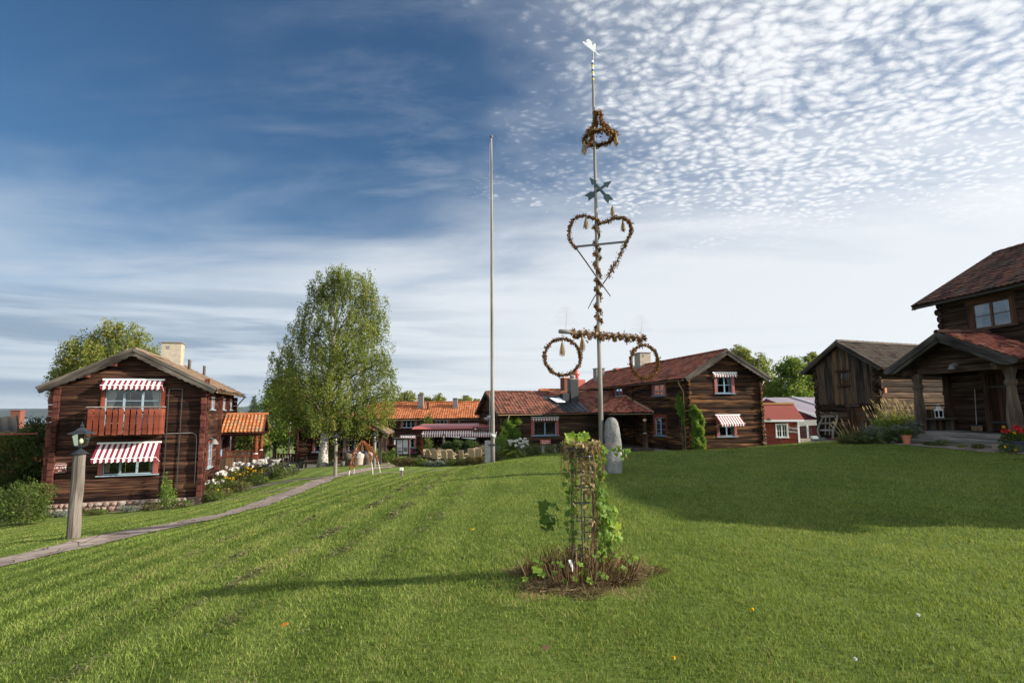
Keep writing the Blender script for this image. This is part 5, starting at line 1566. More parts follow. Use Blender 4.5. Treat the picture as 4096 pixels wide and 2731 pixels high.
def maypole():
    b0 = Vector((2.16, 14.1, h(2.16, 14.1)))
    e = empty("maypole", b0, 0, "tall grey maypole with dry leaf heart, crossed arrows and white rooster vane on top", "maypole")
    inv = tuple(b0)
    L = lambda p: Vector(p) - b0
    Y = 14.1
    b = MB(); top = Vector((2.2, Y, 10.72)); n = 24
    b.tube([L(b0 + Vector((0, 0, -.2))).lerp(L(top), i / n) for i in range(n + 1)], [.066 - .036 * i / n for i in range(n + 1)], 10)
    b.build("pole", m_pole, e, True)
    b = MB(); b.tube([L(top), L(Wp(2373, 207, Y))], .012, 6); tip = b.build("vane_rod", m_metal, e)
    b = MB()
    for i in range(9):
        b.lathe([(.028, 0), (.036, .03), (.03, .06)], 8, L(top) + Vector((0, 0, -.5 + i * .062)), mi=i % 3)
    b.build("painted_knob", [plain("vane yellow", (.65, .52, .03), .5), plain("vane blue", (.05, .08, .2), .5), m_white], e)
    # rooster of white sheet: tail, body, head, held flat on its rod
    b = MB(); P = [(2373, 207), (2362, 196), (2350, 185), (2338, 172), (2334, 164), (2345, 168), (2352, 176), (2349, 160), (2354, 155), (2362, 158), (2368, 166), (2371, 184), (2374, 178), (2380, 173), (2384, 178), (2383, 188), (2381, 203), (2388, 212), (2398, 222), (2400, 226), (2388, 221), (2380, 209)]
    o = Wp(2373, 207, Y); mpx = .0072
    b.prism([((x - 2373) * mpx, -(y - 207) * mpx) for x, y in P], L(o), (1, 0, 0), (0, .05, 1), (0, 1, 0), .012); b.build("weather_vane", m_white, e)
    # crown of leaves
    c = Wp(2399, 552, Y); apx = Wp(2391, 447, Y); rr = .40
    b = MB(); ring = [c + Vector((rr * math.cos(t), rr * math.sin(t), .03 * math.cos(t + .4))) for t in np.linspace(0, 2 * math.pi, 41)]
    b.tube([L(p) for p in ring], .02, 6, cap=False)
    legs = []
    for k in range(4):
        t = .5 + k * math.pi / 2; q = c + Vector((rr * math.cos(t), rr * math.sin(t), .06)); m = q.lerp(apx, .55) + Vector((-math.cos(t) * .08, -math.sin(t) * .08, -.02))
        legs.append([q, q.lerp(m, .5) + Vector((-.02 * math.cos(t), -.02 * math.sin(t), 0)), m, apx + Vector((math.cos(t) * .08, math.sin(t) * .08, 0))])
        b.tube([L(p) for p in legs[-1]], .014, 5)
    cr = b.build("crown_hoop", m_brown, e)
    garland("crown_leaves", ring, cr, inv, 1700, .034, .032)
    for lg in legs: garland("crown_leaves", lg, cr, inv, 420, .026, .030)
    tassel("tassel", c + Vector((-.42, -.05, -.10)), .36, cr, inv); tassel("tassel", c + Vector((.38, -.2, .0)), .30, cr, inv)
    # crossed arrows
    cc = Wp(2398, 756, Y - .07); k = .0058
    for (hx, hy, tx, ty) in ((2355, 702, 2447, 814), (2454, 717, 2340, 796)):
        H, Tl = Vector(((hx - 2398) * k, 0, -(hy - 756) * k)), Vector(((tx - 2398) * k, 0, -(ty - 756) * k))
        a = (H - Tl).normalized(); n_ = Vector((-a.z, 0, a.x)); ln = (H - Tl).length
        poly = [(0, -.085), (.06, 0), (0, .085), (.19, .085), (.24, .036), (ln - .2, .036), (ln - .2, .085), (ln, 0), (ln - .2, -.085), (ln - .2, -.036), (.24, -.036), (.19, -.085)]
        b = MB(); b.prism(poly, L(cc) + Tl + Vector((0, -.0 if hx < 2400 else .03, 0)), a, n_, (0, 1, 0), .026); b.build("arrow", plain("dark teal paint", (.022, .046, .055), .6), e)
    tassel("tassel", Wp(2449, 822, Y - .06), .26, e, inv)
    # heart
    hp = [(2405, 893), (2385, 880), (2362, 868), (2335, 863), (2308, 868), (2288, 885), (2277, 915), (2277, 948), (2287, 972), (2303, 992)]
    hq = [(2405, 893), (2425, 888), (2450, 875), (2475, 870), (2500, 874), (2518, 890), (2527, 915), (2520, 940), (2506, 965), (2500, 985)]
    hl = [Wp(x, y, Y - .10) for x, y in hp]; hrt = [Wp(x, y, Y - .04) for x, y in hq]
    rl = [Wp(x, y, Y - .1) for x, y in ((2303, 990), (2350, 1055), (2395, 1120), (2442, 1184))]
    rr2 = [Wp(x, y, Y + .1) for x, y in ((2504, 970), (2470, 1040), (2430, 1110), (2395, 1160), (2370, 1200), (2352, 1235))]
    b = MB()
    for ps in (hl, hrt): b.tube([L(p) for p in ps], .016, 6)
    b.tube([L(p) for p in rl], [.020, .019, .019, .014], 6); b.tube([L(p) for p in rr2], [.018, .018, .016, .016, .014, .008], 6)
    b.beam(L(Wp(2303, 987, Y - .1)), L(Wp(2502, 967, Y - .08)), .03, .05)
    ht = b.build("heart_frame", m_metal, e)
    garland("heart_leaves", hl, ht, inv, 760, .024, .030, gap=.15); garland("heart_leaves", hrt, ht, inv, 800, .024, .030)
    garland("heart_leaves", rr2[:3], ht, inv, 300, .035, .03, gap=.4)
    tassel("tassel", hl[3] + Vector((.05, 0, -.02)), .32, ht, inv); tassel("tassel", hrt[3] + Vector((.1, 0, -.06)), .3, ht, inv)
    # leaves wound round the pole
    z0, z1 = Wp(2405, 893, Y).z, Wp(2410, 1345, Y).z
    sp = []
    for i in range(160):
        f = i / 159; z = z0 + (z1 - z0) * f; t = f * 2 * math.pi * 9 + 1.3 * math.sin(f * 23); x = b0.x + (2.2 - b0.x) * (z - b0.z) / 10.6
        sp.append(Vector((x + .075 * math.cos(t), Y + .075 * math.sin(t), z)))
    garland("pole_garland", sp, e, inv, 1800, .024, .029, gap=.1)
    # cross arm
    A, B_ = Wp(2238, 1325, 13.45), Wp(2580, 1350, 14.72)
    b = MB(); b.tube([L(A.lerp(B_, i / 8)) for i in range(9)], .052, 10); arm = b.build("cross_arm", m_pole, e, True)
    wv = []
    for i in range(120):
        f = .12 + .88 * i / 119; p = A.lerp(B_, f); t = i * .62
        wv.append(p + Vector((0, .075 * math.cos(t), .065 * math.sin(t) - .05 * abs(math.sin(i * .16)))))
    garland("arm_garland", wv, arm, inv, 2100, .030, .031)
    for p in (A + Vector((.15, .03, .0)), B_ + Vector((-.1, 0, 0))):
        V = []
        for k2 in range(9):
            q0 = np.array(p - b0) + np.array([0, 0, .05]); zz = .12 + .05 * k2
            a = np.array([.02 * (k2 % 3 - 1), 0, zz])
            for sg in (-1, 1):
                e1 = q0 + a + np.array([sg * (.34 - .028 * k2), .05 * math.sin(k2), .03 - .03 * (k2 < 3)]); m_ = q0 + a; w = np.array([0, 0, .0018])
                V.append([m_ - w, m_ + w, e1 + w * .4, e1 - w * .4])
        w = np.array([.003, 0, 0]); V.append([q0 - w, q0 + w, q0 + np.array([.05, 0, .55]) + w * .3, q0 + np.array([.05, 0, .55]) - w * .3])
        quads("plume", V, m_bark0, arm)
    tassel("tassel", A + Vector((.55, .1, -.1)), .36, arm, inv)
    b = MB(); z = Wp(2410, 1800, Y).z - b0.z
    b.box((0, 0, z), (.20, .17, .12)); b.box((-.16, 0, z + .01), (.14, .04, .05)); b.build("iron_clamp", m_metal, e)
    for (end, r, lab) in ((A + Vector((.04, .01, 0)), .435, "dry brown leaf wreath hanging from the left arm of the maypole"), (B_ + Vector((-.03, 0, 0)), .435, "dry brown leaf wreath hanging from the right arm of the maypole")):
        c = end + Vector((0, 0, -.06 - .14 - r))
        if "left" in lab: c += Vector((.02, 0, .02))
        w = empty("leaf_wreath", c, 0, lab, "wreath", "wreaths hanging from the maypole arm")
        an = R(8) if "left" in lab else R(24)
        rg_ = [Vector((r * math.cos(t) * math.cos(an), r * math.cos(t) * math.sin(an), r * math.sin(t))) for t in np.linspace(math.pi / 2, math.pi * 2.5, 49)]
        b = MB(); b.tube(rg_, .015, 6, cap=False); b.build("hoop", m_brown, w)
        garland("leaves", rg_, w, (0, 0, 0), 1700, .021, .028)
        b = MB(); b.tube([(0, 0, r), (0, 0, r + .2)], .006, 5); b.build("chain", m_metal, w)
        if "left" in lab: tassel("tassel", (0.0, -.03, r - .05), .34, w, (0, 0, 0))
maypole()

def standing_stone():
    x0, y0 = 2.43, 14.02
    g = h(x0, y0)
    prof = [(-.08, .205, .17), (.1, .203, .17), (.35, .198, .165), (.6, .193, .16), (.85, .188, .155), (1.0, .182, .15), (1.12, .17, .14), (1.22, .145, .125), (1.29, .10, .09), (1.325, .06, .05)]
    b = MB(); n = 20; vs = []; rg = random.Random(4)
    fine = []
    for i in range(len(prof) - 1):
        for k in range(3):
            f = k / 3; fine.append(tuple(prof[i][q] * (1 - f) + prof[i + 1][q] * f for q in range(3)))
    fine.append(prof[-1])
    for (z, rx, ry) in fine:
        sh = -.03 * max(0, z - .6)
        for k in range(n):
            t = 2 * math.pi * k / n
            sq = 1 / max(abs(math.cos(t)), abs(math.sin(t))) ** .55
            q = sq * (1 + .05 * math.sin(t * 3 + z * 5) + .035 * math.sin(t * 7 - z * 9) + (rg.random() - .5) * .05)
            vs.append((rx * math.cos(t) * q + sh, ry * math.sin(t) * q, z))
    m = len(fine)
    fs = [(i * n + k, i * n + (k + 1) % n, (i + 1) * n + (k + 1) % n, (i + 1) * n + k) for i in range(m - 1) for k in range(n)] + [tuple((m - 1) * n + k for k in range(n))]
    b.add(vs, fs)
    t = NT("rough granite"); o = t.coord("Object"); n1 = t.noise(o, 5, 8, .7); n2 = t.noise(o, 60, 4, .7); n3 = t.noise(o, 14, 6, .65)
    f = t.math("ADD", t.math("MULTIPLY", n1, .4), t.math("MULTIPLY", n2, .6))
    c = t.ramp(f, [(.3, (.075, .075, .073)), (.5, (.185, .185, .18)), (.66, (.32, .32, .31))])
    t.bsdf(c, .85, .2, t.bump(t.math("ADD", t.math("MULTIPLY", n3, 1.4), t.math("MULTIPLY", n2, .5)), .9, .05))
    o = b.build("standing_stone", t.mat, smooth=True); o.location = (x0, y0, g)
    tag(o, "upright rough grey granite stone clamped to the foot of the maypole", "stone")
standing_stone()

def flagpole():
    p = Vector((-.70, 20, h(-.7, 20)))
    e = empty("flagpole", p, 0, "tall bare weathered wooden flagpole clamped to a granite post on the lawn crest", "flagpole")
    b = MB(); n = 16
    b.tube([Vector((0, 0, -.2)).lerp(Vector((.0, 0, 11.78)), i / n) for i in range(n + 1)], [.077 - .045 * i / n for i in range(n + 1)], 10); b.build("pole", m_pole, e, True)
    b = MB(); b.lathe([(.02, 0), (.055, .03), (.06, .06), (.05, .10), (.02, .13), (.008, .16)], 10, (0, 0, 11.78)); b.build("finial", plain("dark brass", (.08, .06, .05), .4, .5), e, True)
    b = MB(); b.tube([(-.10, -.02, 1.0), (-.07, -.03, 5), (-.05, -.02, 11.6)], .006, 4)
    for z in (.92, .95, .98): b.tube([(.09 * math.cos(t), .09 * math.sin(t), z + .02 * math.sin(t * 2)) for t in np.linspace(0, 6.28, 13)], .008, 4, cap=False)
    b.tube([(.08, -.05, .96), (.14, -.06, 1.06), (.10, -.07, .85)], .008, 4); b.build("rope", m_white, e)
    b = MB(); b.box((-.02, 0, .62), (.24, .19, .06)); b.build("iron_clamp", m_metal, e)
    b = MB(); b.box((-.17, .06, .25), (.20, .22, 1.0), g=2); b.build("granite_post", m_stone, e)
flagpole()

# ================================================================== lamps
def lantern(e, z, s, mats=None):
    """four sided tapering lantern with a roof, on top of a post at height z; s = scale"""
    b = MB(); q = math.pi / 4
    b.lathe([(.24 * s, 0), (.20 * s, .03 * s), (.05 * s, .14 * s), (.03 * s, .16 * s), (.045 * s, .19 * s)], 4 if s > .8 else 8, (0, 0, z), a0=q)
    b.tube([(0, 0, z + .15 * s), (0, 0, z + .3 * s)], .02 * s, 6)
    for k in range(4):
        t = q + k * math.pi / 2
        b.tube([(.02 * math.cos(t), .02 * math.sin(t), z + .19 * s), (.10 * s * math.cos(t), .10 * s * math.sin(t), z + .20 * s), (.14 * s * math.cos(t), .14 * s * math.sin(t), z + .24 * s)], .009 * s, 4)
    zb, zt = z + .24 * s, z + .60 * s; r0, r1 = .17 * s, .26 * s
    for k in range(4):
        t = q + k * math.pi / 2; t2 = t + math.pi / 2
        b.tube([(r0 * math.cos(t), r0 * math.sin(t), zb), (r1 * math.cos(t), r1 * math.sin(t), zt)], .012 * s, 4)
        for rr, zz in ((r0, zb), (r1, zt)): b.tube([(rr * math.cos(t), rr * math.sin(t), zz), (rr * math.cos(t2), rr * math.sin(t2), zz)], .013 * s, 4)
    b.lathe([(.375 * s, .60 * s), (.37 * s, .615 * s), (.17 * s, .70 * s), (.10 * s, .76 * s), (.035 * s, .80 * s), (.05 * s, .83 * s), (.05 * s, .86 * s), (.02 * s, .89 * s), (.006 * s, .97 * s)], 4, (0, 0, z), a0=q)
    ln = b.build("lantern_frame", m_black, e)
    g = MB(); vs = []
    for rr, zz in ((r0 * .98, zb), (r1 * .98, zt)):
        for k in range(4): vs.append((rr * math.cos(q + k * math.pi / 2), rr * math.sin(q + k * math.pi / 2), zz))
    g.add(vs, [(k, (k + 1) % 4, 4 + (k + 1) % 4, 4 + k) for k in range(4)]); g.build("lantern_glass", m_glasd, ln)
    g = MB(); g.lathe([(.02 * s, 0), (.055 * s, .03 * s), (.062 * s, .08 * s), (.04 * s, .14 * s), (.01 * s, .16 * s)], 10, (0, 0, zb + .06 * s)); g.build("bulb", m_white, ln, True)

def big_lamp():
    e = empty("lamp_post", onground(-10.49, 14, -.01), R(12), "thick grey wooden lamp post with a black lantern in front of the balcony house", "lamp post", "wooden lamp posts with lanterns")
    b = MB(); n = 12
    b.tube([(0.006 * math.sin(i), 0, -.1 + 2.08 * i / n) for i in range(n + 1)], [.146 - .014 * i / n for i in range(n + 1)], 9, sq=1.0)
    b.build("post", wood("split grey post", (.035, .03, .026), (.105, .09, .077), (.22, .195, .165), .5, grain=(1.2, 26), rv=.05, bump=.9), e)
    lantern(e, 1.98, .80)
big_lamp()
for (x, y, hh, lab) in ((-8.74, 28.5, 1.5, "slim grey lamp post with a lantern left of the leaf arch"), (-7.95, 33.2, 1.45, "slim grey lamp post with a lantern beside the pavilion and the path"), (-4.95, 41.2, 1.45, "slim lamp post with a pale lantern standing among the terrace chairs")):
    e = empty("lamp_post", onground(x, y), R(10), lab, "lamp post", "wooden lamp posts with lanterns")
    b = MB(); b.tube([(0, 0, -.1), (0, 0, hh)], [.098, .08], 9); b.lathe([(.10, 0), (.11, .04), (.05, .07), (.035, .2)], 10, (0, 0, hh - .02)); b.build("post", m_grey, e)
    lantern(e, hh + .02, .62)

# ================================================================== leaf arch
def leaf_arch():
    c = Vector((-7.35, 28.3, 0)); g = h(c.x, c.y)
    e = empty("leaf_arch", (c.x, c.y, g), R(14), "small dome of four bent white birch rods wound with rust red leaves beside the path", "arch")
    apex = Vector((-.05, 0, 1.58))
    for k, (lx, ly) in enumerate(((-.62, -.42), (.50, -.50), (-.42, .55), (.86, .42))):
        f = Vector((lx, ly, h(c.x + lx * .97 - ly * .24, c.y + lx * .24 + ly * .97) - g - .05)); mid = Vector((lx * .92, ly * .92, .75))
        pts = []
        for i in range(15):
            t = i / 14; pts.append(f * (1 - t) ** 2 + mid.lerp(Vector((lx * .75, ly * .75, 1.55)), .55) * 2 * t * (1 - t) + apex * t * t)
        b = MB(); b.tube(pts, .018, 6); rod = b.build("rod", plain("white birch bark", (.55, .52, .46), .8, var=.4, scale=18), e)
        garland("rod_leaves", pts[2 + (k % 2) * 2:], rod, (0, 0, 0), 640, .028, .033, m_rust)
    tassel("tassel", apex + Vector((.02, -.05, -.05)), .42, e, (0, 0, 0))
leaf_arch()

# ================================================================== marker post, info board
e = empty("marker_post", onground(-4.62, 24), 0, "short wooden marker post with a white cap standing on the lawn", "post")
b = MB(); b.box((0, 0, .12), (.11, .11, .34), g=2); b.build("post", m_grey, e)
b = MB(); b.box((0, 0, .33), (.125, .125, .10)); b.build("cap", m_white, e)

def info_board():
    p = onground(*(Wp(1611, 1855, 36.2).xy))
    e = empty("notice_board", p, R(-8), "dark wooden notice board with pale printed sheets standing behind the hedge", "notice board")
    for x in (-.42, .42):
        b = MB(); b.box((x, 0, .75), (.08, .08, 1.7)); b.build("post", m_greyd, e)
    b = MB(); b.box((0, -.03, 1.2), (.80, .06, .92)); b.build("panel", m_brown, e)
    b = MB(); b.box((0, 0, 1.70), (1.06, .34, .05)); b.build("roof", m_greyd, e)
    b = MB(); b.box((-.42, -.05, 1.2), (.06, .1, .98), g=2); b.box((.42, -.05, 1.2), (.06, .1, .98), g=2); b.box((0, -.05, .74), (.9, .1, .05)); b.build("frame", m_greyd, e)
    for (x, z, w, hh) in ((-.19, 1.38, .33, .46), (-.19, .95, .33, .36), (.18, 1.2, .30, .88)):
        b = MB(); b.box((x, -.066, z), (w, .01, hh)); sh = b.build("sheet", plain("printed sheet", (.36, .37, .38), .6, var=.35, scale=12), e)
        b = MB(); k = 7
        for i in range(k):
            zz = z + hh * .42 - i * hh * .075
            if zz < z - hh * .1 and x < 0 and z > 1: break
            b.box((x - .02 * (i % 3), -.0725, zz), (w * (.8 - .1 * (i % 2)), .003, .012))
        if z < 1 or x > 0: b.box((x, -.0725, z - hh * .2), (w * .85, .003, hh * .3)); 
        b.build("print", plain("print grey", (.10, .10, .11), .7, var=.6, scale=30), sh)
info_board()

# ================================================================== pergola and terrace
def pergola():
    Y0, Y1 = 43.0, 47.0
    xl, xr = -7.35, -1.35
    g = h(-5, 43); zt = .27
    e = empty("terrace_pergola", (xl, Y0, g), 0, "red terrace pergola with a long red and white striped awning edge and one red post", "pergola")
    H = zt - g; Lx = xr - xl
    b = MB(); b.box((.62, .05, H / 2 - .1), (.17, .17, H)); b.build("post", m_redf, e)
    for x in (3.1, 5.2):
        b = MB(); b.box((x, Y1 - Y0, H / 2), (.16, .16, H)); b.build("post", m_brown, e)
    b = MB(); b.box((Lx / 2, .0, H - .16), (Lx, .14, .30)); b.build("beam", m_redl, e)
    b = MB(); b.box((Lx / 2, Y1 - Y0, H - .1), (Lx, .14, .2))
    for i in range(6): b.box((.2 + i * Lx / 5.2, (Y1 - Y0) / 2, H - .1), (.1, Y1 - Y0, .14))
    b.build("beam", m_redl, e)
    b = MB(); b.add([(-.15, -.28, H + .02), (Lx + .05, -.28, H + .05), (Lx + .05, .35, H + .20), (-.1, .35, H + .17), (-.15, -.28, H - .02), (Lx + .05, -.28, H + .01)], [(0, 1, 2, 3), (0, 1, 5, 4)])
    b.add([(0, .35, H + .17), (Lx, .35, H + .20), (Lx, Y1 - Y0, H + .32), (0, Y1 - Y0, H + .28)], [(0, 1, 2, 3)])
    b.build("metal_roof", m_redm, e)
    T = lambda u, d, z: (u, -d - .02, z)
    aw = awning(e, T, .58, 4.42, H - .12, .32, .22, 44, .26, arms=False, cass=False)
    aw2 = awning(e, T, 4.42, Lx, H - .16, .30, .20, 19, .26, arms=False, cass=False)
    b = MB(); b.box((5.1, .3, H - .62), (3.2, .06, .13)); b.build("rail", m_redm, e)
    s = empty("pergola_sign", (xl + 5.25, Y0 - .42, g + H - .02), 0, "dark red board with a pale arrow and faint script above the striped awning", "sign")
    b = MB(); b.box((0, 0, 0), (1.75, .03, .27)); b.build("sign_plate", plain("dark red sign", (.06, .014, .014), .5), s)
    b = MB(); b.prism([(-.07, -.025), (0, -.025), (0, -.07), (.08, 0), (0, .07), (0, .025), (-.07, .025)], (-.66, -.016, 0), (1, 0, 0), (0, 0, 1), (0, -1, 0), .004); b.build("arrow", m_white, s)
    text("lettering", "Åkes Jannes", .14, plain("faint sign letters", (.22, .16, .15), .6), s, (.12, -.016, .02), (1, 0, 0), (0, 0, 1), .002)
pergola()

def terrace():
    m_ch = plain("cream wicker", (.29, .22, .135), .8, .15, .2, 40, bump=.4)
    m_leg = plain("dark chair frame", (.06, .045, .035), .6)
    e = empty("terrace_chair", (0, 0, 0))
    b = MB(); b.prism([(-.19, 0), (.19, 0), (.205, .46), (.18, .49), (-.18, .49), (-.205, .46)], (0, .18, .42), (1, 0, 0), (0, .18, 1), (0, 1, 0), .035); b.build("backrest", m_ch, e)
    b = MB(); b.box((0, 0, .42), (.42, .42, .05)); b.build("seat", m_ch, e)
    for x in (-.22, .22):
        b = MB(); b.box((x, -.02, .63), (.05, .46, .03)); b.box((x, -.2, .55), (.035, .035, .22)); b.build("armrest", m_ch, e)
        for y in (-.2, .2):
            b = MB(); b.box((x * .9, y * .9, .21), (.035, .035, .43)); b.build("leg", m_leg, e)
    # chairs: (px, py of the seat back middle, depth, rotation); rotation 0 = back away from the camera
    rows = {
     "back row of cream terrace chairs": [(1705, 1812, 41.5, 15), (1728, 1808, 42.3, -10), (1761, 1808, 42.3, 5), (1774, 1818, 41.6, 170), (1790, 1814, 41.5, 20), (1840, 1816, 41, -15), (1865, 1810, 41.4, 5), (1905, 1804, 41.2, -12), (1927, 1800, 41.8, 0)],
     "middle row of cream terrace chairs": [(1724, 1822, 40, 165), (1738, 1817, 39.6, -15), (1760, 1818, 39.8, 5), (1805, 1815, 39.6, 185), (1775, 1825, 38.6, -5), (1797, 1824, 38.8, 10), (1879, 1823, 38.6, -8), (1915, 1812, 39.6, 8), (1906, 1823, 38.4, 10)],
     "front row of terrace chairs by the low hedge": [(1746, 1830, 37.4, 185), (1785, 1833, 36.6, 178), (1810, 1832, 36.6, 182), (1853, 1826, 37.2, 175), (1895, 1831, 36.8, 180), (1923, 1829, 36.8, 183)]}
    ordn = ["leftmost", "second from the left", "third from the left", "fourth from the left", "fifth from the left", "sixth from the left", "seventh from the left", "eighth from the left", "rightmost"]
    first = True
    for rn, L in rows.items():
        L = sorted(L)
        for i, (px, py, Y, rot) in enumerate(L):
            c = e if first else copy_tree(e)
            first = False
            p = Wp(px, py, Y); c.location = (p.x, p.y, h(p.x, p.y)); c.rotation_euler.z = R(rot - 28 if rot > 100 else rot)
            tag(c, ("rightmost" if i == len(L) - 1 else ordn[i]) + " chair of the " + rn, "chair", "cream chairs on the terrace")
    for i, (px, Y, lab) in enumerate(((1702, 40.2, "small dark table between the leftmost terrace chairs"), (1822, 40.2, "small dark table below the middle ball tree"), (1868, 40.0, "small dark table behind the front row of chairs at right"))):
        p = Wp(px, 1830, Y); t = empty("terrace_table", onground(p.x, p.y), 0, lab, "table", "small tables on the terrace")
        b = MB(); b.lathe([(.34, .70), (.34, .73)], 16); b.build("table_top", m_leg, t)
        b = MB(); b.lathe([(.22, 0), (.22, .02), (.03, .05), (.03, .7)], 10); b.build("pedestal", m_leg, t)
terrace()

# ================================================================== cabin behind the birch, pavilion with wicker seats
def cabin():
    p = Wp(1338, 1862, 43); g = h(p.x, p.y) - .05
    e = empty("log_cabin", (p.x, p.y, g + .25), R(4), "low brown log cabin behind the big birch with a curtained window", "cabin")
    W, L, he, hr = 5.6, 6.0, 2.3, 3.6; T = frames(W, L)
    op = {"F": [(-1.5, -.55, .85, 1.75), (1.0, 1.9, .9, 1.7)]}
    house_walls(e, W, L, he, hr, .24, m_log_l, op, ext=.2, seed=101)
    gable_roof(e, W, L, he, hr, .5, .5, m_tile_r, seed=102, tw=.26, tl=.4)
    bargeboards(e, W, he, hr, .5, -.52, m_redl, .17, .05, 0)
    b = MB(); b.box((0, L / 2, -.2), (W - .05, L, .5)); b.build("foundation", m_conc, e)
    window(e, T["F"], *op["F"][0], 2, 2, m_redw, m_blue, .13, curtain=m_curt); window(e, T["F"], *op["F"][1], 2, 2, m_redw, m_blue, .13)
    # pavilion
    q = Wp(1447, 1868, 38.2); g = h(q.x, q.y)
    v = empty("garden_pavilion", (q.x, q.y, g), R(6), "open timber pavilion with a tiled roof and heavy posts sheltering wicker chairs", "pavilion")
    W, L, he, hr = 2.6, 3.2, 2.15, 2.9
    gable_roof(v, W, L, he, hr, .42, .35, m_tile_m, seed=103, tw=.24, tl=.36)
    bargeboards(v, W, he, hr, .42, -.37, m_greyd, .16, .05, 0)
    for x in (-1.15, 1.15):
        for y in (.1, 3.0):
            b = MB(); b.box((x, y, 1.08), (.2, .2, 2.16), g=2); b.build("post", m_greyd, v)
    for y in (.1, 3.0):
        b = MB(); b.box((0, y, 2.1), (2.7, .18, .18)); b.build("beam", m_greyd, v)
    b = MB(); b.box((0.1, 1.2, -.02), (3.0, 3.4, .10)); b.build("paving", m_slab, v)
    # seats
    m_wk = plain("dark wicker", (.09, .07, .055), .85, .15, .3, 50, bump=.5); m_wg = plain("grey wicker", (.30, .26, .22), .85, .15, .3, 50, bump=.5)
    def tub(name, loc, rz, m, lab):
        c = empty(name, loc, rz, lab, "armchair", "wicker armchairs under the pavilion")
        b = MB(); n = 14; vs = []
        for i in range(n + 1):
            t = math.pi * (-.12 + 1.24 * i / n); hb = .62 + .22 * max(0, math.sin(t))
            for rr, z in ((.27, .05), (.30, .40), (.38, hb), (.34, hb - .01), (.26, .40)):
                vs.append((rr * math.cos(t), rr * math.sin(t), z))
        b.add(vs, [(i * 5 + k, i * 5 + 5 + k, i * 5 + 6 + k, i * 5 + 1 + k) for i in range(n) for k in range(4)]); b.build("shell", m, c, True)
        b = MB(); b.lathe([(.26, .36), (.27, .42)], 14); b.build("seat", m, c)
        return c
    def pl(px, py, Y): Y *= 1.12; r = Wp(px, py, Y); return onground(r.x, r.y, .04)
    tub("wicker_armchair", pl(1395, 1858, 33.6), R(160), m_wk, "dark wicker armchair with a blue cushion at the left pavilion post")
    tub("wicker_armchair", pl(1470, 1858, 33.3), R(150), m_wk, "dark wicker armchair at the right of the table under the pavilion")
    tub("wicker_armchair", pl(1484, 1852, 34.3), R(60), m_wg, "pale grey wicker armchair behind the dark one near the right lamp")
    s = tub("wicker_armchair", pl(1434, 1862, 33.0), R(185), m_wg, "pale wicker armchair with a white blanket over its back, on splayed legs")
    r = empty("blanket", s.location + Vector((.06, -.30, .42)), R(185), "white folded blanket hung over the back of a pale wicker armchair", "blanket")
    b = MB(); vs = []
    for i in range(13):
        x = -.16 + .32 * i / 12; w = .012 * math.sin(i * 1.9)
        vs += [(x, .10 + w, .08), (x, .11 + w, .40), (x, .06, .44), (x, -.02, .42), (x, -.04 + w, .12)]
    b.add(vs, [(i * 5 + k, i * 5 + 5 + k, i * 5 + 6 + k, i * 5 + 1 + k) for i in range(12) for k in range(4)]); b.build("cloth", m_white, r, True)
    t = empty("garden_table", pl(1452, 1850, 34.0), 0, "table under a white cloth among the wicker chairs in the pavilion", "table")
    b = MB(); vs = []
    n = 24
    for i in range(n):
        a = 2 * math.pi * i / n; q_ = .5 + .03 * math.sin(a * 7)
        vs += [(.46 * math.cos(a), .46 * math.sin(a), .74), (.47 * math.cos(a), .47 * math.sin(a), .73), (q_ * math.cos(a), q_ * math.sin(a), .50)]
    b.add(vs, [(i * 3 + k, (i * 3 + 3 + k) % (3 * n), (i * 3 + 4 + k) % (3 * n), i * 3 + 1 + k) for i in range(n) for k in range(2)] + [tuple(i * 3 for i in range(n))]); b.build("tablecloth", m_white, t)
    b = MB(); b.lathe([(.2, 0), (.05, .05), (.05, .73)], 10); b.build("pedestal", m_brown, t)
    u = empty("cushion", pl(1392, 1838, 33.7) + Vector((0, 0, .55)), R(20), "dark blue cushion on the dark wicker armchair at the left pavilion post", "cushion")
    b = MB(); b.lathe([(.02, -.10), (.16, -.07), (.20, 0), (.16, .07), (.02, .10)], 12); b.build("cover", plain("navy cloth", (.02, .03, .10), .9), u, True)
    u = empty("cushion", pl(1463, 1820, 34.3) + Vector((0, 0, .80)), R(-20), "navy blue cushion lying above the white tablecloth", "cushion")
    b = MB(); b.lathe([(.02, -.10), (.18, -.07), (.24, 0), (.18, .07), (.02, .10)], 12); b.build("cover", plain("navy cloth", (.02, .03, .10), .9), u, True)
    k = empty("bucket", pl(1370, 1872, 32.4), 0, "small zinc bucket on the paving in front of the pavilion post", "bucket")
    b = MB(); b.lathe([(.11, 0), (.15, .26), (.155, .27), (.145, .265)], 14); b.build("body", m_grim, k, True)
    b = MB(); b.tube([(.15 * math.cos(t), 0, .26 + .13 * math.sin(t)) for t in np.linspace(0, math.pi, 9)], .006, 4, cap=False); b.build("handle", m_metal, k)
    # bench and bin by the cabin
    r = Wp(1258, 1858, 41)
    k = empty("bench", onground(r.x, r.y), R(4), "simple weathered wooden bench against the cabin foundation", "bench")
    b = MB(); b.box((0, 0, .43), (1.5, .30, .05)); b.build("seat", m_grey, k)
    b = MB(); b.box((0, .16, .72), (1.5, .04, .16)); b.build("backrest", m_log_y, k)
    for x in (-.6, .6):
        b = MB(); b.box((x, 0, .2), (.08, .28, .42)); b.box((x, .16, .5), (.07, .05, .6)); b.build("leg", m_grey, k)
    r = Wp(1199, 1866, 40.3)
    k = empty("litter_bin", onground(r.x, r.y), 0, "grey litter bin with a dark rim beside the cabin corner", "bin")
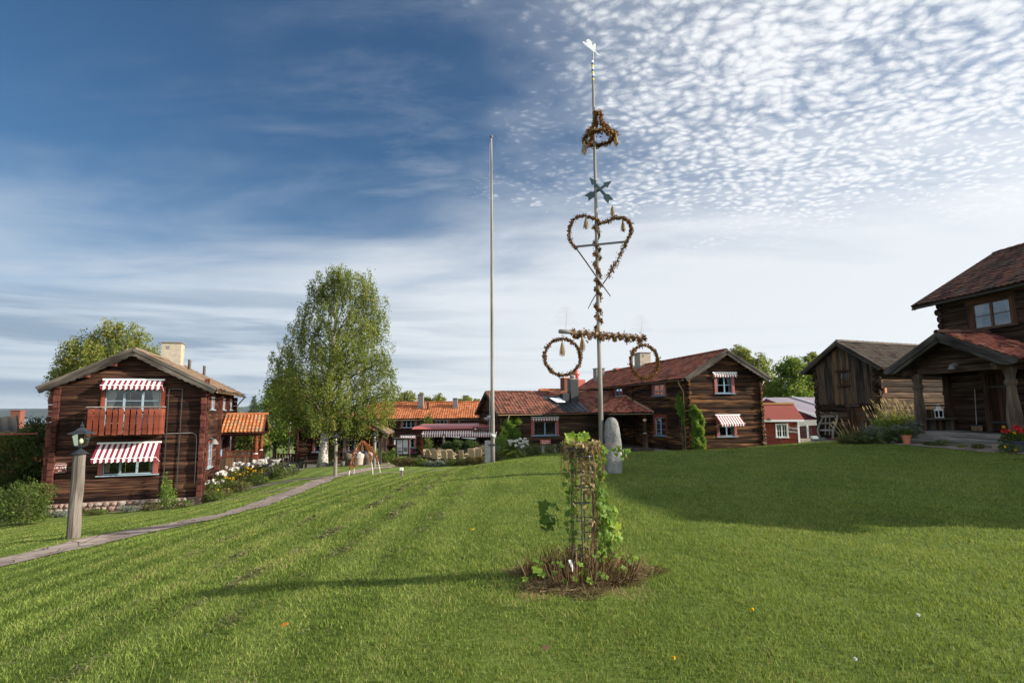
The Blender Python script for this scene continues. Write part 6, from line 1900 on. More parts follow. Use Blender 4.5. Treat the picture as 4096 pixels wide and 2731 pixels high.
    b = MB(); b.lathe([(.22, 0), (.24, .52), (.25, .55)], 16); b.build("body", m_grim, k, True)
    b = MB(); b.lathe([(.265, .55), (.27, .70), (.22, .72)], 16); b.build("rim", m_black, k, True)
    r = Wp(1140, 1858, 40)
    k = empty("timber_bench", onground(r.x, r.y), R(5), "dark red slatted bench with a grey seat left of the cabin corner", "bench")
    b = MB()
    for i in range(9): b.box((-.75 + i * .19, .25, .8), (.10, .04, .55))
    b.box((0, .25, 1.08), (1.8, .06, .07)); b.build("backrest", m_redl, k)
    b = MB(); b.box((0, -.05, .48), (1.8, .55, .07)); b.build("seat", m_grim, k)
    for x in (-.85, .85):
        b = MB(); b.box((x, .05, .45), (.12, .6, .9)); b.build("side", m_brown, k)
cabin()

# ================================================================== bicycles
def bikes():
    m_f = plain("black bicycle paint", (.012, .013, .015), .35, .5); m_ty = plain("tyre rubber", (.015, .015, .015), .8); m_sad = plain("saddle", (.03, .022, .018), .6)
    def bike(loc, rz, lab, tilt=0):
        e = empty("bicycle", loc, rz, lab, "bicycle", "bicycles parked on the lawn edge")
        e.rotation_euler.x = tilt
        rw = .34
        for x in (-.54, .54):
            b = MB(); b.tube([(x + rw * math.cos(t), 0, rw + rw * math.sin(t)) for t in np.linspace(0, 2 * math.pi, 33)], .019, 6, cap=False); w = b.build("wheel", m_ty, e)
            b = MB(); b.tube([(x, -.04, rw), (x, .04, rw)], .022, 8)
            for k in range(14): t = k * math.pi / 7; b.tube([(x, .015 * (-1) ** k, rw), (x + rw * .97 * math.cos(t), 0, rw + rw * .97 * math.sin(t))], .0028, 3)
            b.build("spokes", m_grim, w)
            b = MB(); b.tube([(x + (rw + .035) * math.cos(t), 0, rw + (rw + .035) * math.sin(t)) for t in np.linspace(.1, 2.6, 14)], .016, 5); b.build("mudguard", m_f, w)
        b = MB(); B_, S_, H_ = (-.08, 0, .30), (-.24, 0, .78), (.36, 0, .82)
        for p, q in ((B_, S_), (B_, (.40, 0, .66)), ((-.20, 0, .62), (.38, 0, .76)), ((-.54, 0, rw), B_), ((-.54, 0, rw), (-.22, 0, .7)), ((.40, 0, .62), (.54, 0, rw)), ((.40, 0, .62), (.34, 0, .95)), (S_, (-.26, 0, .90))): b.tube([p, q], .017, 6)
        b.tube([(-.08, .05, .30), (-.08, .062, .30)], .09, 14); b.tube([(-.08, -.06, .30), (-.08, .06, .30)], .03, 8)
        fr = b.build("frame", m_f, e)
        b = MB(); b.tube([(.18, -.28, 1.03), (.30, -.22, 1.06), (.36, 0, .98), (.30, .22, 1.06), (.18, .28, 1.03)], .013, 6); b.tube([(.34, 0, .93), (.36, 0, .99)], .014, 6); b.build("handlebar", m_grim, e)
        b = MB(); b.prism([(-.14, -.09), (-.10, -.11), (.14, -.02), (.14, .02), (-.10, .11), (-.14, .09)], (-.27, 0, .90), (1, 0, 0), (0, 1, 0), (0, 0, 1), .06); b.build("saddle", m_sad, e)
        b = MB(); b.box((-.56, 0, .76), (.40, .14, .02)); b.tube([(-.54, .07, rw), (-.62, .07, .76)], .008, 4); b.tube([(-.54, -.07, rw), (-.62, -.07, .76)], .008, 4); b.build("rack", m_f, e)
        b = MB(); b.tube([(-.08, .09, .30), (-.02, .09, .16)], .01, 5); b.tube([(-.08, -.09, .30), (-.14, -.09, .44)], .01, 5); b.box((-.02, .13, .16), (.1, .08, .02)); b.box((-.14, -.13, .44), (.1, .08, .02)); b.build("pedals", m_metal, e)
        return e
    r = Wp(1104, 1893, 29.8); bike(onground(r.x, r.y, .0), R(8), "black bicycle in front of the other, nearest the white phlox", R(6))
    r = Wp(1124, 1887, 30.5); bike(onground(r.x, r.y, .0), R(14), "black bicycle half hidden behind the nearer bicycle", R(6))
bikes()

# ================================================================== fences, far pole, neighbour sheds on the left
def fence_round():
    e = empty("roundpole_fence", (0, 0, 0), 0, "grey slanting roundpole fence along the far side of the court", "fence")
    a, c = Wp(1020, 1838, 50), Wp(1150, 1832, 50)
    a, c = onground(a.x - 2.0, a.y), onground(c.x, c.y)
    e.location = a
    n = 13
    for i in range(n):
        p = a.lerp(c, i / (n - 1)) - a
        p.z = h(a.x + p.x, a.y + p.y) - a.z
        b = MB(); b.tube([p + Vector((-.04, -.05, 0)), p + Vector((-.06, -.04, 1.5 + .2 * math.sin(i * 2.2)))], .03, 5); b.tube([p + Vector((.05, .06, 0)), p + Vector((.03, .05, 1.45 + .2 * math.sin(i * 3.1))) ], .03, 5); b.build("stake", m_grey, e)
    b = MB(); L = (c - a).length; d = (c - a) / L
    for k in range(26):
        s = -1.5 + k * (L + 1) / 25
        p0 = d * s; p1 = d * (s + 2.6)
        g0, g1 = h(a.x + p0.x, a.y + p0.y) - a.z, h(a.x + p1.x, a.y + p1.y) - a.z
        p0 = Vector((p0.x, p0.y, g0 + .08)); p1 = Vector((p1.x, p1.y, g1 + .95))
        b.tube([p0, p1], .035, 5)
    b.build("rails", m_grey, e)
    p = Wp(1153, 1835, 46); q = empty("slim_flagpole", onground(p.x, p.y), 0, "thin pale flagpole among the far trees beyond the court", "flagpole")
    b = MB(); b.tube([(0, 0, 0), (.06, 0, 3.6)], [.05, .03], 8); b.build("pole", m_pole, q)
    b = MB(); b.lathe([(.02, 0), (.05, .05), (.02, .1)], 8, (.06, 0, 3.6)); b.build("finial", m_white, q)
    f = empty("wire_fence", onground(-21.8, 23.2), 0, "thin dark wire fence with iron posts between the bushes left of the balcony house", "fence")
    pts = [Vector((0, 0, 0)), Vector((-.5, 1.6, -.1)), Vector((-1.2, 3.4, -.25)), Vector((1.4, 3.0, .0))]
    for p in pts:
        b = MB(); b.tube([p, p + Vector((0, 0, 1.55))], .022, 6); b.build("post", m_metal, f)
    b = MB()
    for z in (.1, .5, .9, 1.3, 1.52):
        for p, q in zip(pts, pts[1:]): b.tube([p + Vector((0, 0, z)), q + Vector((0, 0, z))], .007, 4)
    b.build("wire", m_metal, f)
fence_round()

def left_sheds():
    p = Wp(92, 1722, 25.6)
    g = h(p.x, p.y)
    e = empty("outbuilding", (p.x, p.y, g), R(8), "low outbuilding with a lichen spotted corrugated roof and red gutter at the left edge", "outbuilding")
    ze = p.z - g
    b = MB(); xs = np.arange(-7, .0, .04); vs = []
    for x in xs:
        dz = .035 * math.cos(x * 2 * math.pi / .42)
        vs += [(x, -.3, ze + dz), (x - 2.0, 2.6, ze + .62 + dz), (x, -.3, ze + dz - .07)]
    b.add(vs, [(3 * i, 3 * i + 3, 3 * i + 4, 3 * i + 1) for i in range(len(xs) - 1)] + [(3 * i, 3 * i + 3, 3 * i + 5, 3 * i + 2) for i in range(len(xs) - 1)]); b.build("roof", m_tile_m, e, True)
    b = MB(); b.beam((.03, -.3, ze - .03), (-2.0, 2.65, ze + .61), .05, .14); b.build("bargeboard", m_greyd, e)
    b = MB()
    for i in range(30): b.box((-6.8 + i * .2, 0, ze / 2 - .3), (.19, .05, ze), g=2)
    b.build("wall", m_greyd, e)
    gutter(e, (-7, -.36, ze - .17), (.78, -.36, ze - .10), m_redm, .06)
    # dark tiled lean to beyond the balcony house
    p = Wp(150, 1755, 33); g = h(p.x, p.y)
    e = empty("annex", (p.x, p.y, g), R(19), "dark tiled low annex peeping out behind the left corner of the balcony house", "annex")
    z = p.z - g; b = MB()
    tile_slope(b, (2.0, 2.2, z + 1.15), (-1, 0, 0), Vector((0, -2.4, -1.15)).normalized(), 2.0, 2.65, .22, .32, seed=9); b.build("roof", m_tile_d, e)
    b = MB(); b.box((1.1, .9, z / 2 - .05), (1.6, 1.6, z - .1)); b.build("wall", m_log_l, e)
    # far house with a brick chimney showing over the bushes
    p = Wp(28, 1738, 52); g = h(p.x, p.y)
    e = empty("far_house", (p.x, p.y, g), R(10), "distant red brown roof with a brick chimney showing above the bushes at the left", "house")
    z = p.z - g; b = MB()
    tile_slope(b, (-4, 2, z + .9), (1, 0, 0), Vector((0, -2, -1)).normalized(), 9.5, 2.4, .3, .4, seed=10); b.build("roof", m_tile_k, e)
    b = MB(); b.box((0, 1.6, z / 2), (8.5, 2.6, z)); b.build("wall", m_redf, e)
    b = MB(); b.box((.1, 1.0, z + 1.3), (.8, .7, 1.7)); c = b.build("chimney", m_brick, e)
    b = MB(); b.box((.1, 1.0, z + 2.16), (.88, .78, .08)); b.build("chimney_cap", m_brick, c)
left_sheds()
# ================================================================== vegetation
m_birch = leafmat("birch leaf", [(0, (.045, .068, .013)), (.4, (.102, .138, .026)), (.75, (.165, .195, .040)), (.95, (.27, .25, .055)), (1, (.32, .22, .04))], .45, patch=.25, pscale=.8)
m_birch2 = leafmat("yellowing birch leaf", [(0, (.07, .09, .016)), (.5, (.15, .175, .035)), (.9, (.25, .235, .05)), (1, (.30, .20, .04))], .4, patch=.25, pscale=.5)
m_maple = leafmat("maple leaf", [(0, (.04, .075, .013)), (.4, (.085, .15, .022)), (.75, (.14, .22, .035)), (.96, (.21, .23, .045)), (1, (.30, .16, .03))], .4, patch=.3, pscale=.5)
m_dark = leafmat("dark shrub leaf", [(0, (.012, .026, .008)), (.5, (.026, .05, .014)), (1, (.05, .085, .022))], .3, patch=.2)
m_spruce = leafmat("blue spruce needle", [(0, (.018, .034, .026)), (.5, (.038, .062, .048)), (1, (.075, .10, .075))], .15)
m_bush = leafmat("green shrub leaf", [(0, (.025, .045, .010)), (.5, (.06, .095, .018)), (1, (.12, .15, .035))], .35, patch=.2)
m_ivy = leafmat("vine leaf", [(0, (.04, .085, .012)), (.5, (.10, .19, .024)), (.9, (.17, .28, .04)), (1, (.27, .30, .06))], .42, patch=.25, pscale=1.2)
m_hop = leafmat("hop leaf", [(0, (.04, .09, .012)), (.5, (.10, .18, .025)), (.85, (.18, .28, .035)), (1, (.30, .38, .06))], .5)
m_barb = leafmat("barberry leaf", [(0, (.03, .028, .012)), (.5, (.075, .055, .022)), (1, (.14, .10, .03))], .3)
m_olive = leafmat("olive herb leaf", [(0, (.035, .042, .014)), (.5, (.085, .09, .03)), (1, (.16, .14, .05))], .3)
m_silver = leafmat("silver grey leaf", [(0, (.05, .065, .05)), (.5, (.12, .145, .115)), (1, (.22, .25, .20))], .3)
m_lime = leafmat("lime grass leaf", [(0, (.07, .11, .012)), (.5, (.16, .20, .025)), (1, (.30, .32, .06))], .45)
m_phw = leafmat("white phlox petal", [(0, (.55, .52, .50)), (1, (.85, .82, .80))], .3)
m_yel = leafmat("yellow petal", [(0, (.55, .30, .01)), (1, (.75, .48, .02))], .3)
m_pink = leafmat("magenta petal", [(0, (.35, .04, .18)), (1, (.6, .14, .38))], .3)
m_redp = leafmat("red petal", [(0, (.45, .01, .02)), (1, (.7, .03, .04))], .3)
def barkmat(name, a, b, c, vert=1.0):
    t = NT(name); o = t.coord("Object", (1, 1, vert))
    n = t.noise(o, 7, 6, .7); f = t.ramp(n, [(.36, a), (.47, b), (.62, c)])
    t.bsdf(f, .85, .15, t.bump(n, .6, .02)); return t.mat
m_bbark = barkmat("birch bark", (.03, .028, .025), (.30, .28, .25), (.52, .50, .46), 1.6)
m_bark = barkmat("grey brown bark", (.035, .028, .02), (.10, .08, .06), (.2, .17, .13), .3)

def shell(rg, lobes, n, inner=.45):
    """cluster centres spread through ellipsoid lobes, denser towards their skins; lobes (x,y,z,rx,ry,rz)"""
    Lb = np.array(lobes, float)
    w = Lb[:, 3] * Lb[:, 5] + Lb[:, 3] * Lb[:, 4]
    k = rg.choice(len(Lb), n, p=w / w.sum())
    d = rg.standard_normal((n, 3)); d /= np.linalg.norm(d, axis=1)[:, None]
    r = inner + (1 - inner) * rg.random(n) ** .6
    bump = 1 + .28 * np.sin(d[:, 0] * 5 + k) * np.sin(d[:, 2] * 6 + k * 2) + .22 * rg.random(n) ** 5
    return Lb[k, :3] + d * Lb[k, 3:] * (r * bump)[:, None]

def tree(name, label, cat, base, lobes, n, per, size, mat, bark, tr=.2, hang=0.0, spread=.22, seed=1, group=None, lean=(0, 0), nl=28, trunk_top=None, aspect=.6):
    """lobes given relative to the base; tapered trunk, limbs to some clusters, loose leaf crown"""
    rg = np.random.default_rng(seed)
    e = empty(name, base, 0, label, cat, group)
    C = shell(rg, lobes, n)
    tot = n * per
    k = np.repeat(np.arange(n), per)
    if hang:
        ln = hang * (.35 + .65 * rg.random(n)); u = rg.random(tot)
        P = C[k].copy()
        drift = rg.standard_normal((n, 2)) * .16
        P[:, 0] += rg.standard_normal(tot) * spread * .45 + drift[k, 0] * u
        P[:, 1] += rg.standard_normal(tot) * spread * .45 + drift[k, 1] * u
        P[:, 2] += .15 - u * ln[k] + rg.standard_normal(tot) * .05
    else:
        P = C[k] + rg.standard_normal((tot, 3)) * spread * np.array([1, 1, .7])
    V = flakes(P, size, aspect, .5 if hang else .1, rg)
    rn = np.clip(.5 + .16 * rg.standard_normal(n)[k] + .16 * rg.standard_normal(tot), 0, 1)
    quads("crown", V, mat, e, rn)
    # wood
    Lb = np.array(lobes); top = Lb[np.argmax(Lb[:, 2])]
    zt = trunk_top or top[2]
    b = MB(); pts = []; m = 12
    for i in range(m + 1):
        f = i / m
        pts.append(Vector((lean[0] * f + (top[0] - lean[0]) * f * f + .06 * math.sin(f * 7 + seed), lean[1] * f + (top[1] - lean[1]) * f * f + .05 * math.sin(f * 6), -.15 + (zt + .15) * f)))
    rad = [tr * (1.25 if i == 0 else 1.0) * (1 - .93 * (i / m)) + .012 for i in range(m + 1)]
    b.tube(pts, rad, 9)
    tk = b.build("trunk", bark, e, True)
    b = MB()
    ids = rg.choice(n, min(nl, n), replace=False)
    for q in ids:
        c = Vector(C[q]); f = min(.88, max(.22, (c.z - .35 * (c - pts[0]).xy.length) / zt * .9))
        i = int(f * m); p0 = pts[i]
        mid = p0.lerp(c, .5) + Vector((0, 0, .12 * (c - p0).length))
        b.tube([p0, p0.lerp(mid, .55) + Vector((0, 0, .04)), mid, mid.lerp(c, .6), c], [rad[i] * .42, rad[i] * .34, rad[i] * .25, rad[i] * .15 + .004, .006], 5, cap=False)
    b.build("limbs", m_bark, tk, True)
    return e

def plant(name, label, cat, base, r, hh, n, size, mat, seed=1, group=None, stems=14, aspect=.5, stemmat=None, base_z=0.0, shape=.6, tall=0):
    """bushy plant: leaves through a rounded volume, thin stems below"""
    rg = np.random.default_rng(seed)
    e = empty(name, base, 0, label, cat, group)
    rx, ry = r if isinstance(r, tuple) else (r, r)
    u = rg.standard_normal((n, 3)); u /= np.linalg.norm(u, axis=1)[:, None]
    q = .35 + .65 * rg.random(n) ** .5
    lump = 1 + .22 * np.sin(u[:, 0] * 4 + seed) * np.sin(u[:, 2] * 5 + seed) + .12 * np.sin(u[:, 1] * 9 + seed)
    P = np.stack([u[:, 0] * rx * q * lump, u[:, 1] * ry * q * lump, base_z + hh * .5 + u[:, 2] * hh * .52 * q * lump], 1)
    P[:, 2] = np.maximum(P[:, 2], .01)
    if tall:
        m = n // 4; k = rg.integers(0, tall, m); a = rg.random(tall) * 6.28; rr = rg.random(tall) * rx * .8
        t = rg.random(m)
        P[:m] = np.stack([np.cos(a[k]) * rr[k] + rg.standard_normal(m) * .04, np.sin(a[k]) * rr[k] + rg.standard_normal(m) * .04, hh * (.7 + .85 * t * (.6 + .4 * (k % 3) / 2))], 1)
    V = flakes(P, size, aspect, -.2, rg)
    quads("foliage", V, mat, e, np.clip(.5 + .25 * rg.standard_normal(n) + .12 * np.sin(P[:, 0] * 6), 0, 1))
    if stems:
        b = MB()
        for i in range(stems):
            a = rg.random() * 6.28; r0 = rg.random() * .5; t = rg.random() * .7 + .25
            b.tube([(math.cos(a) * rx * r0 * .5, math.sin(a) * ry * r0 * .5, -.04), (math.cos(a) * rx * r0 * .8, math.sin(a) * ry * r0 * .8, hh * .4), (math.cos(a) * rx * r0 * 1.2, math.sin(a) * ry * r0 * 1.2, hh * t)], [.009, .007, .004], 4, cap=False)
        b.build("stems", stemmat or m_bark, e)
    return e

def heads(e, pts, rad, mat, per=26, size=.03, seed=3, name="flowers"):
    rg = np.random.default_rng(seed); pts = np.array(pts)
    k = np.repeat(np.arange(len(pts)), per)
    d = rg.standard_normal((len(k), 3)); d /= np.linalg.norm(d, axis=1)[:, None]
    P = pts[k] + d * rad * (.6 + .4 * rg.random(len(k)))[:, None] * np.array([1, 1, .8])
    return quads(name, flakes(P, size, .8, 0, rg), mat, e)

def WL(px, py, Y, base, rpx, rpy=None, dy=0.0, k=1.0):
    """crown lobe at a surveyed place, relative to base"""
    p = Wp(px, py, Y + dy) - Vector(base); s = (Y + dy) / F_PX * 1.0
    rpy = rpy or rpx
    return (p.x, p.y, p.z, rpx * s, rpx * s * k, rpy * s)

# --- the big birch
BY = 38.0
B0 = onground(-12.55, BY, -.02)
Lb = []
for (px, py, rx, ry, dy) in ((1385, 1130, 52, 55, 0), (1330, 1175, 62, 60, .4), (1430, 1180, 62, 62, -.3), (1290, 1205, 55, 60, .2), (1460, 1230, 55, 60, .4), (1350, 1270, 90, 75, -.8), (1440, 1310, 85, 75, -.4), (1250, 1310, 72, 58, .6), (1190, 1345, 62, 56, 0), (1480, 1330, 60, 70, .5), (1310, 1370, 100, 80, 1.0), (1400, 1400, 110, 85, -1.2), (1200, 1420, 85, 70, -.5), (1135, 1440, 55, 55, .4), (1500, 1420, 75, 80, .3), (1290, 1470, 110, 85, -1.3), (1420, 1500, 120, 90, .8), (1145, 1515, 75, 62, .3), (1535, 1500, 52, 85, -.3), (1210, 1550, 100, 80, -1), (1350, 1570, 120, 80, -1.5), (1490, 1570, 90, 75, .5), (1120, 1575, 52, 52, .3), (1560, 1580, 36, 60, 0), (1240, 1640, 100, 55, .5), (1400, 1640, 110, 55, .3), (1510, 1640, 70, 55, -.5), (1160, 1630, 62, 50, 0), (1345, 1120, 50, 50, .3), (1420, 1145, 55, 50, -.2), (1480, 1190, 42, 50, .2), (1310, 1135, 52, 50, 0), (1265, 1180, 46, 48, .4), (1500, 1225, 48, 60, 0), (1455, 1135, 50, 46, .2), (1360, 1115, 48, 40, 0), (1505, 1290, 50, 60, .3), (1235, 1260, 46, 50, 0), (1300, 1690, 70, 40, -2.0), (1200, 1690, 60, 40, 0), (1430, 1690, 80, 40, -1), (1520, 1690, 46, 40, .5)):
    Lb.append(WL(px, py - 18, BY, B0, rx * .95, ry * .93, dy * 1.15))
tree("birch_tree", "large weeping birch with a white trunk on the lawn left of the flagpole", "birch", B0, Lb, 1900, 46, .055, m_birch, m_bbark, .30, hang=1.7, spread=.20, seed=21, lean=(.75, 0), nl=90, aspect=.62)

# --- birch behind the balcony house
b0 = onground(-29.5, 48)
Lb = [WL(px, py, 48, b0, r, r2, dy) for (px, py, r, r2, dy) in ((458, 1320, 46, 52, 0), (408, 1355, 52, 55, .5), (345, 1385, 62, 55, 0), (500, 1370, 55, 50, 0), (540, 1330, 30, 45, .5), (300, 1420, 62, 55, .5), (430, 1430, 100, 65, -1), (560, 1400, 55, 60, 0), (260, 1470, 52, 55, 0), (350, 1490, 95, 70, .5), (500, 1480, 100, 70, 1), (600, 1410, 36, 40, 0), (235, 1520, 45, 50, 0), (420, 1560, 160, 60, 0))]
tree("birch_tree", "yellow green birch rising behind the ridge of the balcony house", "birch", b0, Lb, 1500, 26, .085, m_birch2, m_bbark, .24, hang=1.3, spread=.35, seed=22, nl=30)

# --- other trees: (name, label, Y, base px, lobes [(px,py,rx,ry)], n, per, size, mat, hang, trunk radius)
def far_tree(name, label, cat, Y, px, lob, n, per, size, mat, hang=0, tr=.18, bark=None, seed=1, group="trees behind the houses", spread=.3):
    p = Wp(px, 1700, Y); b = onground(p.x, p.y)
    return tree(name, label, cat, b, [WL(a, c, Y, b, r, r2, .6 * math.sin(i * 2.1)) for i, (a, c, r, r2) in enumerate(lob)], n, per, size, mat, bark or m_bark, tr, hang, spread, seed, group, nl=18)
far_tree("maple_tree", "green maple with first orange leaves beside the court, right of the tiled porch", "maple", 50, 1100, [(1105, 1590, 40, 45), (1075, 1640, 45, 45), (1140, 1650, 55, 50), (1110, 1700, 65, 45), (1170, 1720, 45, 45), (1080, 1750, 42, 36), (1150, 1760, 40, 30), (1190, 1640, 45, 60)], 420, 26, .10, m_maple, seed=31)
far_tree("maple_tree", "tall green maple between the spruce and the big birch", "maple", 57, 1160, [(1150, 1530, 50, 60), (1120, 1580, 50, 50), (1180, 1600, 60, 60), (1210, 1660, 60, 60), (1230, 1560, 50, 60)], 330, 24, .12, m_maple, seed=32)
far_tree("maple_tree", "yellow green low tree seen under the tiled porch roof", "maple", 47, 970, [(960, 1740, 40, 40), (1000, 1760, 42, 38), (1030, 1720, 36, 40), (930, 1770, 40, 36), (1040, 1785, 30, 28)], 260, 24, .10, m_birch2, seed=33)
far_tree("rowan_tree", "small rowan with pale leaves in front of the lake beside the spruce", "rowan", 66, 935, [(938, 1648, 16, 22), (925, 1670, 20, 20), (950, 1675, 18, 22)], 60, 20, .10, m_birch2, seed=34, tr=.1)
# spruce
def spruce(px, Y, top, bot, wpx, label, seed):
    p = Wp(px, 1700, Y); b = onground(p.x, p.y); e = empty("spruce_tree", b, 0, label, "spruce", "trees behind the houses")
    rg = np.random.default_rng(seed); zt = Wp(px, top, Y).z - b.z; zb = Wp(px, bot, Y).z - b.z; rw = wpx * Y / F_PX
    P = []
    t = MB(); t.tube([(0, 0, -.1), (0, 0, zt)], [.2, .02], 8); tk = t.build("trunk", m_bark, e, True)
    l = MB()
    for lv in range(24):
        f = lv / 23; z = zt - (zt - max(zb - 1.5, .6)) * f; r = rw * (f ** .85) * (.9 + .2 * rg.random()) + .08
        nb = 7 + int(f * 6)
        for k in range(nb):
            a = 2 * math.pi * (k + rg.random() * .6) / nb; tip = np.array([math.cos(a) * r, math.sin(a) * r, z - r * .28])
            l.tube([(0, 0, z), (tip[0] * .6, tip[1] * .6, z - r * .1), tuple(tip)], [.025, .016, .006], 4, cap=False)
            m = int(16 + 34 * f); s = rg.random(m) ** .7
            P.append(np.array([0, 0, z]) * (1 - s[:, None]) + tip * s[:, None] + rg.standard_normal((m, 3)) * (.07 + .05 * r) * np.array([1, 1, .5]))
    l.build("limbs", m_bark, tk)
    quads("crown", flakes(np.concatenate(P), .085, .4, .2, rg), m_spruce, e)
spruce(1012, 62, 1588, 1700, 42, "blue grey spruce standing before the lake left of the big birch", 41)
spruce(1062, 68, 1625, 1700, 34, "smaller hazy spruce half hidden by the maple", 42)
# crowns over the restaurant roof
for i, (px, lob, mt, lab) in enumerate((
    (1620, [(1605, 1590, 16, 20), (1635, 1588, 20, 24), (1650, 1600, 14, 18), (1590, 1605, 14, 14)], m_birch2, "bushy green crown left of the taller chimney on the orange roof"),
    (1695, [(1690, 1595, 14, 22), (1710, 1605, 18, 16), (1730, 1607, 12, 12)], m_birch2, "pale tree top just right of the taller chimney on the orange roof"),
    (1752, [(1752, 1592, 14, 22), (1765, 1604, 16, 14), (1738, 1606, 10, 10)], m_birch2, "feathery pale birch top between the two chimneys of the orange roof"),
    (1862, [(1840, 1606, 16, 12), (1868, 1598, 20, 18), (1890, 1604, 18, 14), (1910, 1610, 14, 10)], m_birch2, "wide yellow green tree top right of the lower chimney on the orange roof"))):
    far_tree("birch_tree", lab, "birch", 84, px, lob + [(px, 1650, 40, 45)], 170, 22, .13, mt, .7, .15, m_bbark, 50 + i)
# crowns right of the big house
far_tree("birch_tree", "yellow green birch behind the gable of the long tarred house", "birch", 62, 2950, [(2960, 1410, 30, 28), (2925, 1425, 28, 22), (2985, 1440, 32, 36), (2950, 1465, 45, 40), (3005, 1480, 34, 40), (2980, 1530, 60, 50), (2900, 1440, 22, 20)], 420, 26, .12, m_birch2, .8, .2, m_bbark, 61)
far_tree("birch_tree", "slender grey green birch between the yellow birch and the maple", "birch", 60, 3050, [(3035, 1425, 18, 22), (3050, 1460, 28, 34), (3030, 1510, 40, 44), (3075, 1520, 34, 44), (3060, 1580, 55, 40), (3095, 1560, 22, 30), (3010, 1560, 40, 40)], 380, 22, .11, m_birch, .9, .17, m_bbark, 62)
far_tree("maple_tree", "broad bright green maple above the tent roof, left of the barn", "maple", 57, 3200, [(3165, 1455, 26, 24), (3140, 1490, 34, 30), (3190, 1490, 40, 40), (3130, 1475, 24, 18), (3215, 1530, 50, 50), (3160, 1560, 55, 42), (3110, 1560, 28, 30), (3240, 1580, 50, 40), (3190, 1600, 70, 30), (3250, 1500, 36, 44)], 620, 28, .12, m_maple, 0, .25, m_bark, 63)
far_tree("birch_tree", "thin birch top behind the maple, touching the barn roof", "birch", 72, 3245, [(3245, 1425, 16, 18), (3265, 1435, 18, 18), (3230, 1440, 14, 12), (3255, 1470, 34, 30), (3290, 1440, 20, 20)], 170, 22, .12, m_birch, .7, .15, m_bbark, 64)

# --- shrubs left of the balcony house
def shrub_at(px, pyb, Y, rpx, hpx, n, size, mat, name, label, cat="shrub", seed=1, group=None, ry=None, **kw):
    p = Wp(px, pyb, Y); b = onground(p.x, p.y)
    s = Y / F_PX
    return plant(name, label, cat, b, (rpx * s, (ry or rpx) * s), hpx * s, n, size, mat, seed, group, **kw)
shrub_at(98, 2085, 22.2, 92, 165, 5200, .042, m_bush, "round_shrub", "rounded green shrub at the left corner of the balcony house", seed=71, stems=30)
shrub_at(8, 2060, 23.5, 50, 110, 1600, .045, m_dark, "low_shrub", "dark low shrub at the left edge of the lawn", seed=72)
for i, (px, top, r, lab) in enumerate(((60, 1740, 85, "dark leafy bush behind the wire fence at the left"), (140, 1700, 62, "dark bush against the left wall of the balcony house"), (-60, 1760, 90, "dark bush under the outbuilding gutter at the left edge"))):
    p = Wp(px, 1850, 30.5 + i); b = onground(p.x, p.y); Y = 30.5 + i; s = Y / F_PX
    tree("dark_bush", lab, "bush", b, [WL(px, top + 60, Y, b, r * .8, 60), WL(px + 20, top + 140, Y, b, r, 80), WL(px - 20, top + 230, Y, b, r * 1.1, 80), WL(px, top + 20, Y, b, r * .5, 40)], 330, 24, .065, m_dark if i else m_bush, m_bark, .1, 0, .2, 74 + i, "bushes left of the balcony house", nl=16)

# --- beds round the balcony house
LHM = Matrix.Translation((-16.99, 25.55, 0)) @ Matrix.Rotation(R(19), 4, "Z")
def lh(x, y):
    q = LHM @ Vector((x, y, 0)); return onground(q.x, q.y)
for i, (x, y, r, hh, m, lab) in enumerate(((-2.2, -.45, .5, .32, m_silver, "low grey green plant below the sign at the left end of the stone footing"), (-.9, -.5, .55, .36, m_bush, "low plant at the stone footing behind the lamp post"), (.3, -.5, .5, .42, m_silver, "low grey plant at the stone footing under the lower awning"), (1.15, -.45, .42, .50, m_olive, "dusky shrub at the footing left of the tall sprout"), (2.3, -.5, .5, .55, m_bush, "leafy shrub at the right end of the stone footing"), (-2.75, -.5, .3, .25, m_olive, "small herb at the left corner of the stone footing"))):
    plant("border_plant", lab, "plant", lh(x, y - .12), (r, .26), hh * .72, 800, .03, m, 81 + i, "plants along the stone footing")
plant("tall_sprout", "tall fresh green sprout against the gable wall right of the lower awning", "plant", lh(1.72, -.5), .36, 1.05, 1300, .036, m_ivy, 88, None, tall=4)
phl = [(3.3, 1.0, .75), (3.45, 2.2, .85), (3.9, 2.9, .9), (4.3, 3.7, .95), (4.9, 3.6, .9), (5.5, 3.7, .9), (5.3, 2.9, .8), (5.9, 3.2, .8)]
lab = ["leftmost white phlox close to the red log wall", "white phlox below the yard lamp, second from the wall corner", "white phlox under the left end of the porch panel", "tall white phlox in the middle of the porch panel", "white phlox right of the middle of the porch panel", "white phlox below the porch post", "low white phlox in front of the yellow flowers", "rightmost white phlox at the end of the bed"]
for i, (x, y, hh) in enumerate(phl):
    e = plant("phlox", lab[i], "flower", lh(x, y), .40, hh, 900, .04, m_bush, 91 + i, "white phlox by the tiled porch", 10)
    rg = np.random.default_rng(i); k = 14 if i else 7
    heads(e, [(rg.normal() * .24, rg.normal() * .22, hh * (.92 + .22 * rg.random())) for _ in range(k)], .072, m_phw, 30, .038, i)
yl = ["yellow daisies at the front left of the flower bed", "yellow daisies in the middle of the flower bed", "yellow daisies under the porch panel", "small yellow flowers low at the front of the bed", "yellow daisies between the white phlox at the right"]
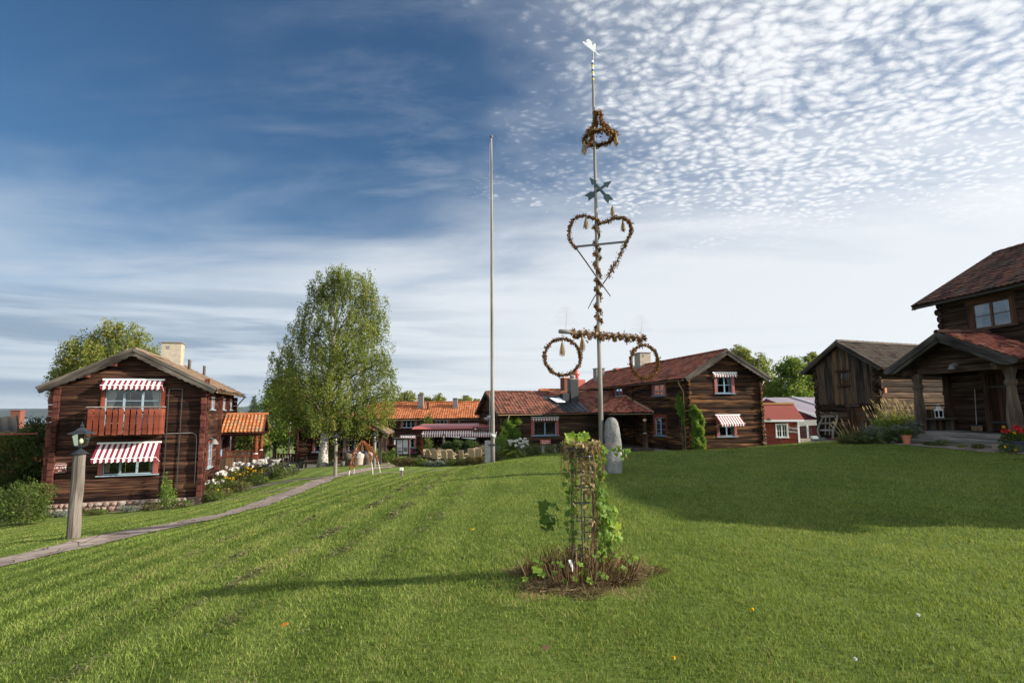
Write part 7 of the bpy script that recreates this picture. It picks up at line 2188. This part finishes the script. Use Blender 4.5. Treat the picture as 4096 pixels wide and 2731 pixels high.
for i, (x, y, hh) in enumerate(((4.0, 1.6, .62), (4.35, 2.3, .7), (4.6, 2.7, .75), (3.9, .6, .4), (5.0, 2.4, .6))):
    e = plant("yellow_daisy", yl[i], "flower", lh(x, y), .34, hh, 600, .032, m_olive if i % 2 else m_bush, 101 + i, "yellow daisies by the tiled porch", 8)
    rg = np.random.default_rng(i + 40); heads(e, [(rg.normal() * .2, rg.normal() * .2, hh * (.85 + .3 * rg.random())) for _ in range(7 if i != 3 else 2)], .033, m_yel, 12, .034, i)
for i, (x, y, r, hh, m, lb_) in enumerate(((3.25, .35, .42, .5, m_olive, "withered herb clump at the corner of the red log wall"), (3.6, -.25, .45, .4, m_bush, "low green plant at the front corner of the flower bed"), (4.5, 1.1, .55, .5, m_olive, "brownish herb clump in front of the yellow daisies"), (5.2, 1.7, .55, .5, m_bush, "fresh green plant at the front of the flower bed"), (6.2, 2.4, .5, .55, m_bush, "green leafy plant at the right front of the flower bed"), (6.6, 3.2, .45, .5, m_bush, "green leafy plant at the right end of the flower bed"), (6.2, 3.9, .4, .7, m_olive, "tall withered stems behind the right end of the bed"))):
    plant("bed_plant", lb_, "plant", lh(x, y), (r, r * .8), hh, 800, .036, m, 111 + i, "plants of the bed by the tiled porch", 16)

# --- cafe front
def crow(px, py, Y): p = Wp(px, py, Y); return onground(p.x, p.y)
def ivy(name, label, boxes, T, n, size, mat, seed, depth=.22, stem=None):
    """climber on a wall: leaves in patches (u,z,ru,rz) of the wall frame T"""
    rg = np.random.default_rng(seed)
    P0 = T(boxes[0][0], 0, 0); P0 = Vector((P0[0], P0[1], P0[2]))
    e = empty(name, P0, 0, label, "climber")
    w = np.array([b[2] * b[3] for b in boxes]); k = rg.choice(len(boxes), n, p=w / w.sum()); B = np.array(boxes)
    a = rg.random(n) * 6.28; q = np.sqrt(rg.random(n))
    u = B[k, 0] + np.cos(a) * q * B[k, 2]; z = B[k, 1] + np.sin(a) * q * B[k, 3]
    d = .06 + depth * rg.random(n) * np.sqrt(np.clip(1 - q ** 2, 0, 1)) + .03
    d *= 1 + .5 * np.sin(u * 7 + seed) * np.sin(z * 6)
    C = np.array([T(uu, dd, zz) for uu, dd, zz in zip(u, d, z)]) - np.array(P0)
    quads("leaves", flakes(C, size, .75, .3, rg), mat, e, np.clip(.5 + .2 * np.sin(u * 5) * np.sin(z * 4) + .2 * rg.standard_normal(n), 0, 1))
    b = MB()
    for i in range(9):
        b2 = boxes[i % len(boxes)]; uu = b2[0] + rg.normal() * b2[2] * .4
        b.tube([Vector(T(boxes[0][0] + rg.normal() * .1, .07, 0)) - P0, Vector(T(uu, .08, b2[1] * .5)) - P0, Vector(T(uu, .07, b2[1] + b2[3] * .8)) - P0], [.016, .011, .005], 4, cap=False)
    b.build("stems", m_bark, e)
    return e
CFM = Matrix.Translation((-1.75, 43.99, -.95)) @ Matrix.Rotation(R(-69.6), 4, "Z")
TC = lambda u, d, z: tuple(CFM @ Vector((2.31 + d, u, z)))
ivy("climbing_vine", "green climber covering the left corner of the cafe wall", [(.9, .6, .55, 1.0), (.75, 1.5, .55, .6), (1.2, 1.7, .5, .4), (.35, .7, .4, .9), (1.35, .7, .25, .6), (.5, -.3, .5, .5)], TC, 5200, .05, m_ivy, 121)
BHM = Matrix.Translation((BHX, BHY, BHZ)) @ Matrix.Rotation(BHA, 4, "Z")
TF = lambda u, d, z: tuple(BHM @ Vector((u, -d, z)))
TLw = lambda u, d, z: tuple(BHM @ Vector((-2.54 - d, u, z)))
ivy("climbing_vine", "bright green vine column on the corner of the long tarred house", [(-2.05, .55, .48, .75), (-2.1, 1.3, .45, .7), (-2.05, 1.9, .46, .55), (-2.2, 2.35, .40, .42), (-2.3, 2.6, .30, .35), (-1.85, .3, .3, .4)], TF, 8500, .058, m_ivy, 122, .40)
ivy("climbing_vine", "thin green vine strand climbing the downpipe of the long tarred house", [(.6, 2.5, .5, .35), (.75, 2.9, .55, .35), (.9, 3.4, .35, .3), (.3, 2.1, .25, .45)], TLw, 1300, .05, m_ivy, 123, .25)
def big_leaves(e, n, r, hh, size, mat, seed, name="broad_leaves"):
    rg = np.random.default_rng(seed); b = MB()
    for i in range(n):
        a = rg.random() * 6.28; q = r * (.35 + .65 * rg.random()); z = hh * (.35 + .65 * rg.random())
        c = Vector((math.cos(a) * q, math.sin(a) * q, z)); o = Vector((math.cos(a), math.sin(a), .1 - .5 * rg.random())).normalized(); w = Vector((-o.y, o.x, 0)).normalized()
        s = size * (.7 + .6 * rg.random()); up = o.cross(w); up = up if up.z > 0 else -up
        P = [c, c + o * s * .35 + w * s * .38 + up * .0, c + o * s * .8 + w * s * .30 - up * s * .08, c + o * s * 1.1 - up * s * .2, c + o * s * .8 - w * s * .30 - up * s * .08, c + o * s * .35 - w * s * .38, c + o * s * .5 - up * s * .10]
        b.add(P, [(0, 1, 6), (1, 2, 6), (2, 3, 6), (3, 4, 6), (4, 5, 6), (5, 0, 6)], 0, float(rg.random()))
        b.tube([(0, 0, 0), tuple(c * .6 + Vector((0, 0, z * .25))), tuple(c)], .006, 4, 0, .3, cap=False)
    return b.build(name, mat, e, True)
e = shrub_at(2072, 1848, 39.5, 48, 56, 1500, .05, m_bush, "white_hydrangea", "bush of large white flower heads in front of the cafe wall", "flower", 131, None, ry=30)
rg = np.random.default_rng(3); heads(e, [((rg.random() - .5) * 1.4, -.25 + rg.normal() * .2, .72 + rg.random() * .55) for _ in range(24)], .10, m_phw, 30, .05, 5)
e = empty("hosta", crow(2062, 1850, 37.6), 0, "broad yellow green leaved plant below the white flowers of the cafe bed", "plant"); big_leaves(e, 34, .42, .7, .34, m_lime, 132)
for i, (px, Y, r, hp, m, lb_) in enumerate(((2005, 39.5, 26, 95, m_ivy, "upright bright green bush beside the flagpole foot"), (2035, 40.5, 22, 60, m_olive, "dusky herb clump between the vine and the white flowers"), (2125, 40.5, 24, 50, m_bush, "green bush right of the white flowers of the cafe bed"), (2150, 40.8, 20, 44, m_olive, "herb clump left below the red cafe sign"), (2200, 41.5, 26, 36, m_olive, "tall brown seed stems right below the red cafe sign"), (2245, 42, 24, 36, m_dark, "dark withered plant at the cafe wall near the maypole"), (1985, 38.2, 20, 40, m_olive, "yellowish plant at the left of the flagpole post"))):
    shrub_at(px, 1850, Y, r, hp, 1000, .045, m, "cafe_bed_plant", lb_, "plant", 140 + i, "plants of the cafe bed", stems=22)
# ball trees, hedge
for i, (px, py, Y, r, lb_) in enumerate(((1794, 1790, 41.0, 22, "leftmost of the three clipped ball trees on the terrace"), (1832, 1786, 40.6, 27, "middle and largest of the three clipped ball trees on the terrace"), (1886, 1787, 40.6, 26, "rightmost of the three clipped ball trees on the terrace"))):
    p = Wp(px, py, Y); b = onground(p.x, p.y); rz = r * Y / F_PX
    tree("ball_tree", lb_, "tree", b, [(0, 0, p.z - b.z, rz * 1.05, rz * 1.05, rz * .85)], 420, 14, .05, m_dark, m_bark, .045, 0, .07, 150 + i, "clipped ball trees on the terrace", nl=14)
hd = [(1600, 35.6, 34, 34, m_barb, "reddish brown barberry bush left of the notice board posts"), (1640, 35.6, 36, 36, m_barb, "reddish brown barberry bush right of the notice board posts"), (1682, 35.3, 28, 30, m_bush, "green bush between the barberry and the lavender hedge"), (1725, 35.0, 30, 22, m_silver, "grey lavender clump at the left of the terrace hedge"), (1768, 34.8, 30, 24, m_silver, "grey lavender clump left of the middle of the terrace hedge"), (1810, 34.8, 30, 26, m_bush, "green clump in the middle of the terrace hedge"), (1850, 34.8, 30, 28, m_olive, "olive clump right of the middle of the terrace hedge"), (1895, 34.6, 32, 34, m_barb, "brown barberry clump in the right part of the terrace hedge"), (1940, 34.6, 32, 36, m_barb, "brown barberry clump at the right end of the terrace hedge")]
for i, (px, Y, r, hp, m, lb_) in enumerate(hd):
    shrub_at(px, 1872, Y, r, hp, 1500, .036, m, "hedge_bush", lb_, "bush", 160 + i, "low hedge bushes before the terrace", ry=22, stems=12)
e = shrub_at(1650, 1815, 46.5, 22, 32, 500, .05, m_bush, "pink_phlox", "magenta phlox below the restaurant window behind the notice board", "flower", 171)
rg = np.random.default_rng(8); heads(e, [((rg.random() - .5) * .9, rg.normal() * .15, .45 + rg.random() * .35) for _ in range(14)], .10, m_pink, 24, .05, 6)
e = shrub_at(1695, 1842, 42, 18, 20, 400, .04, m_bush, "flower_tub", "small pale pink flowers at the foot of the red pergola post", "flower", 172)
rg = np.random.default_rng(9); heads(e, [((rg.random() - .5) * .6, rg.normal() * .1, .2 + rg.random() * .2) for _ in range(8)], .06, m_phw, 16, .035, 7)
far_tree("columnar_tree", "twin spired young tree in front of the restaurant wall", "tree", 53, 1708, [(1694, 1705, 13, 28), (1716, 1695, 12, 34), (1706, 1745, 20, 30), (1706, 1790, 22, 20)], 150, 22, .07, m_bush, 0, .07, m_bark, 173, None, .14)
for i, (px, pb, Y, r, hp, m, lb_) in enumerate(((1540, 1840, 40, 26, 48, m_bush, "rounded bush right of the pavilion lamp"), (1575, 1845, 39, 20, 60, m_maple, "small white flowering apple bush left of the notice board"), (1720, 1810, 43, 22, 46, m_lime, "tuft of tall grass under the awning edge"), (1755, 1815, 43, 18, 56, m_olive, "spiky tall plant under the awning left of the terrace lamp"), (1420, 1850, 41.5, 40, 36, m_lime, "bright tall grass between the pavilion posts"), (1500, 1830, 42, 36, 60, m_maple, "leafy shrub behind the right pavilion post"), (1330, 1835, 42, 24, 100, m_birch2, "yellowing climber bush on the wall of the cabin"), (1300, 1868, 41.5, 34, 20, m_silver, "low grey plants at the foot of the cabin wall"), (1080, 1828, 47, 26, 26, m_bush, "round green bush behind the roundpole fence"), (1120, 1828, 48.5, 40, 16, m_yel, "yellow flowering weeds behind the roundpole fence"))):
    shrub_at(px, pb, Y, r, hp, 1200, .05, m, "garden_shrub", lb_, "shrub", 180 + i, "garden shrubs around the pavilion and terrace")

# --- bed between barn and porch
def seed_stalks(name, label, base, n, r, hh, seed, mat=None, group=None, lean=-.25):
    rg = np.random.default_rng(seed); e = empty(name, base, 0, label, "grass", group)
    b = MB(); P = []
    for i in range(n):
        a = rg.random() * 6.28; q = r * math.sqrt(rg.random()); t = hh * (.65 + .5 * rg.random()); x, y = math.cos(a) * q, math.sin(a) * q
        top = Vector((x * 1.3 + lean * t * (.7 + .6 * rg.random()), y, t)); b.tube([(x, y, 0), (x + (top.x - x) * .35, y, t * .6), top], [.006, .005, .004], 4, cap=False)
        d = (top - Vector((x + (top.x - x) * .35, y, t * .6))).normalized()
        b.tube([top - d * .02, top + d * .05, top + d * .17], [.010, .015, .005], 5)
    b.build("stalks", plain("gold seed stalk", (.42, .33, .14), .8, .1, .3, 9), e)
    V = []
    for i in range(n * 7):
        a = rg.random() * 6.28; q = r * math.sqrt(rg.random()); p0 = np.array([math.cos(a) * q, math.sin(a) * q, 0.0]); t = hh * (.35 + .35 * rg.random()); o = rg.random() * 6.28
        d = np.array([math.cos(o), math.sin(o), 0]); w = np.array([-d[1], d[0], 0]) * .012
        m_, e_ = p0 + d * t * .25 + np.array([0, 0, t]), p0 + d * t * .75 + np.array([0, 0, t * (.75 + .3 * rg.random())])
        V += [[p0 - w, p0 + w, m_ + w, m_ - w], [m_ - w, m_ + w, e_ + w * .2, e_ - w * .2]]
    quads("blades", V, mat or m_lime, e)
    return e
def rb(px, py, Y): p = Wp(px, py, Y); return onground(p.x, p.y)
seed_stalks("ornamental_grass", "sunlit ornamental grass with pale seed heads against the porch post", rb(3640, 1770, 24.3), 46, .42, 1.45, 201, None, "grasses of the porch bed")
seed_stalks("ornamental_grass", "sunlit ornamental grass with pale seed heads near the wagon wheel", rb(3585, 1770, 24.5), 34, .40, 1.45, 202, None, "grasses of the porch bed")
seed_stalks("ornamental_grass", "thin seed stalks in front of the barn door", rb(3525, 1772, 24.4), 10, .3, 1.35, 203, None, "grasses of the porch bed")
seed_stalks("ornamental_grass", "dry brownish stalks at the left end of the porch bed", rb(3420, 1785, 22.4), 12, .5, .75, 204, m_olive, "grasses of the porch bed")
for i, (px, Y, r, hp, m, lb_) in enumerate(((3400, 22.3, 48, 36, m_olive, "low olive plant at the left end of the porch bed"), (3465, 22.2, 50, 50, m_olive, "olive herb clump below the barn door"), (3500, 22.0, 40, 70, m_silver, "silver leaved plant in the middle of the porch bed"), (3560, 23.9, 60, 105, m_ivy, "fresh green bush under the seed heads"), (3630, 23.8, 54, 120, m_lime, "bright lime bush beside the porch post"), (3660, 21.9, 36, 90, m_silver, "silver grey plant against the foot of the porch post"), (3600, 21.9, 40, 70, m_silver, "silver grey plant behind the terracotta pot"))):
    shrub_at(px, 1785, Y, r, hp, 1500, .035, m, "porch_bed_plant", lb_, "plant", 210 + i, "plants of the porch bed", stems=14)
e = empty("rhubarb", rb(3555, 1790, 21.5), 0, "broad leaved dark green plant left of the terracotta pot", "plant"); big_leaves(e, 30, .45, .6, .30, m_bush, 221)
e = empty("broad_leaf_plant", rb(3480, 1792, 21.6), 0, "low broad leaved plant below the silver plant of the porch bed", "plant"); big_leaves(e, 22, .4, .35, .2, m_bush, 222)
p = rb(3628, 1785, 20.9)
e = empty("terracotta_pot", p, 0, "terracotta flower pot at the bottom of the porch steps", "flower pot")
b = MB(); b.lathe([(.10, 0), (.15, .26), (.17, .26), (.175, .33), (.155, .33), (.14, .29)], 16); b.build("pot", m_terra, e)
e2 = plant("pot_plant", "leafy plant growing in the terracotta pot", "plant", p + Vector((0, 0, .28)), .22, .3, 260, .05, m_bush, 223, None, 6)
p = rb(4062, 1800, 17.0)
e = empty("flower_tub", p, 0, "dark blue grey tub of flowers at the right end of the porch steps", "flower pot")
b = MB(); b.lathe([(.22, 0), (.27, .30), (.30, .30), (.30, .34), (.27, .33)], 16); b.build("pot", plain("slate tub", (.035, .04, .055), .6), e)
e2 = plant("geranium", "bright red geranium in the dark tub by the porch steps", "flower", p + Vector((0, 0, .28)), .34, .34, 700, .04, m_bush, 224, None, 8)
rg = np.random.default_rng(10); heads(e2, [((rg.random() - .5) * .72, -.12 + (rg.random() - .5) * .3, .30 + rg.random() * .18) for _ in range(9)], .075, m_redp, 34, .035, 8)
for i, (px, py, Y, r, hp, m, lb_) in enumerate(((4040, 1815, 16.6, 40, 40, m_bush, "green weeds with yellow flowers under the dark tub"), (3770, 1800, 19.7, 32, 26, m_bush, "weed tuft at the left of the bottom step"), (3850, 1806, 18.9, 18, 12, m_lime, "small bright weed at the middle of the bottom step"), (3915, 1808, 18.2, 24, 22, m_olive, "reddish weed tuft at the right of the bottom step"), (3715, 1792, 20.2, 22, 12, m_bush, "tiny weed at the left end of the bottom step"))):
    e = shrub_at(px, py, Y, r, hp, 320, .03, m, "weed", lb_, "weed", 230 + i, "weeds along the porch steps", stems=4)
    if i == 0: heads(e, [(-.2, -.1, .2), (.05, -.15, .1), (.1, -.1, .6), (-.1, 0, .75)], .03, m_yel, 10, .03, 3)

# ================================================================== trellis with hops
def trellis():
    c = Vector((.66, 5.56, h(.66, 5.56)))
    e = empty("garden_trellis", c, 0, "black round wire trellis standing on the lawn", "trellis")
    H = 1.21; r0, r1 = .112, .102
    b = MB()
    for k in range(6):
        t = 2 * math.pi * k / 6 + .3
        b.tube([(r0 * math.cos(t), r0 * math.sin(t), -.05), ((r0 + .004) * math.cos(t), (r0 + .004) * math.sin(t), H * .5), (r1 * math.cos(t), r1 * math.sin(t), H)], .0055, 6)
    b.build("rod", m_metal, e)
    for i in range(7):
        b = MB(); z = .22 + i * .15; rr = r0 + (r1 - r0) * z / H
        b.tube([(rr * math.cos(t), rr * math.sin(t), z + .012 * math.sin(t + i)) for t in np.linspace(0, 2 * math.pi, 25)], .0045, 5, cap=False)
        b.build("ring", m_metal, e)
    b = MB(); b.tube([(.165 * math.cos(t), .165 * math.sin(t), H - .02) for t in np.linspace(0, 2 * math.pi, 29)], .007, 6, cap=False)
    b.build("ring", m_metal, e)
    # hops: stems, withered top, green leaves on the sunny side
    v = empty("hop_plant", c, 0, "hop vine with withered brown top and green leaves climbing the wire trellis", "climber")
    rg = np.random.default_rng(77)
    b = MB()
    for i in range(9):
        t = rg.random() * 6.28; z1 = H * (.55 + .5 * rg.random()); pts = []
        for j in range(14):
            f = j / 13; a = t + f * (1.3 + rg.random() * .4); rr = .118 + .02 * math.sin(f * 9 + i)
            pts.append((rr * math.cos(a), rr * math.sin(a), f * z1))
        b.tube(pts, .0035 + .002 * rg.random(), 4, cap=False)
    for i in range(15):   # dead stems hanging from the crown ring
        t = rg.random() * 6.28; r = .16 + .05 * rg.random(); l = .12 + .45 * rg.random() ** 1.5
        b.tube([(r * math.cos(t) * .7, r * math.sin(t) * .7, H + .02 * rg.random()), (r * math.cos(t) * 1.08, r * math.sin(t) * 1.08, H - .01), ((r + .03) * math.cos(t + .1), (r + .03) * math.sin(t + .1), H - l * .6), (r * math.cos(t + .2), r * math.sin(t + .2), H - l)], .003, 4, cap=False)
    b.tube([(.15, -.03, H - .02), (.28, -.02, H + .02), (.40, 0, H - .06), (.44, 0, H - .14)], .004, 4, cap=False)
    b.build("stems", plain("dry vine stem", (.19, .10, .05), .9, .1, .4, 12), v)
    C = []
    for i in range(19):   # withered shoots hanging from the top ring, clumped
        t = rg.random() * 6.28; r = .08 + .08 * rg.random(); l = .06 + .50 * rg.random() ** 1.8; m = int(12 + 46 * l)
        s = rg.random(m)
        q = r + .03 * np.sin(s * 5 + i) - .05 * s * l * 2
        C.append(np.stack([q * np.cos(t + .3 * s) + rg.normal(size=m) * .014, q * np.sin(t + .3 * s) + rg.normal(size=m) * .014, H + .02 - s * l + rg.normal(size=m) * .012], 1))
    n = 200; t = rg.random(n) * 6.28; rr = .19 * np.sqrt(rg.random(n)); C.append(np.stack([rr * np.cos(t), rr * np.sin(t), H + .02 * rg.normal(size=n)], 1))
    C = np.concatenate(C)
    n2 = 200; t2 = rg.random(n2) * 6.28; C2 = np.stack([.12 * np.cos(t2) + rg.normal(size=n2) * .02, .12 * np.sin(t2) + rg.normal(size=n2) * .02, rg.random(n2) * H], 1)
    m_with = leafmat("withered hop leaf", [(0, (.09, .06, .03)), (.4, (.23, .165, .09)), (.8, (.33, .245, .145)), (1, (.26, .24, .10))], .3, .8, .1)
    quads("withered_leaves", flakes(np.concatenate([C, C2]), .027, .5, 1.2, rg), m_with, v)
    def lobed(b, c, o, s, r):
        """five lobed hop leaf"""
        o = Vector(o).normalized(); w = o.orthogonal().normalized(); w = (w * rg.normal() + o.cross(w) * rg.normal()).normalized(); u = o.cross(w)
        c = Vector(c); pts = []
        for k, q in enumerate((.25, .8, .62, 1.0, .70, 1.15, .70, 1.0, .62, .8, .25)):
            a = math.pi * (-.95 + 1.9 * k / 10); pts.append(c + (w * math.sin(a) + u * math.cos(a)) * (s * q) + o * (.10 * s * math.cos(a * 2)))
        b.add([c] + pts, [(0, k + 1, k + 2) for k in range(10)], 0, r)
    b = MB()
    spots = []
    for i in range(170):   # sunny side
        z = .10 + 1.1 * rg.random(); spots.append((.13 + .10 * rg.random() * (1.4 - z * .5), -.12 + .22 * rg.random(), z, .027 + .015 * rg.random(), .15 + .5 * rg.random()))
    for i in range(26): spots.append((.20 + .14 * rg.random(), -.1 + .12 * rg.random(), .32 + .30 * rg.random(), .040 + .018 * rg.random(), .6 + .4 * rg.random()))
    for i in range(14): spots.append((-.24 - .14 * rg.random(), -.05 + .2 * rg.random(), .42 + .22 * rg.random(), .05 + .02 * rg.random(), .2 * rg.random()))
    for i in range(16): spots.append((-.05 + .20 * rg.random() - .1, -.08 + .16 * rg.random(), H + .01 + .09 * rg.random(), .045 + .02 * rg.random(), .75 + .25 * rg.random()))
    for i in range(10): spots.append((.30 + .2 * rg.random(), -.04, H - .02 - .1 * rg.random(), .032, .5))
    for i in range(34): spots.append((-.13 + .1 * rg.random() - .05, -.1, .3 + .8 * rg.random(), .032, .35 * rg.random()))
    for (x, y, z, s, r) in spots: lobed(b, (x, y, z), (rg.normal() * .6 + .2, -.8 + rg.normal() * .5, .5 + rg.normal() * .4), s, float(min(1, r)))
    b.build("green_leaves", m_hop, v)
    # cut dry stems at the foot
    k = empty("dry_stem_clump", c + Vector((-.03, -.05, 0)), 0, "clump of cut brown stems and straw round the foot of the trellis", "plant")
    b = MB()
    for i in range(520):
        a = rg.random() * 6.28; q = .50 * math.sqrt(rg.random()); l = (.09 + .20 * rg.random()) * (1.25 - q); x, y = q * math.cos(a) * 1.02, q * math.sin(a) * .8
        ln = .5 * q + .25 * rg.normal()
        z0 = h(c.x + x, c.y + y) - c.z
        b.tube([(x, y, z0 - .01), (x + math.cos(a) * ln * l + rg.normal() * .03, y + math.sin(a) * ln * l + rg.normal() * .03, z0 + l)], [.0045, .003], 4)
    b.build("stems", wood("cut stems", (.05, .025, .012), (.16, .085, .04), (.34, .22, .12), .5, grain=(3, 30), rv=1.2), k)
    n = 5200; a = rg.random(n) * 6.28; q = .60 * np.sqrt(rg.random(n)) * (1 + .22 * np.sin(a * 3 + 1) + .15 * np.sin(a * 7)); x, y = q * np.cos(a) * 1.05, q * np.sin(a) * .85
    z = HH(c.x + x, c.y + y) - c.z + .09 * rg.random(n) * (1.1 - q) + .005
    d = rg.standard_normal((n, 3)) * np.array([1, 1, .45]); d /= np.linalg.norm(d, axis=1)[:, None]; l = (.03 + .05 * rg.random(n))[:, None]
    w = np.cross(d, rg.standard_normal((n, 3))); w /= np.linalg.norm(w, axis=1)[:, None]; w *= .0022; C = np.stack([x, y, z], 1)
    m_st = leafmat("old straw", [(0, (.035, .023, .012)), (.5, (.10, .068, .035)), (1, (.22, .165, .09))], .15, .8, .1)
    quads("straw", np.stack([C - d * l - w, C - d * l + w, C + d * l + w * .5, C + d * l - w * .5], 1), m_st, k)
    g = empty("hop_shoots", c + Vector((-.05, -.1, 0)), 0, "young green hop shoots growing low among the cut stems of the trellis", "plant")
    b = MB()
    for i in range(60):
        a = rg.random() * 6.28; q = .45 * math.sqrt(rg.random()); lobed(b, (q * math.cos(a), q * math.sin(a) * .7 - .05, .05 + .2 * rg.random()), (rg.normal() * .5, -.5, .8), .026 + .02 * rg.random(), float(.2 + .6 * rg.random()))
    for (x, y, z, s) in ((-.40, -.2, .15, .06), (-.36, -.22, .12, .05), (-.52, -.15, .05, .04), (.18, -.3, .10, .045), (.05, -.34, .09, .045), (-.08, -.32, .1, .04), (.52, -.02, .18, .04)): lobed(b, (x, y, z), (.1, -.6, .7), s, .8)
    b.build("leaves", m_hop, g)
    # white plant label stuck among the stems
    o = empty("plant_label", c + Vector((-.14, -.16, .16)), 0, "small white plastic plant label stuck at the foot of the trellis", "label")
    b = MB(); b.prism([(-.010, -.08), (.0, -.10), (.010, -.08), (.013, .03), (-.013, .03)], (0, 0, 0), (1, .2, .1), (-.3, 0, 1), (0, -1, .1), .002); b.build("tag", m_white, o)
trellis()

# ================================================================== small things lying in the grass
fl = [(-1.75, 4.55, "orange fallen leaf on the dark left part of the lawn", (.55, .2, .03)), (-4.2, 9.5, "yellow fallen leaf beside the stone path", (.6, .4, .05)), (-.55, 7.9, "yellow fallen leaf on the lawn left of the trellis", (.65, .42, .03)), (.2, 3.9, "small brown leaf on the lawn before the trellis", (.2, .12, .07))]
for i, (x, y, lb_, col) in enumerate(fl):
    b = MB(); rr = random.Random(i)
    pts = [(math.cos(t) * .026 * (1 + .4 * math.cos(3 * t)), math.sin(t) * .022) for t in np.linspace(0, 2 * math.pi, 11)[:-1]]
    b.prism(pts, (0, 0, 0), (1, .2, .25), (-.2, 1, .2), (0, 0, 1), .002)
    o = b.build("fallen_leaf", leafmat("fallen leaf", [(0, col), (1, col)], .3)); o.location = onground(x, y, .045)
    tag(o, lb_, "leaf", "leaves fallen on the lawn")
fd = [(.95, 3.62, "yellow dandelion flower near the bottom edge of the lawn", m_yel), (1.75, 4.4, "tiny yellow flower right of the trellis foreground", m_yel), (2.0, 3.55, "white clover flower near the bottom edge, right of the dandelion", m_phw), (2.9, 4.3, "small white clover flower in the sunny right part of the lawn", m_phw), (-2.6, 11.6, "white seed head on the slope near the stone path", m_phw)]
for i, (x, y, lb_, m) in enumerate(fd):
    e = empty("lawn_flower", onground(x, y), 0, lb_, "flower", "single flowers in the lawn")
    b = MB(); b.tube([(0, 0, 0), (.005, 0, .05)], .002, 4); b.build("stem", m_bush, e)
    heads(e, [(.005, 0, .055)], .008, m, 26, .008, i, "blossom")
